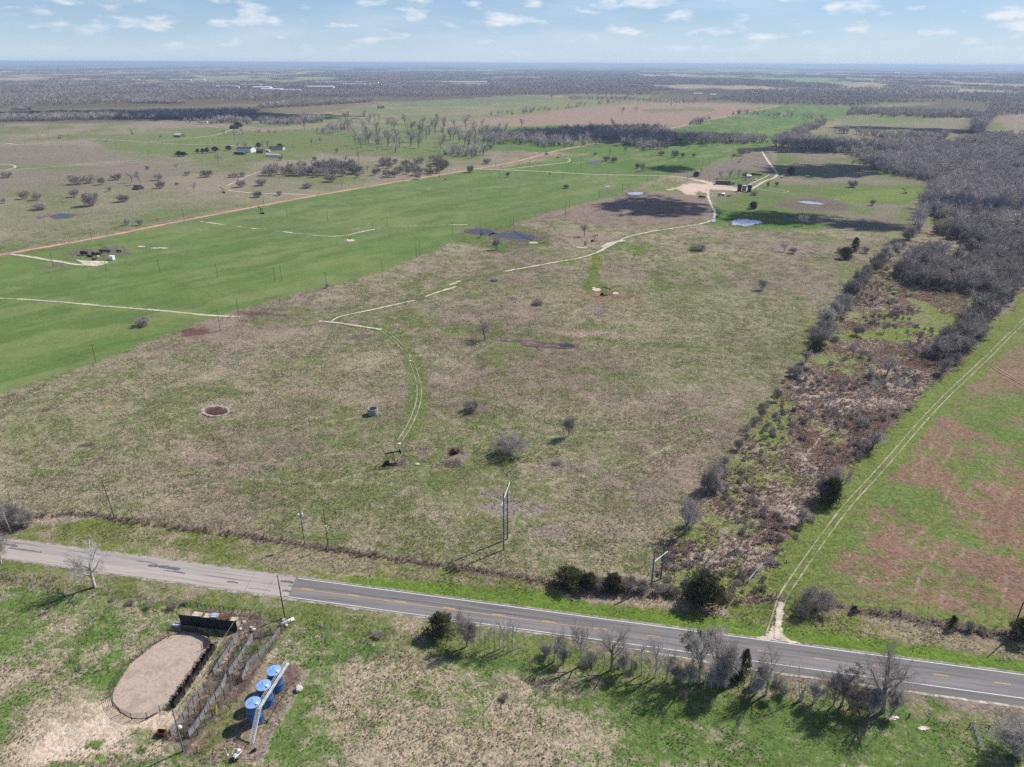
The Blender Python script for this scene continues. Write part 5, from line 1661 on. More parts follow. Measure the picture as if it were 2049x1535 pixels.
for a, b in zip(path[:-1], path[1:]):
    for k in range(5):
        t = (k + rnd.random()) / 5
        px, py = a[0] + (b[0] - a[0]) * t + rnd.uniform(-9, 9), a[1] + (b[1] - a[1]) * t + rnd.uniform(-3, 3)
        hh = 38 * (560 - 0) / 560 * (py / 600) ** 1.6
        treeobj('tree', ['shrub0', 'fork0', 'shrub2', 'bush1', 'fork1'][rnd.randrange(5)], px, py, py - hh * rnd.uniform(.6, 1.1), 'crowded leafless shrub in the far half of the scrub hedge', H_ + ' far half',
                wpx=hh * rnd.uniform(.7, 1.2), parts=False, name='hedge_shrub', cat='shrub')
        nh += 1
# --- scrub strip trees
z8 = lambda x, y: (1600 + x / 4.564, 640 + y / 4.564)
S_ = 'leafless trees in the scrub strip'
sc = [(515, 155, 60, 80, 's'), (570, 152, 60, 60, 't'), (770, 118, 20, 70, 't'), (868, 226, 100, 60, 't'), (485, 345, 220, 110, 't'), (635, 402, 340, 50, 't'), (795, 500, 350, 150, 't'), (340, 680, 520, 120, 'p'),
      (385, 690, 530, 90, 'p'), (630, 575, 470, 70, 't'), (650, 690, 560, 90, 'p'), (690, 680, 540, 70, 'p'), (870, 690, 540, 100, 'p'), (915, 690, 560, 90, 'p'), (985, 660, 560, 60, 'p'), (830, 640, 530, 40, 't'),
      (560, 770, 640, 70, 'p'), (905, 800, 680, 80, 'p'), (545, 980, 880, 90, 't'), (595, 955, 900, 60, 's'), (665, 1185, 1020, 180, 't'), (340, 1040, 960, 40, 't'), (105, 895, 830, 70, 't'), (45, 395, 290, 130, 't'),
      (1000, 310, 200, 60, 't'), (1055, 350, 260, 60, 't'), (1135, 325, 230, 120, 't'), (970, 210, 100, 60, 't'), (1080, 210, 100, 80, 't'), (570, 355, 290, 90, 's'), (320, 205, 150, 70, 's'), (300, 900, 850, 40, 's'),
      (700, 930, 890, 80, 's'), (1050, 590, 530, 60, 't'), (1000, 830, 780, 60, 's'), (870, 900, 850, 80, 's'), (1310, 480, 440, 60, 's')]
for k, (x, y, ty, w, q) in enumerate(sc):
    px, py = z8(x, y)
    pr = {'t': ['tree1', 'fork0', 'tree3', 'slim1'][k % 4], 'p': ['slim0', 'slim1'][k % 2], 's': ['shrub0', 'shrub2'][k % 2]}[q]
    od = ORD[sorted((w_[0], w_[1]) for w_ in sc if w_[4] == q).index((x, y))] + ' from the left'
    treeobj('shrub' if q == 's' else 'tree', pr, px, py, py - (py - 640 - ty / 4.564) * 1.2, {'t': 'small leafless tree in the brown scrub strip, ', 'p': 'slim sapling on the pale dry grass of the scrub strip, ',
            's': 'low leafless bush in the brown scrub strip, '}[q] + od, S_ + {'t': '', 'p': ' sapling clusters', 's': ' low bushes'}[q], wpx=w / 4.564 * 1.35)
for px, py, ty, w, pr, lb in [(1673, 1000, 930, 62, 'tree1', 'largest dark bare tree in the scrub strip, close to the farm track'), (1648, 1000, 950, 60, 'shrub1', 'grey-brown brush left of the largest dark scrub tree'),
                              (1662, 1006, 960, 44, 'cedar2', 'dark thick bush at the foot of the largest scrub tree'), (1603, 1048, 1014, 34, 'fork0', 'slanting bare tree near the track, below the largest scrub tree'),
                              (1745, 898, 862, 40, 'tree3', 'bare tree at the right edge of the brown burnt patch'), (1566, 940, 912, 22, 'slim1', 'slim sapling in the middle of the lower scrub strip'),
                              (1622, 838, 815, 16, 'slim1', 'thin sapling on the pale strip above the burnt patch'), (1674, 868, 846, 12, 'slim0', 'lone thin pole sapling in the burnt patch')]:
    treeobj('tree', pr, px, py, ty, lb, None, wpx=w)

# --- things counted singly further out: the pecan grove, thickets left, trees right
def fill(poly, n, protos, hm, label, group, name, cat, seed, wm=(.8, 1.1), mind=5.0):
    rnd = random.Random(seed)
    pts = GP(poly)
    x0, x1 = min(p[0] for p in poly), max(p[0] for p in poly)
    y0, y1 = min(p[1] for p in poly), max(p[1] for p in poly)
    got = []
    tries = 0
    while len(got) < n and tries < n * 60:
        tries += 1
        px, py = rnd.uniform(x0, x1), rnd.uniform(y0, y1)
        if not inside(np.array([px]), np.array([py]), poly)[0]:
            continue
        x, y = G(px, py)
        if any(abs(x - a) < mind and abs(y - b) < mind * 1.5 for a, b in got):
            continue
        got.append((x, y))
        t = T[rnd.choice(protos)]
        h = rnd.uniform(*hm)
        s = h / t['H']
        w = s * rnd.uniform(*wm)
        link(name, t['whole'], None, label, cat, group, None, (x, y, 0), rnd.uniform(0, 6.28), (w, w, s))
    return got


MIDS, BUSH = ['mid0', 'mid1', 'mid2'], ['bush0', 'bush1', 'bush2']
fill([(655, 268), (700, 235), (790, 238), (880, 245), (985, 258), (960, 275), (840, 262), (760, 262), (700, 275)], 36, MIDS, (18, 24), 'tall leafless pecan in the open upper part of the grove', 'pecan grove, open upper part', 'pecan_tree', 'tree', 1, mind=14)
fill([(700, 300), (720, 268), (830, 262), (950, 270), (1000, 285), (980, 305), (850, 300), (760, 302)], 48, MIDS, (18, 25), 'tall leafless pecan crowded in the lower part of the grove', 'pecan grove, crowded lower part', 'pecan_tree', 'tree', 2, mind=8)
fill([(533, 352), (560, 340), (640, 330), (700, 333), (730, 345), (690, 356), (600, 354)], 48, BUSH + ['mid0'], (8, 13), 'grey leafless bush in the long thicket left of the red dirt road', 'long thicket left of the red dirt road', 'thicket_bush', 'bush', 3, mind=4)
fill([(720, 345), (790, 325), (880, 320), (900, 340), (830, 362), (780, 364)], 44, BUSH + ['mid1'], (7, 12), 'grey leafless bush in the thicket touching the red dirt road', 'thicket touching the red dirt road', 'thicket_bush', 'bush', 4, mind=4)
lone = [('shrub1', 185, 415, 376, 44), ('shrub1', 246, 406, 386, 32), ('shrub0', 82, 422, 403, 44), ('shrub2', 50, 400, 378, 32), ('shrub2', 75, 402, 382, 30), ('shrub0', 150, 396, 374, 24), ('shrub2', 8, 408, 394, 16),
        ('bush1', 155, 371, 350, 36), ('bush0', 180, 368, 347, 34), ('bush2', 205, 371, 352, 26), ('bush0', 235, 361, 345, 26), ('mid1', 265, 366, 342, 26), ('mid2', 281, 370, 338, 30), ('bush1', 322, 378, 360, 24),
        ('bush0', 318, 362, 344, 22), ('mid0', 354, 339, 322, 18), ('bush0', 295, 340, 330, 10), ('mid1', 389, 385, 363, 16), ('bush0', 354, 371, 364, 10), ('bush1', 15, 357, 342, 28), ('bush0', 140, 356, 350, 14),
        ('bush2', 220, 384, 372, 12), ('bush1', 414, 356, 338, 30), ('bush1', 468, 356, 343, 28), ('bush2', 485, 355, 342, 24), ('bush0', 375, 352, 340, 16), ('shrub1', 482, 376, 356, 26), ('shrub1', 525, 373, 354, 30),
        ('shrub1', 517, 396, 379, 24), ('shrub0', 559, 392, 380, 16), ('shrub1', 617, 378, 363, 30), ('shrub0', 662, 366, 346, 34), ('bush2', 715, 357, 344, 18), ('mid0', 437, 327, 304, 18), ('mid1', 692, 326, 310, 16),
        ('mid2', 718, 323, 298, 18), ('bush0', 562, 322, 306, 14), ('bush1', 630, 322, 312, 12), ('mid0', 588, 302, 288, 10), ('bush0', 675, 306, 293, 8), ('mid1', 624, 294, 275, 9), ('mid2', 641, 288, 273, 14),
        ('mid2', 610, 260, 235, 24), ('mid0', 448, 272, 256, 13), ('mid1', 470, 277, 259, 14), ('mid2', 485, 269, 254, 14), ('mid0', 517, 270, 256, 15), ('mid1', 540, 271, 257, 12), ('mid2', 552, 271, 259, 14),
        ('mid0', 650, 268, 252, 10), ('mid1', 477, 299, 284, 16), ('mid0', 489, 297, 279, 17), ('mid1', 525, 298, 280, 12), ('mid2', 536, 298, 278, 14), ('shrub1', 941, 346, 327, 18), ('shrub1', 975, 329, 314, 22),
        ('bush0', 880, 324, 313, 14), ('shrub0', 1016, 355, 341, 10), ('shrub2', 255, 452, 434, 18), ('shrub0', 281, 452, 435, 18), ('mid2', 1000, 260, 244, 12), ('mid0', 1011, 260, 243, 14), ('mid1', 1043, 256, 236, 16),
        ('mid0', 974, 265, 245, 13), ('mid1', 1225, 258, 236, 15), ('mid2', 1246, 229, 212, 12), ('mid0', 1273, 225, 211, 10), ('mid1', 1390, 208, 190, 12), ('mid2', 1343, 215, 204, 8), ('mid0', 1255, 197, 181, 12),
        ('mid2', 1104, 199, 185, 12), ('mid0', 1417, 205, 190, 8), ('shrub2', 1285, 344, 320, 18), ('shrub1', 1275, 338, 324, 12), ('shrub0', 1213, 323, 310, 22), ('bush1', 1228, 326, 312, 16), ('bush2', 1190, 313, 303, 14),
        ('mid0', 1219, 311, 294, 12), ('mid1', 1250, 310, 290, 10), ('mid2', 1378, 298, 280, 13), ('mid0', 1424, 293, 271, 18), ('mid1', 1288, 297, 280, 12), ('bush2', 1388, 315, 305, 14), ('bush0', 1323, 312, 300, 16),
        ('bush1', 1350, 316, 298, 20), ('bush2', 1366, 316, 303, 14), ('bush0', 1483, 313, 292, 24), ('bush1', 1500, 306, 295, 18), ('bush2', 1468, 315, 306, 12), ('mid1', 1459, 357, 336, 22), ('mid2', 1478, 356, 335, 20),
        ('mid0', 1443, 358, 338, 16), ('bush0', 1490, 356, 342, 12), ('shrub2', 1536, 376, 360, 8), ('shrub0', 1554, 373, 362, 10), ('shrub1', 1508, 392, 381, 20), ('mid0', 1404, 345, 335, 8)]
zones = [(lambda x, y: x < 600 and y > 330, 'on the left grazed plain', 'bushes in the left grazed plain'),
         (lambda x, y: x < 700 and y <= 330, 'around the white farm sheds', 'bare trees around the farm sheds'),
         (lambda x, y: x < 1030, 'near the red dirt road', 'single trees along the red dirt road'),
         (lambda x, y: y < 262, 'on the far pinkish plain', 'lone trees on the far pinkish plain'),
         (lambda x, y: True, 'in the far green meadows', 'trees around the far tank battery meadows')]
for pr, px, py, ty, w in lone:
    for fn, lb, gp in zones:
        if fn(px, py):
            break
    isb = pr[0] in 'bs'
    same = sorted((q[1], q[2]) for q in lone if [z for z in zones if z[0](q[1], q[2])][0][2] == gp)
    lb = ('%s leafless %s, %s from the left ' % ('large' if py - ty > 26 else 'small' if py - ty < 14 else 'mid-sized', 'bush' if isb else 'tree', ORD[min(same.index((px, py)), 34)])) + lb
    treeobj('shrub' if isb else 'tree', pr, px, py, ty, lb, gp, wpx=w, parts=False)
for k, (px, py, ty, w) in enumerate([(396, 307, 298, 8), (406, 307, 298, 10), (415, 307, 296, 10), (431, 305, 294, 16), (458, 302, 292, 15), (359, 314, 303, 16), (368, 314, 304, 14), (518, 297, 286, 12), (560, 296, 288, 14), (477, 258, 245, 20)]):
    treeobj('oak', 'oak0', px, py, ty, 'dark green live oak, %s from the left in the line by the farm sheds' % ORD[sorted([396, 406, 415, 431, 458, 359, 368, 518, 560, 477]).index(px)], 'live oaks by the farm sheds', wpx=w)

# --- woodland nobody could count: one object per wood, its trees set out by geometry nodes on scattered points
def far_mesh(seed, H):
    return make_tree('wood_tree_mesh', seed, H, FAR, 1, (M_('bark'), M_('wood_twig')), 4.0, .2, minr=.07, stems=2, lean=.15)['whole']


def clump_mesh(seed, n=16, R=26, H=10):
    rnd = random.Random(seed)
    Vs, Fs, off = [], [], 0
    for k in range(n):
        sg = [[] for _ in FAR]
        grow(rnd, sg, Vector((0, 0, 0)), Vector((rnd.uniform(-.1, .1), rnd.uniform(-.1, .1), 1)).normalized(), 5.0, .3, 0, spec_mod(FAR, n=[6, 4]))
        ss = [s for L in sg for s in L]
        a, r = rnd.uniform(0, 6.28), R * math.sqrt(rnd.random())
        sc_ = rnd.uniform(.7, 1.15) * H / max(s[1].z for s in ss)
        o = Vector((r * math.cos(a), r * math.sin(a), 0))
        v, f = segs_to_arrays([(p * sc_ + o, q * sc_ + o, max(r0, .16), max(r1, .16)) for p, q, r0, r1 in ss], 3)
        Vs.append(v)
        Fs.append(f + off)
        off += len(v)
    return fast_mesh('wood_clump_mesh', np.concatenate(Vs), np.concatenate(Fs), M_('wood_twig'))


# one standing tree or clump of each mesh, which the nodes below repeat
def stand(name, me, px, py, label, cat, sc_=1.0):
    x, y = G(px, py)
    return link(name, me, None, label, cat, None, 'stuff' if cat == 'tree clump' else None, (x, y, 0), 0.3, sc_)


SRC = {'near': [stand('bare_tree', T['fork0']['whole'], 1885, 748, 'leafless tree at the lower tip of the right-hand woodland', 'tree', 1.1),
                stand('bare_tree', T['mid1']['whole'], 1912, 470, 'leafless tree at the clearing edge inside the right-hand wood', 'tree', .9),
                stand('bare_shrub', T['bush1']['whole'], 1893, 540, 'leafless bush at the left corner of the right-hand woodland', 'shrub', 1.1),
                stand('bare_shrub', T['bush0']['whole'], 1962, 590, 'leafless bush on the bright grass in front of the old house ruin', 'shrub', 1.1)],
       'far': [stand('bare_tree', far_mesh(81, 10), 1730, 330, 'dark bare tree at the corner of the far right wood', 'tree'),
               stand('bare_tree', far_mesh(82, 10), 1745, 337, 'bare tree beside the dark one at the far wood corner', 'tree'),
               stand('bare_tree', far_mesh(83, 9), 1705, 332, 'small bare tree in front of the far right wood', 'tree'),
               stand('bare_tree', T['bush2']['whole'], 1718, 342, 'low bare bush in front of the far right wood', 'shrub', 1.3)],
       'clump': [stand('tree_clump', clump_mesh(91), 40, 205, 'clump of bare trees in the dark belt at the far left', 'tree clump'),
                 stand('tree_clump', clump_mesh(92), 1640, 200, 'clump of bare trees beyond the far green field', 'tree clump')]}


def scatter_mod(o, srcs, zscale=1.0):
    ng = bpy.data.node_groups.new('tree_scatter', 'GeometryNodeTree')
    ng.interface.new_socket('Geometry', in_out='INPUT', socket_type='NodeSocketGeometry')
    ng.interface.new_socket('Geometry', in_out='OUTPUT', socket_type='NodeSocketGeometry')
    n, l = ng.nodes, ng.links
    gi, go = n.new('NodeGroupInput'), n.new('NodeGroupOutput')
    jn = n.new('GeometryNodeJoinGeometry')

    def attr(nm, t):
        a = n.new('GeometryNodeInputNamedAttribute')
        a.data_type = t
        a.inputs['Name'].default_value = nm
        return a.outputs['Attribute']
    sc_, rt, kd = attr('tscale', 'FLOAT_VECTOR'), attr('trot', 'FLOAT'), attr('tkind', 'FLOAT')
    cx = n.new('ShaderNodeCombineXYZ')
    l.new(rt, cx.inputs['Z'])
    for k, s in enumerate(srcs):
        oi = n.new('GeometryNodeObjectInfo')
        oi.inputs['Object'].default_value = s
        oi.inputs['As Instance'].default_value = True
        cmp_ = n.new('FunctionNodeCompare')
        cmp_.data_type = 'FLOAT'
        cmp_.operation = 'EQUAL'
        cmp_.inputs['B'].default_value = float(k)
        cmp_.inputs['Epsilon'].default_value = .1
        l.new(kd, cmp_.inputs['A'])
        ip = n.new('GeometryNodeInstanceOnPoints')
        l.new(gi.outputs[0], ip.inputs['Points'])
        l.new(cmp_.outputs['Result'], ip.inputs['Selection'])
        l.new(oi.outputs['Geometry'], ip.inputs['Instance'])
        l.new(cx.outputs[0], ip.inputs['Rotation'])
        l.new(sc_, ip.inputs['Scale'])
        l.new(ip.outputs[0], jn.inputs[0])
    l.new(jn.outputs[0], go.inputs[0])
    md = o.modifiers.new('scatter', 'NODES')
    md.node_group = ng


def scatter(name, P, srcs, smin, smax, seed, label=None, cat=None, wmul=1.0, kind='stuff'):
    rs = np.random.RandomState(seed)
    P = np.asarray(P, dtype=np.float32)
    n = len(P)
    me = bpy.data.meshes.new(name)
    me.vertices.add(n)
    me.vertices.foreach_set('co', P.ravel())
    s = rs.uniform(smin, smax, n)
    w = s * rs.uniform(.85, 1.25, n) * wmul
    at = me.attributes.new('tscale', 'FLOAT_VECTOR', 'POINT')
    at.data.foreach_set('vector', np.stack([w, w, s], 1).astype(np.float32).ravel())
    at = me.attributes.new('trot', 'FLOAT', 'POINT')
    at.data.foreach_set('value', rs.uniform(0, 6.28, n).astype(np.float32))
    at = me.attributes.new('tkind', 'FLOAT', 'POINT')
    at.data.foreach_set('value', rs.randint(0, len(srcs), n).astype(np.float32))
    o = link(name, me, None, label, cat, None, kind)
    scatter_mod(o, srcs)
    return o


def pts_in(poly, spacing, seed, world=False, thin=None, edge=4.0, keep=1.0, ns=60, nlo=0.0):
    """jittered points inside an outline; patchy where nlo > 0"""
    pts = poly if world else GP(poly)
    rs = np.random.RandomState(seed)
    x0, x1 = min(p[0] for p in pts), max(p[0] for p in pts)
    y0, y1 = min(p[1] for p in pts), max(p[1] for p in pts)
    xs = np.arange(x0, x1, spacing)
    ys = np.arange(y0, y1, spacing)
    X, Y = np.meshgrid(xs, ys)
    X = X.ravel() + rs.uniform(-.6, .6, X.size) * spacing
    Y = Y.ravel() + rs.uniform(-.6, .6, Y.size) * spacing
    j = (fbm(X, Y, 30, 7, 2) - .5) * edge * 2
    ok = inside(X + j, Y + j, pts)
    X, Y = X[ok], Y[ok]
    if nlo > 0:
        ok = fbm(X, Y, ns, seed + 40, 3) > nlo
        X, Y = X[ok], Y[ok]
    if keep < 1:
        ok = rs.rand(len(X)) < keep
        X, Y = X[ok], Y[ok]
    return np.stack([X, Y, np.zeros_like(X)], 1)


NP = [pts_in([(1872, 742), (1850, 715), (1895, 680), (1935, 630), (1990, 590), (2049, 545), (2200, 500), (2300, 520), (2049, 568), (1995, 628), (1972, 660), (1942, 702), (1900, 738)], 3.6, 1, nlo=.22, ns=26),
      pts_in([(1785, 545), (1830, 515), (1880, 500), (1960, 495), (2049, 500), (2049, 575), (1990, 592), (1900, 585), (1850, 572), (1810, 562)], 3.8, 2, nlo=.28, ns=30),
      pts_in([(1855, 500), (1870, 462), (1930, 455), (2049, 470), (2300, 480), (2300, 540), (2049, 520), (1960, 500)], 4.4, 3, nlo=.36, ns=35),
      pts_in([(1830, 560), (1855, 545), (1895, 560), (1900, 580)], 5, 31, nlo=.4)]
NP = np.concatenate(NP)
scatter('woodland', NP, SRC['near'], .85, 1.45, 1, 'open leafless wood on bright grass at the right edge beside the farm track', 'woodland')
SB = pts_in([(1350, 1075), (1425, 990), (1495, 895), (1565, 795), (1620, 715), (1700, 610), (1765, 540), (1840, 500), (1900, 560), (1880, 640), (1850, 720), (1840, 790), (1790, 850), (1725, 920), (1650, 1005), (1585, 1100), (1540, 1190),
             (1440, 1192), (1320, 1182)], 3.0, 44, nlo=.60, ns=14)
scatter('scrub_brush', SB, [SRC['near'][2], SRC['near'][3]], .16, .48, 12, 'tangled low leafless brush spread through the brown scrub strip', 'brush')
MP = [pts_in([(1855, 440), (1868, 405), (1880, 372), (1850, 362), (1790, 352), (1740, 338), (1718, 318), (1745, 300), (1800, 297), (1870, 296), (1925, 286), (1960, 276), (2049, 272), (2300, 276), (2400, 420), (2300, 478), (2049, 470),
               (1950, 462), (1900, 452)], 6.0, 4, nlo=.20, ns=60),
      pts_in([(1825, 468), (1850, 402), (1872, 368), (1880, 370), (1858, 415), (1835, 470)], 4.0, 5)]
scatter('woodland', np.concatenate(MP), SRC['far'], .85, 1.6, 2, 'broad dense leafless wood filling the right side beyond the scrub strip', 'woodland')
BELT = [(([(1050, 272), (1150, 262), (1230, 258), (1330, 262), (1345, 268), (1260, 282), (1170, 292), (1090, 298)]), 8, .25), ([(1240, 290), (1330, 272), (1450, 280), (1540, 284), (1520, 291), (1400, 287), (1340, 298), (1290, 302)], 8, .25),
        ([(1540, 290), (1560, 278), (1590, 272), (1640, 286), (1720, 290), (1850, 285), (1880, 292), (1800, 300), (1740, 305), (1720, 318), (1690, 312), (1640, 302), (1580, 300)], 8, .2),
        ([(1560, 276), (1600, 262), (1652, 244), (1648, 252), (1610, 270)], 8, .2), ([(1625, 272), (1650, 265), (1740, 270), (1830, 275), (1900, 272), (1890, 282), (1780, 280), (1660, 275)], 9, .35),
        ([(1690, 232), (1705, 222), (1790, 223), (1950, 228), (1960, 236), (1840, 237), (1730, 232)], 9, .15), ([(1940, 268), (1950, 240), (1985, 222), (2000, 228), (1975, 250), (1965, 270)], 8, .1),
        ([(1460, 231), (1470, 226), (1640, 236), (1655, 240), (1560, 236)], 22, .1), ([(1370, 250), (1400, 244), (1420, 242), (1395, 250)], 9, .1), ([(960, 262), (1060, 268), (1110, 275), (1080, 290), (1000, 300), (960, 290)], 9, .42),
        ([(640, 262), (700, 240), (700, 262), (660, 275)], 16, .3), ([(330, 245), (420, 240), (480, 242), (560, 246), (600, 238), (650, 240), (640, 250), (500, 250), (400, 250)], 8, .3),
        ([(-60, 258), (0, 256), (0, 262), (-60, 264)], 9, .3), ([(0, 236), (150, 232), (300, 228), (420, 226), (520, 222), (505, 232), (400, 238), (200, 240), (0, 244)], 7, .1),
        ([(260, 203), (360, 202), (370, 208), (270, 208)], 9, .2), ([(15, 222), (60, 216), (58, 222)], 9, .2), ([(520, 212), (600, 206), (720, 203), (770, 202), (700, 208), (600, 214), (520, 218)], 9, .3),
        ([(1150, 188), (1250, 190), (1340, 190), (1330, 192), (1200, 191)], 22, .3), ([(1230, 200), (1235, 199), (1390, 206), (1388, 208)], 16, .0), ([(1140, 198), (1260, 198), (1258, 200), (1142, 200)], 16, .0),
        ([(930, 238), (1070, 222), (1240, 203), (1242, 204.5), (1080, 224.5), (932, 240)], 20, .2), ([(760, 300), (900, 305), (980, 300), (960, 316), (860, 312), (780, 308)], 10, .45),
        ([(1380, 343), (1450, 318), (1455, 320), (1388, 345)], 7, .5)]
BP = np.concatenate([pts_in(p, sp, 20 + k, nlo=lo, ns=70, edge=6) for k, (p, sp, lo) in enumerate(BELT)])
scatter('tree_belt', BP, SRC['far'], .95, 1.75, 3, 'distant belts of leafless trees between the farther fields', 'tree belt')
FB = [([(-500, 216), (0, 214), (250, 208), (480, 203), (640, 200), (760, 197), (1000, 190), (1200, 187), (1350, 187), (1360, 180), (1000, 176), (700, 182), (480, 184), (250, 178), (0, 176), (-500, 176)], 20, .26),
      ([(1400, 204), (1440, 200), (1500, 206), (1560, 209), (1700, 212), (1780, 208), (1970, 206), (1985, 222), (1962, 240), (2000, 230), (2100, 230), (2600, 232), (2600, 180), (2049, 176), (1700, 178), (1500, 182), (1480, 190)], 20, .24)]
FP = np.concatenate([pts_in(p, sp, 60 + k, nlo=lo, ns=260, edge=14) for k, (p, sp, lo) in enumerate(FB)])
scatter('far_wood', FP, SRC['far'], 1.0, 1.7, 4, 'far-off continuous leafless wood across the middle distance', 'woodland')
x0, y0 = G(-200, 176)
x1, y1 = G(2300, 176)
GX = pts_in([(x0, y0), (x0 * 2.4, 11500), (x1 * 2.4, 11500), (x1, y1)], 60, 70, world=True, edge=50)
wv = fbm(GX[:, 0], GX[:, 1] * .45, 900, 91) * .55 + fbm(GX[:, 0], GX[:, 1] * .35, 2600, 95) * .45 + .03
lv = fbm(GX[:, 0], GX[:, 1] * .3, 260, 101)
GX = GX[(wv > .55) | (lv > .70)]
scatter('horizon_wood', GX, SRC['clump'], .9, 1.4, 5, 'flat mosaic of woods reaching to the horizon', 'woodland')
print('WOODS', len(NP), len(np.concatenate(MP)), len(BP), len(FP), len(GX))

# ================================================================ things people built
UM = {}


def unit(key, fn):
    if key not in UM:
        UM[key] = fn()
    return UM[key]


def mesh_of(mb, name, m, smooth=False):
    bmesh.ops.recalc_face_normals(mb.bm, faces=mb.bm.faces)
    me = bpy.data.meshes.new(name)
    mb.bm.to_mesh(me)
    mb.bm.free()
    me.materials.append(m)
    if smooth:
        for p in me.polygons:
            p.use_smooth = len(p.vertices) == 4
    return me


def post_mesh(h, r, m, seg=6):
    return unit(('post', h, r, m.name), lambda: mesh_of(MB().tube((0, 0, -.2), (0, 0, h), r, r * .92, seg), 'post', m))


def panel_mesh(h, rails, r, m, verts=0, low=.12, solid=False, slat=False):
    def f():
        mb = MB()
        if solid:
            mb.box((.5, 0, h / 2 + low / 2), (1, r * 2, h - low))
        else:
            for k in range(rails):
                z = low + (h - low) * k / max(rails - 1, 1)
                if slat:
                    mb.box((.5, 0, z), (1, r, r * 3.2))
                else:
                    mb.tube((0, 0, z), (1, 0, z), r, seg=4)
            for k in range(verts):
                x = (k + 1) / (verts + 1)
                mb.box((x, 0, (h + low) / 2), (.02, r * 1.6, h - low))
        return mesh_of(mb, 'panel', m)
    return unit(('panel', h, rails, r, m.name, verts, low, solid, slat), f)


def fence(name, pts, h, rails, r, pm, rm, label, cat='fence', step=2.6, pr=.06, verts=0, closed=False, gaps=(), low=.15, solid=False, slat=False, world=False, zj=0.0, group=None, pname='panel', pext=.12):
    P = pts if world else GP(pts)
    if closed:
        P = P + [P[0]]
    nodes = [P[0]]
    for a, b in zip(P[:-1], P[1:]):
        L = math.hypot(b[0] - a[0], b[1] - a[1])
        n = max(1, round(L / step))
        for k in range(1, n + 1):
            nodes.append((a[0] + (b[0] - a[0]) * k / n, a[1] + (b[1] - a[1]) * k / n))
    t = thing(name, label, cat, (nodes[0][0], nodes[0][1], 0), group=group)
    ox, oy = nodes[0]
    pmesh, rmesh = post_mesh(round(h + pext, 2), pr, pm), panel_mesh(h, rails, r, rm, verts, low, solid, slat)
    last = len(nodes) - (1 if closed else 0)
    for k, (x, y) in enumerate(nodes[:last]):
        if k in gaps and (k - 1) in gaps:
            continue
        o = link('post', pmesh, t, loc=(x - ox, y - oy, 0), rz=k * 1.1)
        if zj:
            o.rotation_euler = (random.Random(k).uniform(-zj, zj), random.Random(k + 5).uniform(-zj, zj), k)
    if rails or solid:
        for k, (a, b) in enumerate(zip(nodes[:-1], nodes[1:])):
            if k in gaps:
                continue
            L = math.hypot(b[0] - a[0], b[1] - a[1])
            link(pname, rmesh, t, loc=(a[0] - ox, a[1] - oy, 0), rz=math.atan2(b[1] - a[1], b[0] - a[0]), scale=(L, 1, 1))
    return t


# ---------------------------------------------------------------- the round pen, its screen wall, chutes and stock pens
q15 = lambda *p: zz(150, 1180, 4.098, list(p))
STL, BLK, GRY = M_('pipe_steel'), M_('black_steel'), M_('grey_panel')
AR = GP(ARENA)
acx, acy = sum(p[0] for p in AR) / len(AR), sum(p[1] for p in AR) / len(AR)
ARO = []
for x, y in AR:
    L = math.hypot(x - acx, y - acy)
    ARO.append((x + (x - acx) / L * .35, y + (y - acy) / L * .35))
# screened (solid) part = top of the oval; open rails elsewhere
fence('arena_fence', ARO[9:] + ARO[:1], 1.75, 6, .034, STL, STL, 'open rail fence round the left and bottom of the oval sand arena', step=2.3, pr=.07, world=True)
fence('arena_screen', ARO[0:4], 1.7, 0, .03, BLK, M_('tarp'), 'dark solid screen bending round the top end of the sand arena', 'fence', step=2.2, pr=.06, world=True, solid=True, low=.25)
fence('arena_gate', [ARO[3], (ARO[3][0] - 1.5, ARO[3][1] - 1.3)], 1.6, 5, .03, M_('rust'), M_('rust'), 'rusty tube gate at the top right of the sand arena', 'gate', step=3, pr=.05, world=True, verts=3)
w0, w1 = GP(q15((872, 292), (1335, 348)))
ws = fence('screen_wall', [w0, w1], 3.2, 0, .05, BLK, M_('tarp'), 'tall black tarpaulin screen wall between the arena and the junk row', 'wall', step=2.4, pr=.07, world=True, solid=True, low=.05, pname='tarpaulin_panel')
# bucking chutes along the right side of the arena
ch = GP(q15((1120, 480), (1075, 560), (1000, 660), (930, 770), (850, 880), (775, 975)))
cb = thing('bucking_chutes', 'row of black steel roping chutes along the right side of the sand arena', 'cattle chute', (ch[0][0], ch[0][1], 0))
ux, uy = ch[-1][0] - ch[0][0], ch[-1][1] - ch[0][1]
CL = math.hypot(ux, uy)
ca_ = math.atan2(uy, ux)
pm1 = panel_mesh(1.6, 6, .03, STL, 1, .1)
pm2 = panel_mesh(1.5, 0, .03, M_('black_steel'), 0, .05, True)
nx_, ny_ = -uy / CL, ux / CL
for side, w in ((0, 0), (1, 1.25)):
    n = 9
    for k in range(n):
        f0 = k / n
        x, y = ux * f0 + nx_ * w, uy * f0 + ny_ * w
        link('rail_panel', pm1, cb, loc=(x, y, 0), rz=ca_, scale=(CL / n * .97, 1, 1))
        link('post', post_mesh(2.0, .07, BLK), cb, loc=(x, y, 0))
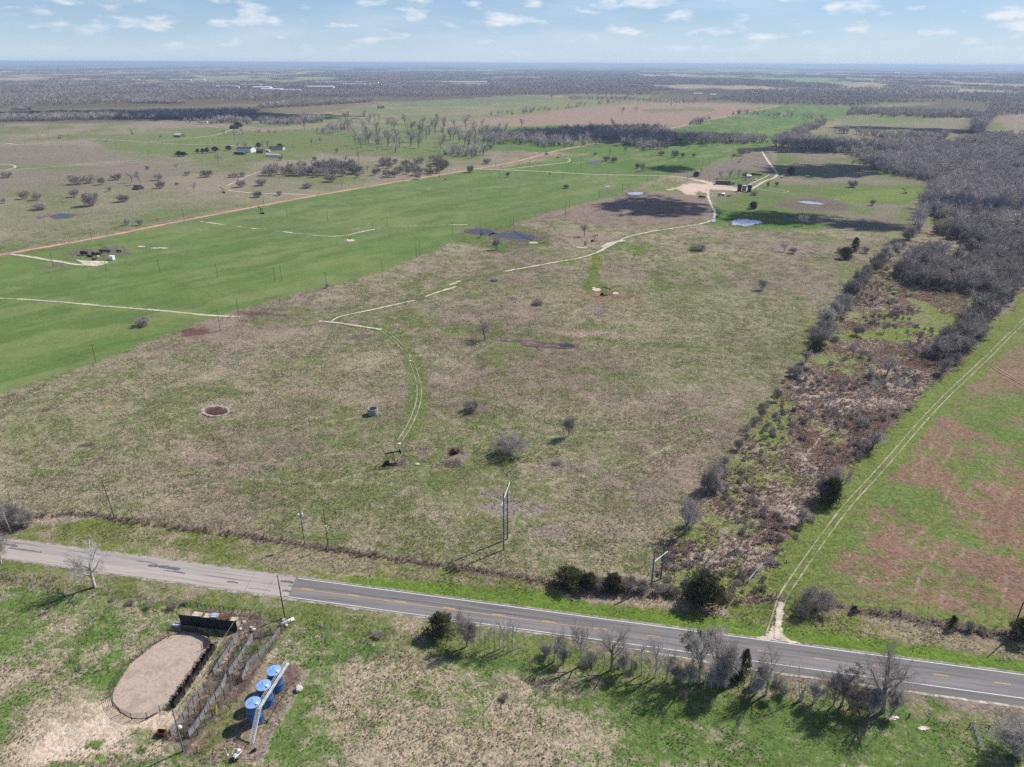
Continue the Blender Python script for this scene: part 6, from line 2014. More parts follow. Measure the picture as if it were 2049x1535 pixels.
for f0, f1 in ((.02, .10), (.20, .27), (.36, .44), (.58, .64), (.76, .80), (.9, .97)):
    mb = MB()
    L = CL * (f1 - f0)
    mb.box((0, .62, .85), (.06, 1.2, 1.7)).box((L, .62, .85), (.06, 1.2, 1.7)).box((L / 2, .02, .5), (L, .05, 1.0))
    mb.tube((0, 0, 1.9), (L, 0, 1.9), .04, seg=4).tube((0, 1.2, 1.9), (L, 1.2, 1.9), .04, seg=4).tube((0, -.5, 1.75), (0, 1.6, 1.75), .04, seg=4)
    o = mb.build('chute_box', BLK, cb)
    o.location = (ux * f0, uy * f0, 0)
    o.rotation_euler = (0, 0, ca_)
# stock pens: long fences and cross fences
PG = 'pipe and panel fences of the stock pens'
fence('pen_fence', q15((1345, 395), (1215, 585), (1140, 705)), 1.75, 8, .032, STL, GRY, 'grey slatted pen fence nearest the black screen wall', step=2.4, pr=.08, group=PG, slat=True)
fence('pen_fence', q15((1060, 835), (975, 950), (893, 1070), (790, 1205)), 1.75, 8, .032, STL, GRY, 'grey slatted pen fence beside the wooden pole at the lower pens', step=2.4, pr=.08, group=PG, slat=True)
fence('pen_fence', q15((1465, 400), (1410, 490), (1340, 600), (1265, 710)), 1.75, 8, .032, STL, GRY, 'middle slatted fence of the upper stock pens', step=2.4, pr=.08, group=PG, slat=True)
fence('pen_fence', q15((1250, 730), (1205, 830), (1105, 965), (1030, 1090), (938, 1215)), 1.75, 8, .032, STL, GRY, 'middle slatted fence of the lower stock pens', step=2.4, pr=.08, group=PG, slat=True)
fence('pen_fence', q15((1690, 345), (1620, 440), (1510, 560), (1430, 625), (1375, 760)), 1.6, 7, .03, STL, GRY, 'slatted fence right of the middle one in the upper stock pens', step=2.6, pr=.07, group=PG, slat=True)
fence('pen_fence', q15((1762, 245), (1700, 345), (1540, 610), (1395, 820), (1200, 1075), (1005, 1335)), 1.35, 3, .035, M_('red_pipe'), M_('red_pipe'), 'long dark red pipe fence between the stock pens and the blue tanks', step=3.0, pr=.05, group=PG)
fence('pen_fence', q15((1008, 155), (1150, 170), (1300, 188), (1440, 205), (1605, 232), (1770, 268)), 1.5, 6, .032, STL, STL, 'dark pipe fence closing the top of the stock pens below the highway', step=2.2, pr=.07, group=PG, verts=1)
for k, (a, b, lb) in enumerate([((1345, 395), (1465, 400), 'uppermost short cross fence of the stock pens'), ((1530, 385), (1690, 345), 'cross fence near the top right corner of the pens'), ((1465, 400), (1530, 385), 'short steel cross panel beside the pale boulders of the pens'),
                                ((1262, 590), (1340, 600), 'cross fence between the first two upper pen alleys'), ((1140, 705), (1375, 760), 'long cross fence halfway down the stock pens'),
                                ((1060, 835), (1205, 830), 'cross fence at the top of the lower pens'), ((975, 950), (1105, 965), 'second cross fence of the lower pens'), ((893, 1070), (1030, 1090), 'third cross fence of the lower pens'),
                                ((790, 1205), (938, 1215), 'bottom cross fence of the lower pens'), ((895, 1320), (1005, 1340), 'sloping pipe gate at the bottom end of the pens alley')]):
    fence('cross_fence', q15(a, b), 1.6, 6, .032, STL, STL, lb, step=2.5, pr=.06, group=PG + ', cross fences')
for k, (pts_, lb) in enumerate([(((1110, 870), (1030, 960), (940, 1080), (870, 1190)), 'rail fence between the arena chutes and the lower slatted pens'), (((1290, 420), (1190, 560), (1110, 680)), 'rail fence between the arena and the upper slatted pens'),
                                (((1160, 850), (1075, 960), (1000, 1080), (900, 1220)), 'inner rail fence down the middle of the lower pens'), (((1400, 400), (1300, 560), (1225, 690)), 'inner rail fence down the first upper pen alley'),
                                (((1600, 340), (1480, 500), (1400, 640)), 'inner rail fence of the third upper pen alley'), (((1330, 770), (1230, 900), (1130, 1040), (1010, 1190)), 'rail fence beside the red-brown alley of the lower pens')]):
    fence('rail_fence', q15(*pts_), 1.65, 5, .035, STL, STL, lb, step=2.2, pr=.08, group=PG + ', inner rails')
for k, (a, b, lb) in enumerate([((1240, 500), (1370, 490), 'steel gate panel across the first upper pen alley'), ((1180, 640), (1260, 660), 'steel gate panel low in the first upper pen alley'), ((1400, 500), (1500, 510), 'steel gate panel across the middle upper pen alley'),
                                ((1020, 890), (1155, 900), 'steel gate panel in the upper part of the lower pens'), ((935, 1010), (1070, 1025), 'steel gate panel in the centre of the lower pens'), ((840, 1140), (985, 1150), 'steel gate panel in the bottom part of the lower pens')]):
    fence('gate_panel', q15(a, b), 1.6, 6, .032, STL, STL, lb, 'gate', step=3.5, pr=.07, group=PG + ', gate panels', pname='leaf')
fence('yellow_gate', q15((1115, 975), (1170, 985), (1165, 1040)), 1.5, 4, .03, mat('yellow_paint', (.42, .36, .06), .7), MATS['yellow_paint'], 'yellow tube gate standing open in the lower stock pens', 'gate', step=3, pr=.04, verts=3)
fence('brown_gate', q15((1270, 730), (1400, 750)), 1.4, 5, .035, M_('rust'), M_('rust'), 'rusty red gate in the middle of the stock pens', 'gate', step=4, pr=.05, verts=2)
mb = MB()
mb.tube((-.2, -1.6, .35), (-.2, 1.6, .35), .42, seg=10)
o = mb.build('feed_trough', M_('white_paint'), smooth=True)
x, y = GP(q15((1745, 275)))[0]
o.location, o.rotation_euler = (x, y, 0), (0, 0, -.9)
o['label'], o['category'] = 'pale tank trough at the top right corner of the stock pens', 'trough'
x, y = GP(q15((840, 298)))[0]
mb = MB()
mb.box((0, 0, .32), (1.9, .95, .06)).box((0, .47, .35), (1.9, .05, .6)).box((0, -.47, .35), (1.9, .05, .6)).box((.93, 0, .35), (.05, .9, .6)).box((-.93, 0, .35), (.05, .9, .6))
o = mb.build('water_trough', mat('blue_grey_paint', (.36, .40, .50), .6))
o.location, o.rotation_euler = (x, y, 0), (0, 0, -.15)
o['label'], o['category'] = 'pale blue-grey open trough at the left end of the black screen wall', 'trough'
mb = MB()
mb.box((0, 0, .12), (1.7, 1.2, .1)).box((0, .5, .5), (1.7, .06, .8)).box((0, -.5, .5), (1.7, .06, .8)).box((.8, 0, .5), (.06, 1, .8)).box((-.8, 0, .5), (.06, 1, .8))
x, y = GP(q15((712, 1188)))[0]
o = mb.build('loading_frame', M_('rust'))
o.location, o.rotation_euler = (x, y, 0), (0, 0, -.1)
o['label'], o['category'] = 'rusty square loading frame at the lower left corner of the pens', 'frame'
# pale boulders (wrapped bales) in the pens
for k, (x, y, r, lb) in enumerate([(1462, 332, .62, 'largest pale round bale on the ground near the top of the pens'), (1355, 328, .42, 'pale round bale at the right end of the screen wall'), (1385, 268, .42, 'pale round bale behind the end of the screen wall'),
                                   (1445, 312, .35, 'small pale bale touching the largest bale'), (1838, 822, .85, 'lone pale round boulder at the right edge of the blue tank yard'), (1715, 258, .6, 'long pale bale by the pole foot at the pens'),
                                   (1733, 298, .4, 'small pale stone at the top right pen corner')]):
    bm = bmesh.new()
    bmesh.ops.create_icosphere(bm, subdivisions=2, radius=r)
    rr = random.Random(k)
    for v in bm.verts:
        v.co *= 1 + .12 * math.sin(v.co.x * 9 / r + k) + rr.uniform(-.04, .04)
        v.co.z = max(v.co.z * .8, -r * .3)
    me = bpy.data.meshes.new('boulder')
    bm.to_mesh(me)
    bm.free()
    me.materials.append(M_('pale_stone'))
    gx_, gy_ = GP(q15((x, y)))[0]
    link('boulder', me, None, lb, 'boulder', 'pale boulders and bales around the pens', None, (gx_, gy_, r * .4))
# junk lying in a row behind the screen wall
for k, (x, y, w, d, h, m_, lb) in enumerate([(1005, 208, 2.3, 1.4, .3, 'pale_stone', 'pale tan sheet lying behind the left half of the screen wall'), (1095, 220, 2.0, 1.3, .25, 'pale_stone', 'light tan slab in the middle of the junk row'),
                                             (1148, 222, 1.9, 1.5, .5, 'blue_grey_paint', 'grey-green framed panel in the junk row behind the screen wall'), (1235, 240, 2.0, 1.3, .3, 'rust', 'rusty frame in the junk row behind the screen wall'),
                                             (1310, 248, 1.7, 1.2, .3, 'pale_stone', 'right-hand pale slab of the junk row')]):
    gx_, gy_ = GP(q15((x, y)))[0]
    t = thing('scrap_heap', lb, 'scrap', (gx_, gy_, 0), -.14 + .05 * k, 'junk row behind the screen wall')
    MB().box((0, 0, h), (w, d, .07), bev=.02).build('sheet', M_(m_), t)
    f_ = MB()
    for sx_ in (-1, 1):
        f_.tube((sx_ * w / 2, -d / 2, 0), (sx_ * w / 2, -d / 2, h + .6), .04).tube((sx_ * w / 2, d / 2, 0), (sx_ * w / 2, d / 2, h + .5), .04).tube((sx_ * w / 2, -d / 2, h + .5), (sx_ * w / 2, d / 2, h + .4), .03)
    f_.tube((-w / 2, -d / 2, h + .6), (w / 2, -d / 2, h + .6), .03)
    f_.build('frame', M_('rust' if k % 2 else 'pipe_steel'), t)

# ---------------------------------------------------------------- three blue tanks with catwalk and stair
TH_ = 4.9
TB = [G(506, 1405.7, TH_), G(527, 1371, TH_), G(548, 1341.5, TH_)]
TR = 1.52


def oil_tank(x, y, label, h=TH_, r=TR, wall='tank_blue', roof='tank_roof', group='three blue oil tanks', vent=True, hatch=True, cat='tank', rz=0.0):
    t = thing('storage_tank', label, cat, (x, y, 0), rz, group)
    MB().lathe([(r, 0), (r, h * .333), (r + .012, h * .335), (r, h * .338), (r, h * .664), (r + .012, h * .667), (r, h * .67), (r, h - .02), (r + .04, h - .02), (r + .04, h + .02), (r, h + .02)], 36).build('shell', M_(wall), t, smooth=True)
    MB().lathe([(r + .001, h), (r * .5, h + .12), (.0001, h + .22)], 36).build('roof', M_(roof), t, smooth=True)
    shell_, roof_ = t.children[0], t.children[-1]
    for ch_ in t.children:
        if ch_.name.startswith('roof'):
            roof_ = ch_
        else:
            shell_ = ch_
    if hatch:
        MB().lathe([(.001, 0), (.24, 0), (.24, .22), (.26, .24), (.0001, .27)], 12, Matrix.Translation((r * .62, -r * .25, h + .08))).build('hatch', M_('white_paint'), roof_)
    if vent:
        MB().tube((-.1, .1, h + .1), (-.1, .1, h + .75), .045).tube((-.1, .1, h + .75), (-.1, -.05, h + .85), .05).build('vent_pipe', M_('pipe_steel'), roof_)
    MB().lathe([(.0001, 0), (.30, 0), (.30, .06), (.0001, .08)], 12, Matrix.Translation((r * .7, -r * .7, .6)) @ Matrix.Rotation(-math.pi / 4, 4, 'Z') @ Matrix.Rotation(math.pi / 2, 4, 'Y')).build('manhole', M_(wall), shell_)
    return t


for (x, y), lb in zip(TB, ['blue storage tank nearest the stair, lowest of the three in the picture', 'middle blue storage tank with a tall vent pipe', 'blue storage tank farthest from the stair, next to the highway side']):
    oil_tank(x, y, lb)
dx, dy = TB[2][0] - TB[0][0], TB[2][1] - TB[0][1]
L3 = math.hypot(dx, dy)
ax1, ay1 = dx / L3, dy / L3                      # along the tanks, away from the camera
px1, py1 = ay1, -ax1                             # to the right
cx0, cy0 = TB[0][0] + px1 * (TR + .42) - ax1 * .9, TB[0][1] + py1 * (TR + .42) - ay1 * .9
cw = thing('catwalk', 'white steel catwalk and steep stair along the right side of the blue tanks', 'catwalk', (cx0, cy0, 0), math.atan2(ay1, ax1))
WL = L3 + 3.4
mb = MB()
for k in range(11):
    mb.box((WL * (k + .5) / 11, 0, TH_ + .02), (WL / 11 - .05, .56, .05))
mb.build('walkway_grating', mat('worn_white', (.48, .47, .45), .7, 0, .25, 3, col2=(.30, .27, .25), thr=.55), cw)
mb = MB()
for s in (-1, 1):
    mb.box((WL / 2, s * .31, TH_ - .06), (WL, .05, .14))
mb.build('walkway_frame', M_('galvanised'), cw)
mb = MB()
for s in (-1, 1):
    for z in (.55, 1.07):
        mb.tube((0, s * .33, TH_ + z), (WL, s * .33, TH_ + z), .025, seg=4)
    for k in range(8):
        mb.tube((WL * k / 7, s * .33, TH_), (WL * k / 7, s * .33, TH_ + 1.07), .025, seg=4)
mb.build('handrail', M_('white_paint'), cw)
mb = MB()
for k in (1.2, 4.8, 8.4, WL - .1):
    for s in (-1, 1):
        mb.tube((k, s * .36, 0), (k, s * .36, TH_ - .1), .05, seg=5)
mb.build('leg_posts', M_('galvanised'), cw)
SL = 4.3
for s in (-1, 1):
    mb = MB()
    p = Matrix.Translation((-SL / 2, s * .32, TH_ / 2)) @ Matrix.Rotation(-math.atan2(TH_, SL), 4, 'Y')
    mb.box((0, 0, 0), (math.hypot(SL, TH_), .06, .2), M=p)
    mb.build('stair_stringer', M_('white_paint'), cw)
    mb = MB()
    mb.tube((-SL, s * .34, .9), (0, s * .33, TH_ + .95), .025, seg=4).tube((-SL, s * .34, .5), (0, s * .33, TH_ + .5), .02, seg=4)
    for k in range(6):
        f_ = k / 5
        mb.tube((-SL * (1 - f_), s * .33, TH_ * f_), (-SL * (1 - f_), s * .33, TH_ * f_ + .92), .022, seg=4)
    mb.build('stair_rail', M_('white_paint'), cw)
tread = mesh_of(MB().box((0, 0, 0), (.20, .60, .04)), 'tread', M_('white_paint'))
for k in range(22):
    f_ = (k + .5) / 22
    link('tread', tread, cw, loc=(-SL * (1 - f_), 0, TH_ * f_))
# piping at the tank feet
mb = MB()
for k in range(3):
    bx_, by_ = TB[k][0] + px1 * (TR + .1), TB[k][1] + py1 * (TR + .1)
    mb.tube((bx_, by_, .4), (bx_ + px1 * .9, by_ + py1 * .9, .4), .07, seg=6)
a0 = (TB[0][0] + px1 * (TR + 1.0), TB[0][1] + py1 * (TR + 1.0), .4)
a1 = (TB[2][0] + px1 * (TR + 1.0), TB[2][1] + py1 * (TR + 1.0), .4)
mb.tube(a0, a1, .08, seg=6)
mb.build('flow_line', M_('pipe_steel'), label='low steel pipe running along the feet of the blue tanks', cat='pipe')
# low fence of the tank yard, white cart and bits at its bottom edge
fence('yard_fence', q15((1005, 1335), (1130, 1370), (1300, 1385), (1480, 1400)), .9, 2, .03, M_('pipe_steel'), M_('red_pipe'), 'low dark pipe fence at the bottom edge of the tank yard', step=3.2, pr=.05)
x, y = GP(q15((1305, 1400)))[0]
t = thing('utility_cart', 'white tubular trailer frame with dark wheels at the bottom of the tank yard', 'trailer', (x, y, 0), 1.15)
MB().box((.9, 0, .62), (1.7, .8, .12), bev=.03).box((1.5, 0, .9), (.5, .7, .5), bev=.05).build('body', M_('white_paint'), t)
mb = MB()
for s in (-1, 1):
    mb.path([(-.2, s * .35, .5), (.2, s * .42, 1.5), (1.2, s * .42, 1.7), (1.7, s * .38, .8)], .035)
mb.tube((.2, -.42, 1.5), (.2, .42, 1.5), .03).tube((1.2, -.42, 1.7), (1.2, .42, 1.7), .03)
mb.build('hoop_frame', M_('white_paint'), t)
for s in (-1, 1):
    MB().tube((.1, s * .5, .32), (.1, s * .68, .32), .32, seg=14).build('wheel', BLK, t)
MB().box((-.1, 0, .5), (.5, .7, .45), bev=.03).build('engine', BLK, t)
x, y = GP(q15((1262, 1385)))[0]
t = thing('valve_standpipe', 'thin white bent standpipe left of the white trailer frame', 'pipe', (x, y, 0))
MB().path([(0, 0, 0), (-.1, 0, 1.0), (-.45, .3, 2.3), (-.7, .3, 2.5)], .05).build('pipe', M_('white_paint'), t)
MB().lathe([(.001, 0), (.16, 0), (.16, .3), (.001, .32)], 8, Matrix.Translation((0, 0, .8))).build('valve', M_('white_paint'), t)
x, y = GP(q15((1465, 1330)))[0]
t = thing('pump_unit', 'small black pump with its shadow, right of the white trailer frame', 'pump', (x, y, 0), .6)
MB().box((0, 0, .35), (.9, .4, .4), bev=.05).tube((-.4, 0, .5), (.6, 0, .5), .16, seg=8).tube((.3, 0, .5), (.3, 0, 1.0), .08, seg=6).build('body', BLK, t)
MB().tube((-.3, -.25, .2), (-.3, .25, .2), .2, seg=10).build('flywheel', M_('pipe_steel'), t)
MB().box((0, 0, .06), (1.2, .5, .12)).build('skid', M_('pipe_steel'), t)


# ---------------------------------------------------------------- pumpjacks
def pumpjack(px, py, s, rz, label, m='dark_rust', head='black_steel', nod=.08, base=True, loc=None):
    x, y = loc or G(px, py)
    t = thing('pumpjack', label, 'pumpjack', (x, y, 0), rz, 'pumpjacks in the fields')
    t.scale = (s * .68, s * .68, s * .92)
    A, Bk = M_(m), M_(head)
    MB().box((-1.1, 0, .16), (6.6, .18, .28)).box((-1.1, .75, .16), (6.6, .14, .26)).box((-1.1, -.75, .16), (6.6, .14, .26)).box((-4.2, 0, .2), (.2, 1.6, .2)).box((0, 0, .2), (.2, 1.6, .2)).box((2.0, 0, .2), (.2, 1.6, .2)).build('skid', A, t)
    top = 4.3
    mb = MB()
    for s_ in (-1, 1):
        mb.tube((1.15, s_ * .75, .25), (.55, s_ * .12, top), .10, .08, 5).tube((-.35, s_ * .75, .25), (.45, s_ * .12, top), .09, .07, 5)
        mb.tube((.9, s_ * .5, 1.7), (-.1, s_ * .55, 1.7), .05, seg=4)
    mb.tube((.98, -.6, 1.3), (.98, .6, 1.3), .05, seg=4).tube((.78, -.35, 2.8), (.78, .35, 2.8), .05, seg=4)
    sp_ = mb.build('samson_post', A, t)
    R = Matrix.Translation((.5, 0, top + .12)) @ Matrix.Rotation(-nod, 4, 'Y')
    bm_ = MB().box((-.55, 0, .16), (6.2, .26, .42), M=R).box((.0, 0, -.06), (.5, .5, .25), M=R).build('walking_beam', A, t)
    prof = [(2.4, .45), (2.85, .75), (3.25, .55), (3.42, .05), (3.38, -.5), (3.2, -1.05), (3.0, -1.1), (2.75, -.45), (2.45, -.1)]
    MB().prism(prof, -.17, .17, R).build('horsehead', Bk, bm_)
    mb = MB()
    tip = R @ Vector((3.38, 0, -.4))
    mb.tube((tip.x, -.08, tip.z), (tip.x + .02, -.08, 1.35), .018, seg=4).tube((tip.x, .08, tip.z), (tip.x + .02, .08, 1.35), .018, seg=4).box((tip.x + .02, 0, 1.32), (.12, .28, .08)).tube((tip.x + .02, 0, 1.3), (tip.x + .02, 0, .8), .02, seg=5)
    mb.build('bridle', M_('pipe_steel'), bm_)
    mb = MB()
    mb.tube((tip.x, 0, 0), (tip.x, 0, .95), .11, seg=8).tube((tip.x - .35, 0, .55), (tip.x + .35, 0, .55), .08, seg=6).lathe([(.001, .2), (.22, .2), (.22, .28), (.001, .28)], 10, Matrix.Translation((tip.x, 0, 0)))
    mb.build('wellhead', M_('pipe_steel'), t)
    MB().box((-2.0, 0, .85), (1.2, .9, 1.1), bev=.08).box((-2.0, 0, 1.5), (.7, .6, .35), bev=.08).build('gearbox', A, t)
    back = R @ Vector((-3.45, 0, .05))
    for s_ in (-1, 1):
        mb = MB()
        K = Matrix.Translation((-2.0, s_ * .62, 1.35)) @ Matrix.Rotation(-.5, 4, 'Y')
        mb.box((-.45, 0, 0), (2.0, .14, .3), M=K)
        mb.prism([(-1.7, -.35), (-1.0, -.62), (-.5, -.45), (-.5, .45), (-1.0, .62), (-1.7, .35)], -.17, .17, K)
        mb.build('crank_counterweight', Bk, t)
        pin = K @ Vector((.45, 0, 0))
        MB().tube((pin.x, s_ * .62, pin.z), (back.x, s_ * .5, back.z), .05, seg=5).build('pitman_arm', A, t)
    MB().tube((back.x, -.6, back.z), (back.x, .6, back.z), .09, seg=6).box((back.x, 0, back.z + .1), (.3, .4, .3)).build('equaliser', A, t)
    MB().box((-3.6, 0, .65), (.8, .6, .7), bev=.06).tube((-3.6, -.45, .8), (-3.6, -.3, .8), .38, seg=12).box((-2.8, -.5, .95), (1.7, .12, .5), bev=.03).build('motor', Bk, t)
    mb = MB()
    for k in range(9):
        f_ = k / 8
        mb.tube((1.15 - .6 * f_ + .05, .75 - .63 * f_ - .22, .3 + 4 * f_), (1.15 - .6 * f_ + .05, .75 - .63 * f_ + .12, .3 + 4 * f_), .015, seg=3)
    mb.build('ladder', A, sp_)
    return t


PJ = [(786, 930, 903, .10, 'rusty brown pumpjack nearest the camera, below the concrete tank', 'dark_rust', 'dark_rust', .10),
      (1211, 591, 575, -.05, 'black pumpjack beside a white caliche disc in the middle pasture', 'black_steel', 'black_steel', -.22),
      (1189, 483, 471, .35, 'small dark pumpjack by the fork of the caliche track', 'black_steel', 'black_steel', .15),
      (523, 428, 415, 2.6, 'black pumpjack in the green field close to the red dirt road', 'black_steel', 'black_steel', .3),
      (446, 386, 376, 2.7, 'pumpjack on a pale pad left of the round bushes beyond the red road', 'dark_rust', 'black_steel', .25),
      (1438, 435, 425, .2, 'black pumpjack in cloud shade beside the wet track and bright pond', 'black_steel', 'black_steel', .1),
      (1809, 387, 378, 2.8, 'dark pumpjack on the brightest green patch at right', 'black_steel', 'black_steel', .2),
      (1118, 316, 309, -.1, 'black pumpjack inside the loop of the track beyond the green field', 'black_steel', 'black_steel', .0),
      (1480, 325, 319, .2, 'dark pumpjack in the brown pasture above the white-roofed shed', 'dark_rust', 'black_steel', .2),
      (264, 268, 259, 2.5, 'large dark pumpjack with raised beam on the far left plain', 'dark_rust', 'black_steel', .45),
      (121, 277, 270, .4, 'rusty pumpjack beside a pole at far left, by the pale track', 'dark_rust', 'black_steel', .1),
      (322, 274, 268, 1.2, 'small pumpjack left of the little grey-roofed shed on the far plain', 'black_steel', 'black_steel', .2),
      (213, 284, 280, .3, 'tiny dark pumpjack below the pale track on the far left plain', 'black_steel', 'black_steel', .1)]
for px, py, ty, rz, lb, m_, h_, nod in PJ:
    hh = height(px, py, ty)
    pumpjack(px, py, min(max(hh / 4.6, .6), 1.4), rz, lb, m_, h_, nod)
x, y = G(748, 938)
t = fence('wellhead_guard', [(752, 938), (760, 942), (770, 938)], 1.1, 2, .04, M_('pipe_steel'), M_('pipe_steel'), 'bent pipe guard rail left of the nearest pumpjack', 'fence', step=1.6, pr=.06)

# concrete tank
x, y = G(746.5, 829)
t = thing('concrete_tank', 'round open-topped grey concrete tank alone in the pasture', 'tank', (x, y, 0))
Rk, Hk = 10.2 * mpp(746, 829), 2.5
for k in range(4):
    z0, z1 = Hk * k / 4, Hk * (k + 1) / 4 - .05
    MB().lathe([(Rk, z0), (Rk, z1), (Rk - .04, z1 + .05), (Rk - .26, z1 + .05), (Rk - .3, z1), (Rk - .3, z0), (Rk, z0)], 32).build('ring', M_('concrete'), t, smooth=False)
MB().lathe([(.0001, .3), (Rk - .31, .3)], 32).build('bottom', M_('mud'), t)
# collapsed rusty cellar cover and the burnt pit beside it
x, y = G(908, 907)
t = thing('rusty_shelter', 'small rust-red tilted metal shelter on a bare patch right of the nearest pumpjack', 'shelter', (x, y, 0), .35)
MB().prism([(-1.3, 0), (-.9, .05), (.1, 1.7), (1.4, .1), (1.5, 0), (.1, 1.55)], -1.0, 1.0).build('roof_sheet', M_('rust'), t)
MB().poly([(-1.2, .95, 0), (.1, .95, 1.5), (1.3, .95, 0)]).build('back_sheet', M_('dark_rust'), t)
MB().box((1.6, .6, .5), (.1, 1.6, 1.0)).build('side_sheet', M_('rust'), t)
MB().tube((-1.6, -1.1, 0), (-.2, -1.3, 1.2), .06).tube((-.2, -1.3, 1.2), (.2, -.9, 1.7), .05).build('pipe_brace', BLK, t)


# ---------------------------------------------------------------- poles
def pole(px, py, ty, label, group, arms=1, h=None, r=.14, m='pole_wood', parts=True, rz=.3, lean=(0, 0), bits=''):
    x, y = G(px, py)
    hh = h or max(height(px, py, ty), 4.0)
    t = thing('utility_pole', label, 'utility pole', (x, y, 0), rz, group)
    hq = round(hh * 2) / 2
    me = unit(('pole', hq, r, m), lambda: mesh_of(MB().tube((0, 0, -.3), (0, 0, hq), r, r * .62, 7), 'shaft', M_(m)))
    link('shaft', me, t)
    if arms:
        am = unit(('arm', m), lambda: mesh_of(MB().box((0, .12, 0), (2.3, .1, .12)).tube((-.7, .12, 0), (0, .05, -.7), .025, seg=4).tube((.7, .12, 0), (0, .05, -.7), .025, seg=4), 'crossarm', M_('weathered_wood')))
        im = unit('ins', lambda: mesh_of(MB().lathe([(.001, 0), (.05, 0), (.075, .08), (.05, .16), (.001, .18)], 7), 'insulator', M_('white_paint')))
        for k in range(arms):
            ca_o = link('crossarm', am, t, loc=(0, 0, hq - .35 - k * .9))
        for dx_ in (-1.05, 0, 1.05):
            link('insulator', im, ca_o, loc=(dx_, .12 if dx_ else 0, .35 + .9 * (arms - 1) - (.29 if dx_ else 0)))
    if 't' in bits:
        tr = unit('transf', lambda: mesh_of(MB().lathe([(.001, 0), (.26, 0), (.26, .85), (.2, .92), (.001, .95)], 12).tube((0, 0, .9), (0, 0, 1.15), .06), 'transformer', M_('white_paint')))
        for k, (dx_, dz) in enumerate(((-.45, -4.1), (.1, -4.4), (.45, -4.0))[:2 if 'T' not in bits else 3]):
            link('transformer', tr, t, loc=(dx_, .42, hq + dz))
        link('fuse_cutout', unit('cut', lambda: mesh_of(MB().box((0, 0, 0), (.12, .12, .5)).tube((-.5, 0, .3), (.5, 0, .3), .03), 'fuse', M_('white_paint'))), t, loc=(0, .3, hq - 2.2))
    if 'm' in bits:
        link('meter_box', unit('met', lambda: mesh_of(MB().box((0, 0, 0), (.45, .3, .6), bev=.03), 'meter', M_('white_paint'))), t, loc=(.1, -.25, hq * .58))
    if lean != (0, 0):
        t.rotation_euler = (lean[0], lean[1], rz)
    return t, (x, y, hq)


RG = 'wooden poles along the highway and pens'
P1 = pole(229.6, 1039, 961, 'leaning wooden pole at the left fence corner above the old pavement', RG, arms=0, lean=(0, -.04))
P2 = pole(610, 1090, 1011, 'wooden pole with pale transformers, left one of the pair above the highway', RG, arms=0, bits='tT', lean=(0, -.01))
P3 = pole(657, 1097, 1021, 'wooden pole with small white fuses, right one of the pair above the highway', RG, arms=0, bits='m')
P4 = pole(673, 1041, 1019, 'short stub pole standing in the grass behind the pole pair', RG, arms=0, r=.1)
P5 = pole(570, 1236, 1153, 'tall dark pole at the top right corner of the stock pens', RG, arms=0, r=.17, lean=(0, -.01))
P6 = pole(367, 1503, 1420, 'grey pole with white lamp dome among the lower stock pens', RG, arms=0, r=.17, m='grey_pole', bits='')
tl = P6[0]
MB().lathe([(.001, 0), (.34, .0), (.38, .25), (.25, .5), (.001, .55)], 12, Matrix.Translation((.5, -.1, P6[1][2] * .56))).build('lamp_dome', M_('white_paint'), tl)
P7 = pole(2021, 1276, 1203, 'thick dark wooden pole at the right edge beside the cedar', RG, arms=0, r=.19)
# two-pole transmission frames
def hframe(pxa, pya, tya, pxb, pyb, tyb, arm_h, label, tilt):
    a, b = G(pxa, pya), G(pxb, pyb)
    ha, hb = height(pxa, pya, tya), height(pxb, pyb, tyb)
    t = thing('transmission_frame', label, 'transmission pole', (a[0], a[1], 0), 0, 'two-pole transmission frames')
    MB().tube((0, 0, -.3), (0, 0, ha), .25, .17, 10).build('pole', M_('grey_pole'), t)
    bx_, by_ = b[0] - a[0], b[1] - a[1]
    MB().tube((bx_, by_, -.3), (bx_, by_, hb), .25, .17, 10).build('pole', M_('grey_pole'), t)
    d = Vector((bx_, by_, 0)).normalized()
    c = Vector((bx_ / 2, by_ / 2, arm_h))
    La = math.hypot(bx_, by_) / 2 + 1.3
    mb = MB()
    mb.tube(c - d * La - Vector((.3, 0, tilt)), c + d * La + Vector((.3, 0, tilt)), .11, seg=6)
    mb.build('crossarm', M_('white_paint'), t)
    mb = MB()
    mb.tube((0, 0, arm_h - .3), (bx_, by_, arm_h - 4.2), .05, seg=5).tube((bx_, by_, arm_h - .3), (0, 0, arm_h - 4.2), .05, seg=5)
    mb.build('cross_brace', M_('grey_pole'), t)
    im = unit('insl', lambda: mesh_of(MB().lathe([(.001, 0), (.09, -.05), (.12, -.2), (.09, -.35), (.12, -.5), (.09, -.65), (.12, -.8), (.001, -.95)], 7), 'insulator_string', M_('blue_grey_paint')))
    ends = []
    for f_ in (-1, 0, 1):
        p = c + d * La * f_ * .97
        link('insulator_string', im, t, loc=(p.x, p.y, p.z + f_ * tilt - .1))
        ends.append((a[0] + p.x, a[1] + p.y, p.z + f_ * tilt - 1.0))
    return ends


E1 = hframe(1008, 1100, 985, 1015.5, 1079, 969, 16.4, 'grey two-pole frame with a tilted white crossarm at the pasture edge', 1.25)
E2 = hframe(1303, 1174, 1096, 1322, 1158, 1088, 7.6, 'second two-pole frame standing in the brush left of the big round cedar', .3)


def wire(name, a, b, sag, label, cat='power line', r=.02, m='pipe_steel', n=14, group='overhead wires'):
    mb = MB()
    a, b = Vector(a), Vector(b)
    pts = [a.lerp(b, k / n) - Vector((0, 0, sag * 4 * (k / n) * (1 - k / n))) for k in range(n + 1)]
    mb.path(pts, r, 3)
    mb.build(name, M_(m), label=label, cat=cat, group=group)


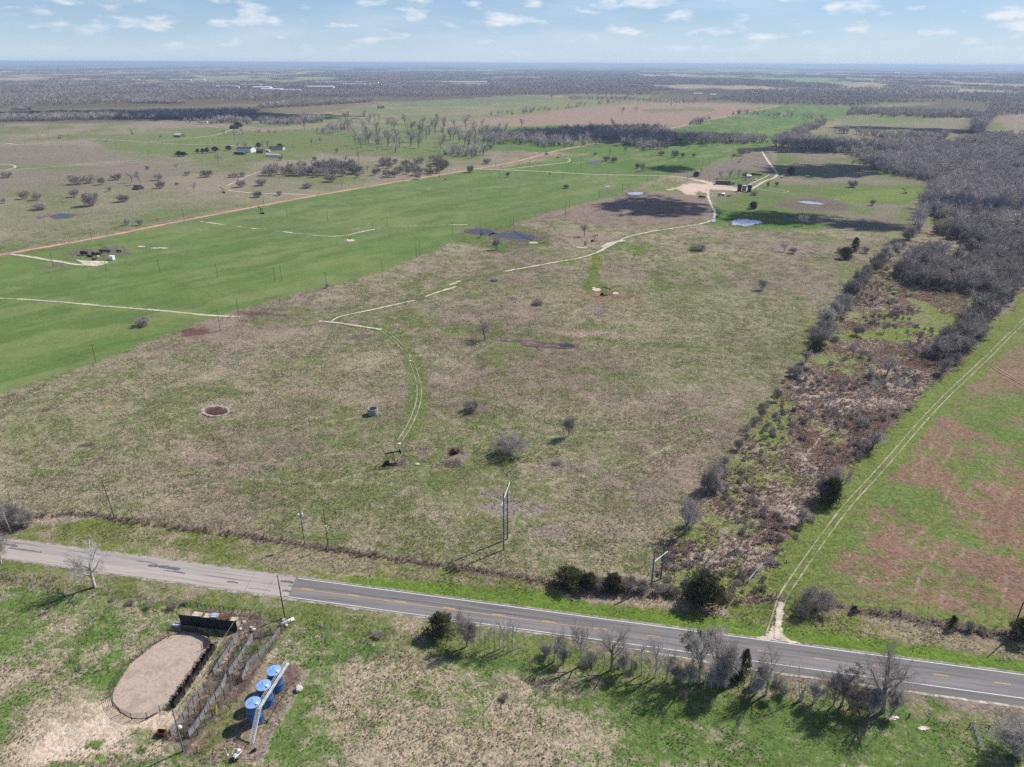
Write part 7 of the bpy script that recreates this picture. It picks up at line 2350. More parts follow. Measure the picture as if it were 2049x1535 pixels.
mat('wire_bright', (.34, .33, .25), .6, .2)
for k in range(3):
    wire('power_line', E1[k], E2[k], 1.0, ['nearest', 'middle', 'farthest'][k] + ' transmission wire between the two grey frames', r=.03, m='wire_bright')
    wire('power_line', E2[k], (E2[k][0] + 92, E2[k][1] - 16 + k * 2, 13.5), 1.6, ['nearest', 'middle', 'farthest'][k] + ' transmission wire crossing the bare soil field to the right edge', r=.03, m='wire_bright')
for k, (p, q, lb) in enumerate([(P6, P3, 'left overhead wire from the pen lamp pole across the highway'), (P6, P2, 'right overhead wire from the pen lamp pole across the highway')]):
    wire('power_line', (p[1][0] + .1, p[1][1] + .1, p[1][2] - .4 - k * .5), (q[1][0], q[1][1], q[1][2] - .7 - k), 1.2, lb, r=.028, m='wire_bright')
wire('power_line', (P2[1][0], P2[1][1], P2[1][2] - .5), (P3[1][0], P3[1][1], P3[1][2] - .5), .2, 'short wire linking the pole pair above the highway', r=.02)
wire('power_line', (P1[1][0], P1[1][1], P1[1][2] - .5), (P2[1][0], P2[1][1], P2[1][2] - .5), 1.2, 'wire from the left corner pole to the transformer pole', r=.012)

rows = [('wooden pole on the fence line below the green field', 'poles on the fence line of the green field', 0,
         [(192, 725, 688), (441, 662.6, 618), (478, 633.6, 596), (653.6, 576, 545), (765.5, 555, 519), (833.5, 516, 488), (840.6, 513.5, 480), (962.6, 475, 451), (980, 480.5, 452), (1022, 452.5, 432), (1027.5, 451.5, 431),
          (1070, 437, 418), (1131.7, 430, 403), (1139, 416.6, 398), (1199, 397, 380), (1245, 391.7, 368), (1260.5, 376.6, 361), (1294, 367, 350), (1316, 360, 345), (1334, 362, 345)]),
        ('wooden pole inside the big green field', 'poles inside the green field', 1,
         [(107, 533, 506), (213.5, 541, 510), (320.5, 546, 519), (435.6, 555, 528), (550, 562, 534.5), (564, 562.5, 531), (575, 434, 413), (656, 443, 421), (745.7, 464.5, 446), (775, 454, 434), (905.5, 468, 445), (999, 356, 343),
          (1126, 357, 344), (1216, 358.5, 341), (840, 563.5, 546)]),
        ('wooden pole beside the red dirt road', 'poles along the red dirt road', 2,
         [(183.5, 479, 449), (369, 442, 418), (528, 412, 393), (684.5, 379, 360), (879.5, 355, 346), (903, 342, 322), (991.6, 335, 322), (1037, 322.5, 314), (1059.7, 334, 317), (1079, 317, 306)]),
        ('wooden pole near the far tank battery', 'poles around the far tank battery', 3,
         [(1162, 335, 316), (1374.6, 365, 348), (1389.6, 334, 320), (1405.6, 332, 311), (1418.5, 366, 348), (1421, 327.5, 315), (1449, 316, 307), (1463, 321, 313), (1520, 295, 282)]),
        ('thin wooden pole on the far left plain', 'poles on the far left plain', 4,
         [(31, 301, 291), (51, 291, 279), (76, 276, 267), (98, 277, 267), (104.5, 294, 283), (126, 411, 391), (140, 282.5, 268), (165, 326, 312), (231, 317, 304), (232, 289, 279), (297, 268, 258), (297.5, 311, 299), (298.5, 292, 282),
          (340, 262, 254), (360, 304, 293), (363, 294, 280), (416, 297, 284)])]
for lb, gp, ri, L in rows:
    for k, (px, py, ty) in enumerate(sorted(L)):
        pole(px, py, ty, '%s, %s from the left' % (lb, ORD[k]), gp, arms=1 if ri in (1,) or k % 3 == 0 else 0, r=.13 if py > 450 else .16, rz=.5 + .2 * k)
pole(1004, 338, 331, 'stub pole leaning by the fork of the red road and the green-field track', 'poles along the red dirt road', arms=0, h=5, lean=(0, -.35), r=.18)

# ---------------------------------------------------------------- field fences
wfc = 'weathered wooden posts with wire'
fence('wire_fence', [z6(*p) for p in [(62, 235), (168, 250), (268, 268), (373, 282), (480, 298), (580, 310), (690, 330), (800, 342)]], 1.15, 4, .006, M_('weathered_wood'), M_('galvanised'),
      'wire fence with dark posts from the pens to the lone cedar', step=3.1, pr=.075, zj=.05, pname='wire_strands')
fence('wire_fence', [z6(*p) for p in [(1568, 467), (1680, 485), (1797, 505), (2040, 540)]] + [z11(*p) for p in [(415, 635), (555, 660), (750, 695), (1080, 740), (1500, 790), (1550, 800), (1850, 850)]] + [z16(940, 1108)], 1.15, 4, .006,
      M_('weathered_wood'), M_('galvanised'), 'wire fence threading the bases of the roadside tree row', step=3.4, pr=.075, zj=.05, pname='wire_strands')
fence('wire_fence', [z16(*p) for p in [(947, 1108), (1113, 1136), (1290, 1164), (1467, 1192)]], 1.2, 4, .006, M_('weathered_wood'), M_('galvanised'), 'last four posts of wire fence before the silver gate at lower right', step=6, pr=.085, pname='wire_strands')
fence('post_and_rail', [z16(*p) for p in [(1467, 1190), (1632, 1215)]], 1.25, 1, .07, M_('weathered_wood'), M_('weathered_wood'), 'two-post wooden brace beside the silver gate at lower right', 'fence', step=9, pr=.11, low=1.1)
fence('pipe_gate', [z16(1500, 1185), z16(1568, 1368)], 1.3, 6, .035, M_('galvanised'), M_('galvanised'), 'silver tube gate swung open at the lower right corner', 'gate', step=9, pr=.05, verts=3)
zl = lambda *p: zz(0, 780, 2.927, list(p))
fence('pipe_fence', zl((-60, 1092), (100, 1118), (300, 1146), (400, 1158)), 1.35, 5, .02, STL, STL, 'thin pipe fence along the verge left of the leaning pale tree', step=2.0, pr=.05, pname='rails')
fence('pipe_fence', zl((430, 1165), (640, 1192), (760, 1210), (900, 1235), (1040, 1252), (1160, 1272)), 1.35, 5, .02, STL, STL, 'thin pipe fence from the leaning pale tree to the stock pens', step=2.0, pr=.05, pname='rails')
for k, (a, b, lb) in enumerate([((370, 722), (408, 727), 'left wooden H-brace on the fence corner above the old pavement'), ((500, 738), (540, 742), 'right wooden H-brace on the fence corner above the old pavement')]):
    fence('h_brace', zl(a, b), 1.5, 1, .07, M_('weathered_wood'), M_('weathered_wood'), lb, 'fence', step=9, pr=.12, low=1.1, group='wooden braces at the fence corner')
fence('wire_fence', zl((370, 722), (540, 742), (672, 757), (800, 775), (960, 800), (1150, 832), (1330, 858), (1500, 872), (1630, 890), (1785, 908), (1925, 930), (2040, 942)) + [(760, 1112), (830, 1122), (960, 1141), (1100, 1164), (1190, 1176)],
      1.1, 4, .006, M_('weathered_wood'), M_('galvanised'), 'long wire fence on the brown ditch line north of the highway', step=3.6, pr=.06, zj=.06, pname='wire_strands')
fence('wire_fence', [(1580, 1198), (1640, 1205), (1720, 1222), (1800, 1233), (1900, 1254), (2010, 1272), (2080, 1284)], 1.1, 4, .006, M_('weathered_wood'), M_('galvanised'), 'wire fence along the right-hand ditch below the bare soil field', step=4, pr=.06, zj=.06, pname='wire_strands')
fence('pipe_gate', [(1553, 1193), (1590, 1208)], 1.3, 6, .035, M_('weathered_wood'), M_('galvanised'), 'tube gate across the farm track beside the large brown shrub', 'gate', step=9, pr=.09, verts=3)
fence('pipe_gate', [(1999, 659), (2024, 661), (2049, 662)], 1.3, 4, .05, M_('weathered_wood'), M_('pale_stone'), 'pale gate across the farm track high on the right edge', 'gate', step=9, pr=.1)
fence('scrub_gate', [(1497, 1166), (1512, 1149), (1526, 1134)], 1.3, 5, .05, M_('galvanised'), M_('galvanised'), 'grey metal gate lying slanted in the scrub left of the farm track', 'gate', step=9, pr=.06, low=.7, pname='gate_leaf')
fence('field_posts', [(560, 601), (600, 593), (614, 588)], 1.1, 0, .01, M_('weathered_wood'), M_('weathered_wood'), 'few short posts on the field edge near the thin sapling', 'fence', step=5, pr=.1)
fence('field_posts', [(445, 641), (462, 636), (478, 632), (490, 628)], 1.3, 0, .01, M_('weathered_wood'), M_('weathered_wood'), 'short dark fence posts at the field gate by the white track', 'fence', step=4, pr=.13)


# ---------------------------------------------------------------- buildings
def shed(px, py, w, d, h, rise, rz, label, wall='wall_tan', roof='sheet_roof', openings=(), name='shed', cat='shed', group=None, eave=.3, mono=False, panels=0):
    x, y = G(px, py)
    t = thing(name, label, cat, (x, y, 0), rz, group)
    mb = MB()
    if mono:
        mb.prism([(-w / 2, 0), (w / 2, 0), (w / 2, h), (-w / 2, h + rise)], -d / 2, d / 2)
    else:
        mb.prism([(-w / 2, 0), (w / 2, 0), (w / 2, h), (0, h + rise), (-w / 2, h)], -d / 2, d / 2)
    mb.build('wall', M_(wall), t)
    if mono:
        L = math.hypot(w + 2 * eave, rise)
        K = Matrix.Translation((0, 0, h + rise / 2 + .06)) @ Matrix.Rotation(math.atan2(rise, w), 4, 'Y')
        MB().box((0, 0, 0), (L, d + 2 * eave, .08), M=K).build('roof', M_(roof), t)
    else:
        for s_ in (-1, 1):
            L = math.hypot(w / 2 + eave, rise * (w / 2 + eave) / (w / 2))
            K = Matrix.Translation((s_ * (w / 2 + eave) / 2, 0, h + rise / 2 + .05)) @ Matrix.Rotation(s_ * math.atan2(rise, w / 2), 4, 'Y')
            MB().box((0, 0, .02 * s_), (L, d + 2 * eave, .08), M=K).build('roof', M_(roof), t)
    for k, (kind, side, u, z, ow, oh) in enumerate(openings):
        mb = MB()
        if side in 'fb':
            yy = -d / 2 - .01 if side == 'f' else d / 2 + .01
            mb.box((u, yy, z + oh / 2), (ow, .08, oh))
        else:
            xx = w / 2 + .01 if side == 'r' else -w / 2 - .01
            mb.box((xx, u, z + oh / 2), (.08, ow, oh))
        mb.build({'d': 'door', 'w': 'window', 'o': 'bay_shade_panel'}[kind], M_('glass_dark' if kind == 'w' else 'dark_roof'), t)  # open bays are flat dark panels, their colour standing in for shade inside
    return t


FG = 'white farm sheds and house on the left plain'
shed(493, 304, 13, 24, 5, 2.2, 1.30, 'long white metal barn with dark open front bay, largest farm building', 'white_paint', 'dark_roof', [('o', 'r', 6, 0, 3.5, 3.5), ('o', 'r', -3, 0, 3, 3), ('d', 'b', 2, 0, 3, 3.5)], 'barn', 'barn', FG)
shed(481, 309, 6, 16, 3, .6, 1.3, 'low lean-to with white roof on the front of the long barn', 'dark_roof', 'sheet_roof', [('o', 'r', 0, 0, 12, 2.6)], 'lean_to', 'shed', FG, mono=True)
shed(523, 306, 11, 10, 3.2, 1.8, 1.4, 'low grey-roofed farm shed just right of the long white barn', 'weathered_wood', 'dark_roof', [('d', 'r', 0, 0, 2, 2.4)], 'shed', 'shed', FG)
shed(536, 304, 5, 6, 2.6, 1.0, 1.4, 'small pale shed between the grey-roofed shed and the house', 'wall_tan', 'sheet_roof', [('d', 'r', 0, 0, 1.2, 2)], 'shed', 'shed', FG)
shed(554, 300, 9, 22, 3.3, 2.0, 1.5, 'long low farmhouse with grey roof under a dark live oak', 'wall_tan', 'dark_roof', [('w', 'r', -7, 1, 2, 1.3), ('d', 'r', -2, 0, 1.2, 2.1), ('w', 'r', 3, 1, 2, 1.3), ('w', 'r', 7, 1, 2, 1.3)], 'farmhouse', 'house', FG)
shed(546, 314, 5, 20, 3.4, .7, 1.35, 'white-sided trailer shed in front of the farmhouse', 'white_paint', 'sheet_roof', [('o', 'b', 0, 0, 3, 2.8)], 'trailer_shed', 'shed', FG)
shed(359, 274, 12, 14, 3.5, 2.6, 1.2, 'small grey metal-roofed shed alone on the far left plain', 'weathered_wood', 'sheet_roof', [('d', 'r', 0, 0, 3, 3)], 'shed', 'shed', FG)
shed(468, 258, 10, 12, 4.5, 3, 1.2, 'dark weathered house beside the large live oak at the end of the track', 'dark_rust', 'dark_roof', [('w', 'r', -3, 1, 1.5, 1.5), ('w', 'r', 3, 1, 1.5, 1.5)], 'old_house', 'house', FG)
shed(277, 379, 8, 7, 1.6, 2.6, 1.3, 'dark low gabled shed among bushes on the left plain', 'dark_roof', 'dark_roof', [('o', 'r', 0, 0, 3, 1.4)], 'low_shed', 'shed', FG)
for k, (px, py, w, lb) in enumerate([(425, 246, 12, 'tiny white roofed shed on the far left plain, right one of the pair'), (412, 246, 8, 'tiny white shed on the far left plain, left one of the pair'), (386, 232, 10, 'tiny white roof beside the dark tree belt at left')]):
    shed(px, py, 6, w, 3, 1.2, 1.5, lb, 'white_paint', 'sheet_roof', [('d', 'r', 0, 0, 2, 2)], 'shed', 'shed', 'tiny white sheds on the far left plain')
shed(1446, 368.5, 7, 15, 3.2, .9, 1.42, 'white-roofed open-fronted shed beside the far gravel yard', 'weathered_wood', 'sheet_roof', [('o', 'r', 0, 0, 11, 2.6)], 'open_shed', 'shed', mono=True)
shed(1462, 368.5, 5, 8, 2.4, .5, 1.42, 'grey-roofed lean-to at the right end of the white-roofed shed', 'galvanised', 'galvanised', [('o', 'r', 0, 0, 5, 1.8)], 'lean_to', 'shed', mono=True)
shed(1498, 356, 4, 5, 2.6, .9, 1.5, 'small white-fronted hut left of the long dark trailer', 'white_paint', 'sheet_roof', [('d', 'r', 0, 0, 1.2, 2)], 'hut', 'shed')
for k, (px, py, lb) in enumerate([(1564.7, 356, 'white-topped cattle feeder beside the bend of the pale track'), (1616, 355.5, 'white-topped cattle feeder farther right on the meadow')]):
    x, y = G(px, py)
    t = thing('cattle_feeder', lb, 'feeder', (x, y, 0), .1, 'cattle feeders on the right meadow')
    MB().box((0, 0, 2.0), (4.0, 2.2, .15), bev=.04).build('roof', M_('sheet_roof'), t)
    MB().prism([(-1.6, .9), (1.6, .9), (1.1, .35), (-1.1, .35)], -.7, .7).build('hopper', M_('rust'), t)
    for sx_ in (-1.7, 1.7):
        for sy_ in (-.9, .9):
            MB().tube((sx_, sy_, 0), (sx_, sy_, 2.0), .07).build('leg', M_('pipe_steel'), t)
for k, (px, py, w, lb) in enumerate([(1397, 189, 42, 'long white barn at the far edge of the pinkish plain'), (1426, 191, 26, 'short white barn right of the long far barn')]):
    shed(px, py, 12, w, 4, 2, 1.5, lb, 'white_paint', 'sheet_roof', [('o', 'r', 0, 0, 8, 3)], 'barn', 'barn', 'far white barns')
HG = 'long pale sheds on the horizon'
hzb = [(456, 175.5, 120, 16, 'row of white sheds at the left end of the far processing works'), (505, 172, 110, 40, 'large white hall of the far processing works, left of the group'), (525, 177, 90, 40, 'white hall in the middle of the far works'),
       (545, 181, 100, 34, 'nearest pale blue-white hall of the far works'), (582, 183, 90, 22, 'pale low hall right of the far works'), (640, 176, 150, 26, 'long grey roofed shed right of the works'), (682, 166.5, 330, 30, 'very long white poultry shed on the horizon, left one'),
       (903, 165.5, 480, 26, 'very long white poultry shed on the horizon, right one'), (720, 171, 200, 20, 'long thin pale roof below the left poultry shed'), (462, 168, 110, 16, 'small white roofs above the left end of the works'),
       (198, 162, 120, 18, 'pale roof at far left of the horizon farmland, first'), (225, 161.5, 60, 18, 'pale roof at far left of the horizon farmland, second'), (272, 161, 50, 18, 'pale roof at far left of the horizon farmland, third'),
       (352, 161, 90, 18, 'pale roof left of the processing works, first'), (375, 161.5, 60, 18, 'pale roof left of the processing works, second'), (400, 161, 70, 18, 'pale roof left of the processing works, third'),
       (1518, 150, 120, 40, 'white roof in the hazy woods right of centre'), (1585, 139, 260, 40, 'far white roof just under the right horizon'), (1412, 140, 120, 40, 'far white speck of a building under the horizon, centre right'), (1795, 147, 90, 30, 'far pale roof under the right horizon')]
for k, (px, py, L, d, lb) in enumerate(hzb):
    shed(px, py, d, L, 6, 4, 1.53, lb, 'white_paint', 'sheet_roof', [('d', 'r', 0, 0, 6, 4)], 'long_shed', 'shed', HG)
# ruin in the right-hand wood, pond-side wreckage
shed(1884, 545, 9, 9, 3.2, 2.4, .5, 'old dark house ruin half hidden in the right-hand wood', 'weathered_wood', 'dark_roof', [('w', 'f', -2, 1, 1.2, 1.4), ('d', 'f', 2, 0, 1.2, 2.1)], 'ruined_house', 'house')
shed(1935, 577, 3, 8, 1.6, .3, 1.4, 'low dark shed on the bright grass edge of the right-hand wood', 'dark_roof', 'dark_roof', [], 'low_shed', 'shed', mono=True)

# far tank battery
for k, (px, py, r, h, w, rf, lb) in enumerate([(1479, 382.5, 2.1, 7.0, 'tank_dark', 'tank_dark', 'dark left tank of the far battery, behind a black separator'), (1488.5, 382.5, 2.2, 5.6, 'tank_tan', 'sheet_roof', 'tan middle tank of the far battery with pale roof'),
                                               (1499, 384, 2.1, 7.2, 'tank_green', 'sheet_roof', 'dark green right tank of the far battery')]):
    x, y = G(px, py)
    oil_tank(x, y, lb, h, r, w, rf, 'far tank battery', vent=False)
x, y = G(1477.5, 385)
t = thing('separator', 'tall thin black separator vessel in front of the far dark tank', 'vessel', (x, y, 0))
MB().lathe([(.001, .4), (.55, .6), (.55, 6.2), (.3, 6.7), (.001, 6.8)], 14).build('vessel', BLK, t, smooth=True)
MB().tube((0, 0, 6.6), (0, 0, 8.4), .1).tube((.5, 0, 0), (.4, 0, .8), .06).tube((-.5, 0, 0), (-.4, 0, .8), .06).build('pipework', BLK, t)
for px, py, h, rr, lb in [(757.5, 217, 8, 3, 'left small tan tank of the far-off group on the plain'), (763, 217, 8, 3, 'middle small pale tank of the far-off group on the plain'), (768, 217, 8, 3, 'right small white tank of the far-off group on the plain')]:
    x, y = G(px, py)
    oil_tank(x, y, lb, h, rr, 'tank_tan', 'sheet_roof', 'tiny far-off tanks on the plain', vent=False, hatch=False)


def vessel(px, py, L, r, rz, label, m, name='vessel', cat='tank', z=.5):
    x, y = G(px, py)
    t = thing(name, label, cat, (x, y, 0), rz)
    K = Matrix.Translation((-L / 2, 0, z + r)) @ Matrix.Rotation(math.pi / 2, 4, 'Y')
    MB().lathe([(.001, -r * .35), (r * .7, -r * .2), (r, 0), (r, L), (r * .7, L + r * .2), (.001, L + r * .35)], 18, K).build('shell', M_(m), t, smooth=True)
    for s_ in (-.32, .32):
        MB().box((L * s_, 0, (z + r * .4) / 2), (.25, r * 1.5, z + r * .4)).build('saddle', M_('pipe_steel'), t)
    return t


vessel(1443, 392, 6.5, 1.1, 0.0, 'silver horizontal tank lying left of the rusty scrap in the far yard', 'galvanised')
vessel(1404.5, 396.5, 6.5, .9, -.2, 'black horizontal tank at the edge of the cloud-shaded brown pasture', 'black_steel')
vessel(1513, 351.5, 13, 1.1, -.12, 'long dark tank trailer parked above the far tank battery', 'tank_dark', 'tank_trailer', 'trailer')
x, y = G(1458, 393)
t = thing('scrap_machine', 'rusty red heap of machinery right of the silver horizontal tank', 'machinery', (x, y, 0), -.2)
MB().box((0, 0, .5), (4, 1.2, .7), bev=.1).build('body', M_('rust'), t)
MB().tube((-2, .6, .6), (2.4, -.7, 1.6), .14).tube((1.0, -.6, .3), (2.6, .5, 1.0), .12).build('arm', M_('rust'), t)
MB().tube((-.8, -.8, .5), (-.8, -.6, .5), .5, seg=12).build('wheel', BLK, t)


def vehicle(px, py, rz, label, paint, cat='car', truck=False, group='vehicles in the far yard'):
    x, y = G(px, py)
    t = thing('parked_truck' if truck else 'parked_car', label, cat, (x, y, 0), rz, group)
    K = Matrix.Identity(4)
    if truck:
        MB().prism([(-2.6, .45), (2.6, .45), (2.65, .95), (1.5, 1.15), (-2.6, 1.15)], -.92, .92).build('body', M_(paint), t)
        MB().prism([(-.4, 1.15), (1.45, 1.15), (1.0, 1.8), (-.25, 1.8)], -.8, .8).build('cab', M_(paint), t)
        MB().prism([(-.1, 1.25), (1.25, 1.25), (.95, 1.7), (-.05, 1.7)], -.81, .81).build('window', M_('glass_dark'), t)
    else:
        MB().prism([(-2.3, .4), (2.3, .4), (2.35, .8), (1.4, .98), (-2.3, 1.0)], -.88, .88).build('body', M_(paint), t)
        MB().prism([(-1.8, .98), (1.2, .98), (.6, 1.5), (-1.3, 1.5)], -.76, .76).build('cabin', M_(paint), t)
        MB().prism([(-1.5, 1.03), (.95, 1.03), (.55, 1.42), (-1.2, 1.42)], -.77, .77).build('window', M_('glass_dark'), t)
    for sx_ in (-1.45, 1.45):
        for sy_ in (-.9, .7):
            MB().tube((sx_, sy_, .35), (sx_, sy_ + .2, .35), .35, seg=12).build('wheel', BLK, t)
    return t


vehicle(1513, 361, 1.2, 'white pickup truck parked below the long dark tank trailer', 'white_paint', 'truck', True)
vehicle(1490, 361, .1, 'grey flatbed vehicle left of the white pickup in the far yard', 'galvanised', 'truck', True)
vehicle(1433, 357.5, .3, 'pale car under the bare trees above the white-roofed shed', 'white_paint')

# compressor site on the bare patch in the green field (upper left)
K1 = lambda x, y: (150 + x / 18.62, 480 + y / 18.62)
vessel(*K1(350, 560), 4.2, 1.15, .15, 'short dark horizontal vessel at the left end of the compressor site', 'tank_dark')
vessel(*K1(1130, 470), 8.0, .75, -.12, 'long dark vessel with pale top at the back of the compressor site', 'tank_dark')
vessel(*K1(1640, 460), 4.0, .5, -.3, 'small black drum at the right end of the compressor site', 'black_steel')
x, y = G(*K1(1350, 760))
t = thing('equipment_cabin', 'bright white square equipment cabin at the front of the compressor site', 'cabin', (x, y, 0), -.15)
MB().box((0, 1.2, 1.3), (2.6, 2.6, 2.6), bev=.04).build('wall', M_('white_paint'), t)
MB().box((0, 1.2, 2.68), (2.9, 2.9, .12)).build('roof', M_('white_paint'), t)
MB().box((-1.35, 1.2, 1.0), (.08, 1.0, 2.0)).build('door', M_('galvanised'), t)
for k, (cx, cy, s_, lb) in enumerate([(560, 640, 1.0, 'black engine compressor skid left of centre in the compressor site'), (760, 560, 1.2, 'black compressor skid with pipes in the middle of the compressor site'), (900, 540, .9, 'black pump skid beside the long vessel of the compressor site'),
                                      (720, 740, .8, 'low black skid nearest the gravel pad of the compressor site')]):
    x, y = G(*K1(cx, cy))
    t = thing('compressor_skid', lb, 'compressor', (x, y, 0), .3 * k, 'black skids of the compressor site')
    t.scale = (s_, s_, s_)
    MB().box((0, 0, .15), (3.6, 1.8, .25)).build('skid', M_('pipe_steel'), t)
    MB().box((-.8, 0, .9), (1.4, 1.0, 1.2), bev=.1).tube((-.8, 0, 1.5), (-.8, 0, 2.4), .1).build('engine', BLK, t)
    MB().tube((.2, 0, .8), (1.6, 0, .8), .4, seg=10).build('cylinder', BLK, t)
    MB().tube((-1.75, -.1, 1.0), (-1.6, -.1, 1.0), .55, seg=14).build('flywheel', BLK, t)
    MB().path([(1.2, .2, 1.1), (1.2, .2, 1.9), (0, .6, 1.9), (0, .8, .3)], .07).build('pipe', M_('galvanised'), t)
x, y = G(*K1(860, 650))
MB().box((0, 0, .55), (1.4, 1.0, 1.0), bev=.1).build('control_box', M_('white_paint'), label='small white box in the middle front of the compressor site', cat='box').location = (x, y, 0)
fence('yard_posts', [K1(950, 300), K1(1130, 330), K1(1260, 420)], 2.2, 1, .05, BLK, BLK, 'black pipe gantry at the back of the compressor site', 'frame', step=3, pr=.07, low=2.0)
for k, (px, py, w, lb) in enumerate([(700, 479, 1.2, 'small dark well box on the pale pad in the middle green field'), (891, 360, 1.6, 'small dark wellhead cluster in the far green field'), (1100, 349, 1.8, 'dark pipe heap on the pale patch beside the green-field track'),
                                     (1093, 309, 3.2, 'dark stacked pipes beside the red dirt road bend')]):
    x, y = G(px, py)
    t = thing('well_box', lb, 'wellhead', (x, y, 0), .2, 'small well sites')
    t.scale = (w, w, w)
    MB().box((0, 0, .3), (1.2, .6, .5), bev=.06).build('box', BLK, t)
    MB().tube((.1, 0, .5), (.1, 0, 1.3), .09).tube((-.3, 0, .9), (.5, 0, .9), .06).build('valve', M_('pipe_steel'), t)
x, y = G(821, 724)
t = thing('feed_barrel', 'little white barrel lying in the wheel tracks', 'barrel', (x, y, 0), .5)
MB().tube((-.45, 0, .32), (.45, 0, .32), .3, seg=12).build('barrel', M_('white_paint'), t)

# ---------------------------------------------------------------- cattle
def cow_mesh():
    me = bpy.data.meshes.new('cow')
    V = [(0, 0, 1.05), (.55, 0, 1.1), (.85, 0, 1.25), (1.12, 0, 1.15), (1.35, 0, .95), (-.6, 0, 1.12), (-.85, 0, 1.05), (-.92, 0, .6),
         (.5, .2, .8), (.5, .22, .4), (.5, .22, .02), (.5, -.2, .8), (.5, -.22, .4), (.5, -.22, .02), (-.65, .2, .8), (-.72, .22, .45), (-.68, .22, .02), (-.65, -.2, .8), (-.72, -.22, .45), (-.68, -.22, .02)]
    E_ = [(0, 1), (1, 2), (2, 3), (3, 4), (0, 5), (5, 6), (6, 7), (1, 8), (8, 9), (9, 10), (1, 11), (11, 12), (12, 13), (5, 14), (14, 15), (15, 16), (5, 17), (17, 18), (18, 19)]
    Rr = [.36, .32, .2, .15, .09, .33, .1, .03, .12, .07, .06, .12, .07, .06, .15, .08, .06, .15, .08, .06]
    me.from_pydata(V, E_, [])
    o = bpy.data.objects.new('cow', me)
    COL.objects.link(o)
    md = o.modifiers.new('s', 'SKIN')
    for v, r in zip(me.skin_vertices[0].data, Rr):
        v.radius = (r, r)
    me.skin_vertices[0].data[0].use_root = True
    o.modifiers.new('u', 'SUBSURF').levels = 1
    dg = bpy.context.evaluated_depsgraph_get()
    m2 = bpy.data.meshes.new_from_object(o.evaluated_get(dg))
    bpy.data.objects.remove(o)
    m2.materials.clear()
    m2.materials.append(M_('cow_hide'))
    return m2


CW = cow_mesh()
for k, (x, y) in enumerate([(1550, 395), (1585, 400), (1615, 400), (1640, 398), (1665, 402), (1700, 404), (1722, 402), (1745, 405), (1765, 404), (1795, 407), (1840, 408), (1890, 410), (1922, 412), (1965, 411), (1980, 409)]):
    px, py = 800 + x / 4.879, 180 + y / 4.879
    gx_, gy_ = G(px, py)
    link('cow', CW, None, 'black cow, %s from the left in the herd strung across the shaded meadow' % ORD[k], 'cow', 'black cattle in the shaded meadow', None, (gx_, gy_, 0), random.Random(k).uniform(0, 6.28), 1.25)


# ---------------------------------------------------------------- grasses: real tufts near the camera
def tuft_patch(seed, n, size, h, w, m, blades=5):
    rs = np.random.RandomState(seed)
    V, Fc = [], []
    for k in range(n):
        cx, cy = rs.uniform(-size / 2, size / 2, 2)
        hh, sp = h * rs.uniform(.5, 1.25), w * rs.uniform(.6, 1.3)
        ln = rs.normal(0, .25, 2)
        for b in range(blades):
            a = rs.uniform(0, 6.28)
            dx_, dy_ = math.cos(a), math.sin(a)
            bw = sp * .42
            i = len(V)
            V += [(cx - dy_ * bw * .6 + dx_ * sp * .1, cy + dx_ * bw * .6 + dy_ * sp * .1, 0), (cx + dy_ * bw * .6 + dx_ * sp * .1, cy - dx_ * bw * .6 + dy_ * sp * .1, 0),
                  (cx + dx_ * sp + ln[0] * hh + dy_ * bw * .2, cy + dy_ * sp + ln[1] * hh, hh * rs.uniform(.6, 1)), (cx + dx_ * sp * .6 + ln[0] * hh, cy + dy_ * sp * .6 + ln[1] * hh + bw * .2, hh)]
            Fc.append((i, i + 1, i + 2, i + 3))
    return fast_mesh('tuft_patch', V, Fc, m)


def gsample(arr, X, Y):
    th, r = np.arctan2(X, Y), np.hypot(X, Y)
    it = np.clip(np.searchsorted(TH, th), 0, nt - 1)
    ir = np.clip(np.searchsorted(RR, r), 0, nr - 1)
    return arr[ir * nt + it]


def tsrc(name, me, px, py, label):
    x, y = G(px, py)
    return link(name, me, None, label, 'grass tussock', None, 'stuff', (x, y, 0))


TS = [tsrc('grass_tussocks', tuft_patch(1, 40, 4.4, .22, .19, M_('tussock')), 900, 1180, 'patch of straw-coloured grass tussocks in the ditch left of the brush above the highway'),
      tsrc('grass_tussocks', tuft_patch(2, 36, 4.4, .16, .18, M_('green_tuft')), 1040, 1190, 'patch of green grass tussocks on the verge above the highway'),
      tsrc('grass_tussocks', tuft_patch(3, 44, 4.4, .42, .30, M_('dead_grass')), 1470, 1160, 'patch of tall brown bunchgrass at the lower end of the scrub strip')]
rs = np.random.RandomState(4)
step_ = 3.6
XX, YY = np.meshgrid(np.arange(-520, 620, step_), np.arange(70, 700, step_))
XX = XX.ravel() + rs.uniform(-1.6, 1.6, XX.size)
YY = YY.ravel() + rs.uniform(-1.6, 1.6, YY.size)
keep = (np.hypot(XX, YY) < 700) & (rs.rand(XX.size) < np.clip((700 - np.hypot(XX, YY)) / 400, 0, 1)) & (abs(np.arctan2(XX, YY)) < .86) & (abs(YY - (131.05 - .185 * XX)) > 8)
cc, gg, tt = gsample(cut, XX, YY), gsample(gf, XX, YY), gsample(tuft, XX, YY)
keep &= ~np.isin(cc, [1, 2, 4, 6]) & (tt > .4)
MUDP = zz(650, 350, 2.927, [(960, 948), (1250, 966), (1490, 985), (1490, 1020), (1265, 1040), (1150, 1005), (970, 972)])
PITP = [(432 + 29 * math.cos(a_), 823 + 12 * math.sin(a_)) for a_ in np.linspace(0, 6.28, 13)[:-1]]
for poly in (ARENA, PENS, YARD, MUDP, PITP):
    keep &= ~inside(XX, YY, GP(poly))
XX, YY, cc, gg = XX[keep], YY[keep], cc[keep], gg[keep]
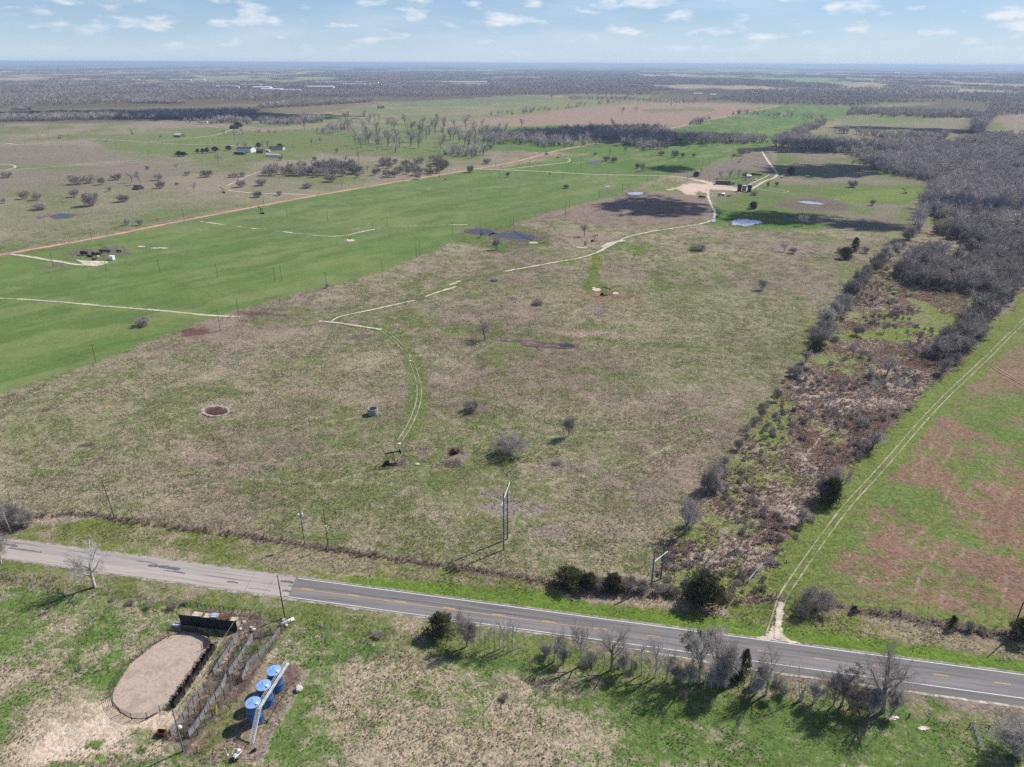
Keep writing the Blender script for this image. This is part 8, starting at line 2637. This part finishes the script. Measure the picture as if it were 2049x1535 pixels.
scr = cc == 3
ok_ = scr | (gg > .14)
XX, YY, cc, gg, scr = XX[ok_], YY[ok_], cc[ok_], gg[ok_], scr[ok_]
grn = (~scr) & (rs.rand(len(XX)) < np.clip(gg * 1.1 - .05, 0, 1))
stw = (~scr) & ~grn
for nm, sel, src, s0, s1, lb in (('straw_grass', stw, [TS[0]], .8, 1.25, 'straw-coloured tussocky grass over the dry parts of the pasture'), ('green_grass', grn, [TS[1]], .75, 1.2, 'short green tufts over the fresher parts of the pasture and verges'),
                                 ('tall_dead_grass', scr, [TS[2]], .7, 1.3, 'tall dead brown and pale bunchgrass covering the scrub strip')):
    P = np.stack([XX[sel], YY[sel], np.zeros(sel.sum())], 1)
    if nm == 'tall_dead_grass':
        d_ = gsample(gf, P[:, 0], P[:, 1])
        P = P[d_ < .6]
    scatter(nm, P, src, s0, s1, 9, lb, 'grass')
# bunchgrass on the ditch lines
dl_ = []
for pl, wd in (([(60, 1035), (185, 1028), (229, 1040), (330, 1055), (450, 1068), (620, 1093), (720, 1106), (830, 1124), (960, 1143), (1100, 1166)], .8), ([(1300, 1188), (1440, 1203), (1550, 1195)], 1.2),
               ([(1650, 1207), (1720, 1222), (1800, 1232), (1900, 1252), (2049, 1276)], 1.2)):
    for x, y in resample(GP(pl), 1.6):
        dl_.append((x + rs.normal(0, wd * .5), y + rs.normal(0, wd * .5), 0))
tb = tsrc('grass_tussocks', tuft_patch(6, 9, 1.8, .6, .32, M_('dead_grass')), 1000, 1149, 'small clump of brown bunchgrass on the ditch line above the highway')
scatter('ditch_grass', dl_, [tb], .7, 1.4, 10, 'brown bunchgrass growing along the ditch fence lines', 'grass')

# ================================================================ clouds overhead (they shade the fields) and the air
def cloud_mesh(seed):
    rs = np.random.RandomState(seed)
    bm = bmesh.new()
    bmesh.ops.create_icosphere(bm, subdivisions=2, radius=1.0)
    bv = np.array([v.co[:] for v in bm.verts])
    bf = np.array([[v.index for v in f.verts] for f in bm.faces])
    bm.free()
    Vs, Fs = [], []
    n = 330
    for k in range(n):
        a = rs.uniform(0, 2 * math.pi)
        r = rs.rand() ** .5 * (1 + .22 * math.sin(a * 3 + seed) + .15 * math.sin(a * 7 + seed * 2))
        rad_ = (.16 * (1.12 - min(r, 1.05)) + .022) * rs.uniform(.5, 1.3)
        c = np.array([r * math.cos(a), r * math.sin(a), (1 - r * r * .8) * .22 * rs.rand()])
        d = 1 + .16 * np.sin(bv @ rs.normal(0, 3, 3) + rs.rand() * 6)
        Vs.append(bv * d[:, None] * rad_ * np.array([1, 1, .6]) + c)
        Fs.append(bf + k * len(bv))
    return fast_mesh('cloud_mesh', np.concatenate(Vs), np.concatenate(Fs), M_('cloud_white'), smooth=True)


CM = [cloud_mesh(3), cloud_mesh(8)]
for k, (px, py, rx, ry, h) in enumerate([
        (1310, 413, 122, 22, 420), (1560, 436, 130, 15, 430), (1735, 452, 90, 13, 430),
        (1120, 270, 130, 14, 520), (1290, 282, 110, 13, 520), (1450, 272, 90, 8, 520), (1345, 338, 60, 7, 480), (1640, 342, 130, 14, 500), (1600, 300, 130, 8, 520),
        (1940, 425, 120, 14, 430), (1700, 335, 60, 8, 500), (470, 233, 260, 9, 560), (100, 228, 200, 9, 560), (1900, 262, 70, 7, 600), (1740, 256, 90, 4, 600), (1240, 262, 90, 5, 560)]):
    x, y = G(px, py)
    ax = rx * mpp(px, py)
    ay = abs(G(px, py - ry)[1] - G(px, py + ry)[1]) / 2
    dd = h / math.tan(SUN_EL)
    link('cloud', CM[k % 2], None, 'small white cumulus cloud drifting high over the fields, outside the picture', 'cloud', 'clouds over the fields', None,
         (x + dd * math.sin(SUN_AZ), y + dd * math.cos(SUN_AZ), h), k * 1.3 if abs(ax - ay) < ax * .2 else 0.0, (ax, ay, min(ax, ay) * .8))

hz = MB()
hz.box((0, 22000, 68), (126000, 84000, 139))
m = bpy.data.materials.new('haze')
m.use_nodes = True
n, l = m.node_tree.nodes, m.node_tree.links
n.clear()
mo = N(n, 'ShaderNodeOutputMaterial')
vs = N(n, 'ShaderNodeVolumePrincipled')
vs.inputs['Color'].default_value = (.56, .73, .97, 1)
vs.inputs['Density'].default_value = 6.5e-5
vs.inputs['Anisotropy'].default_value = .1
l.new(vs.outputs[0], mo.inputs['Volume'])
MATS['haze'] = m
hz.build('haze', m, kind='stuff')
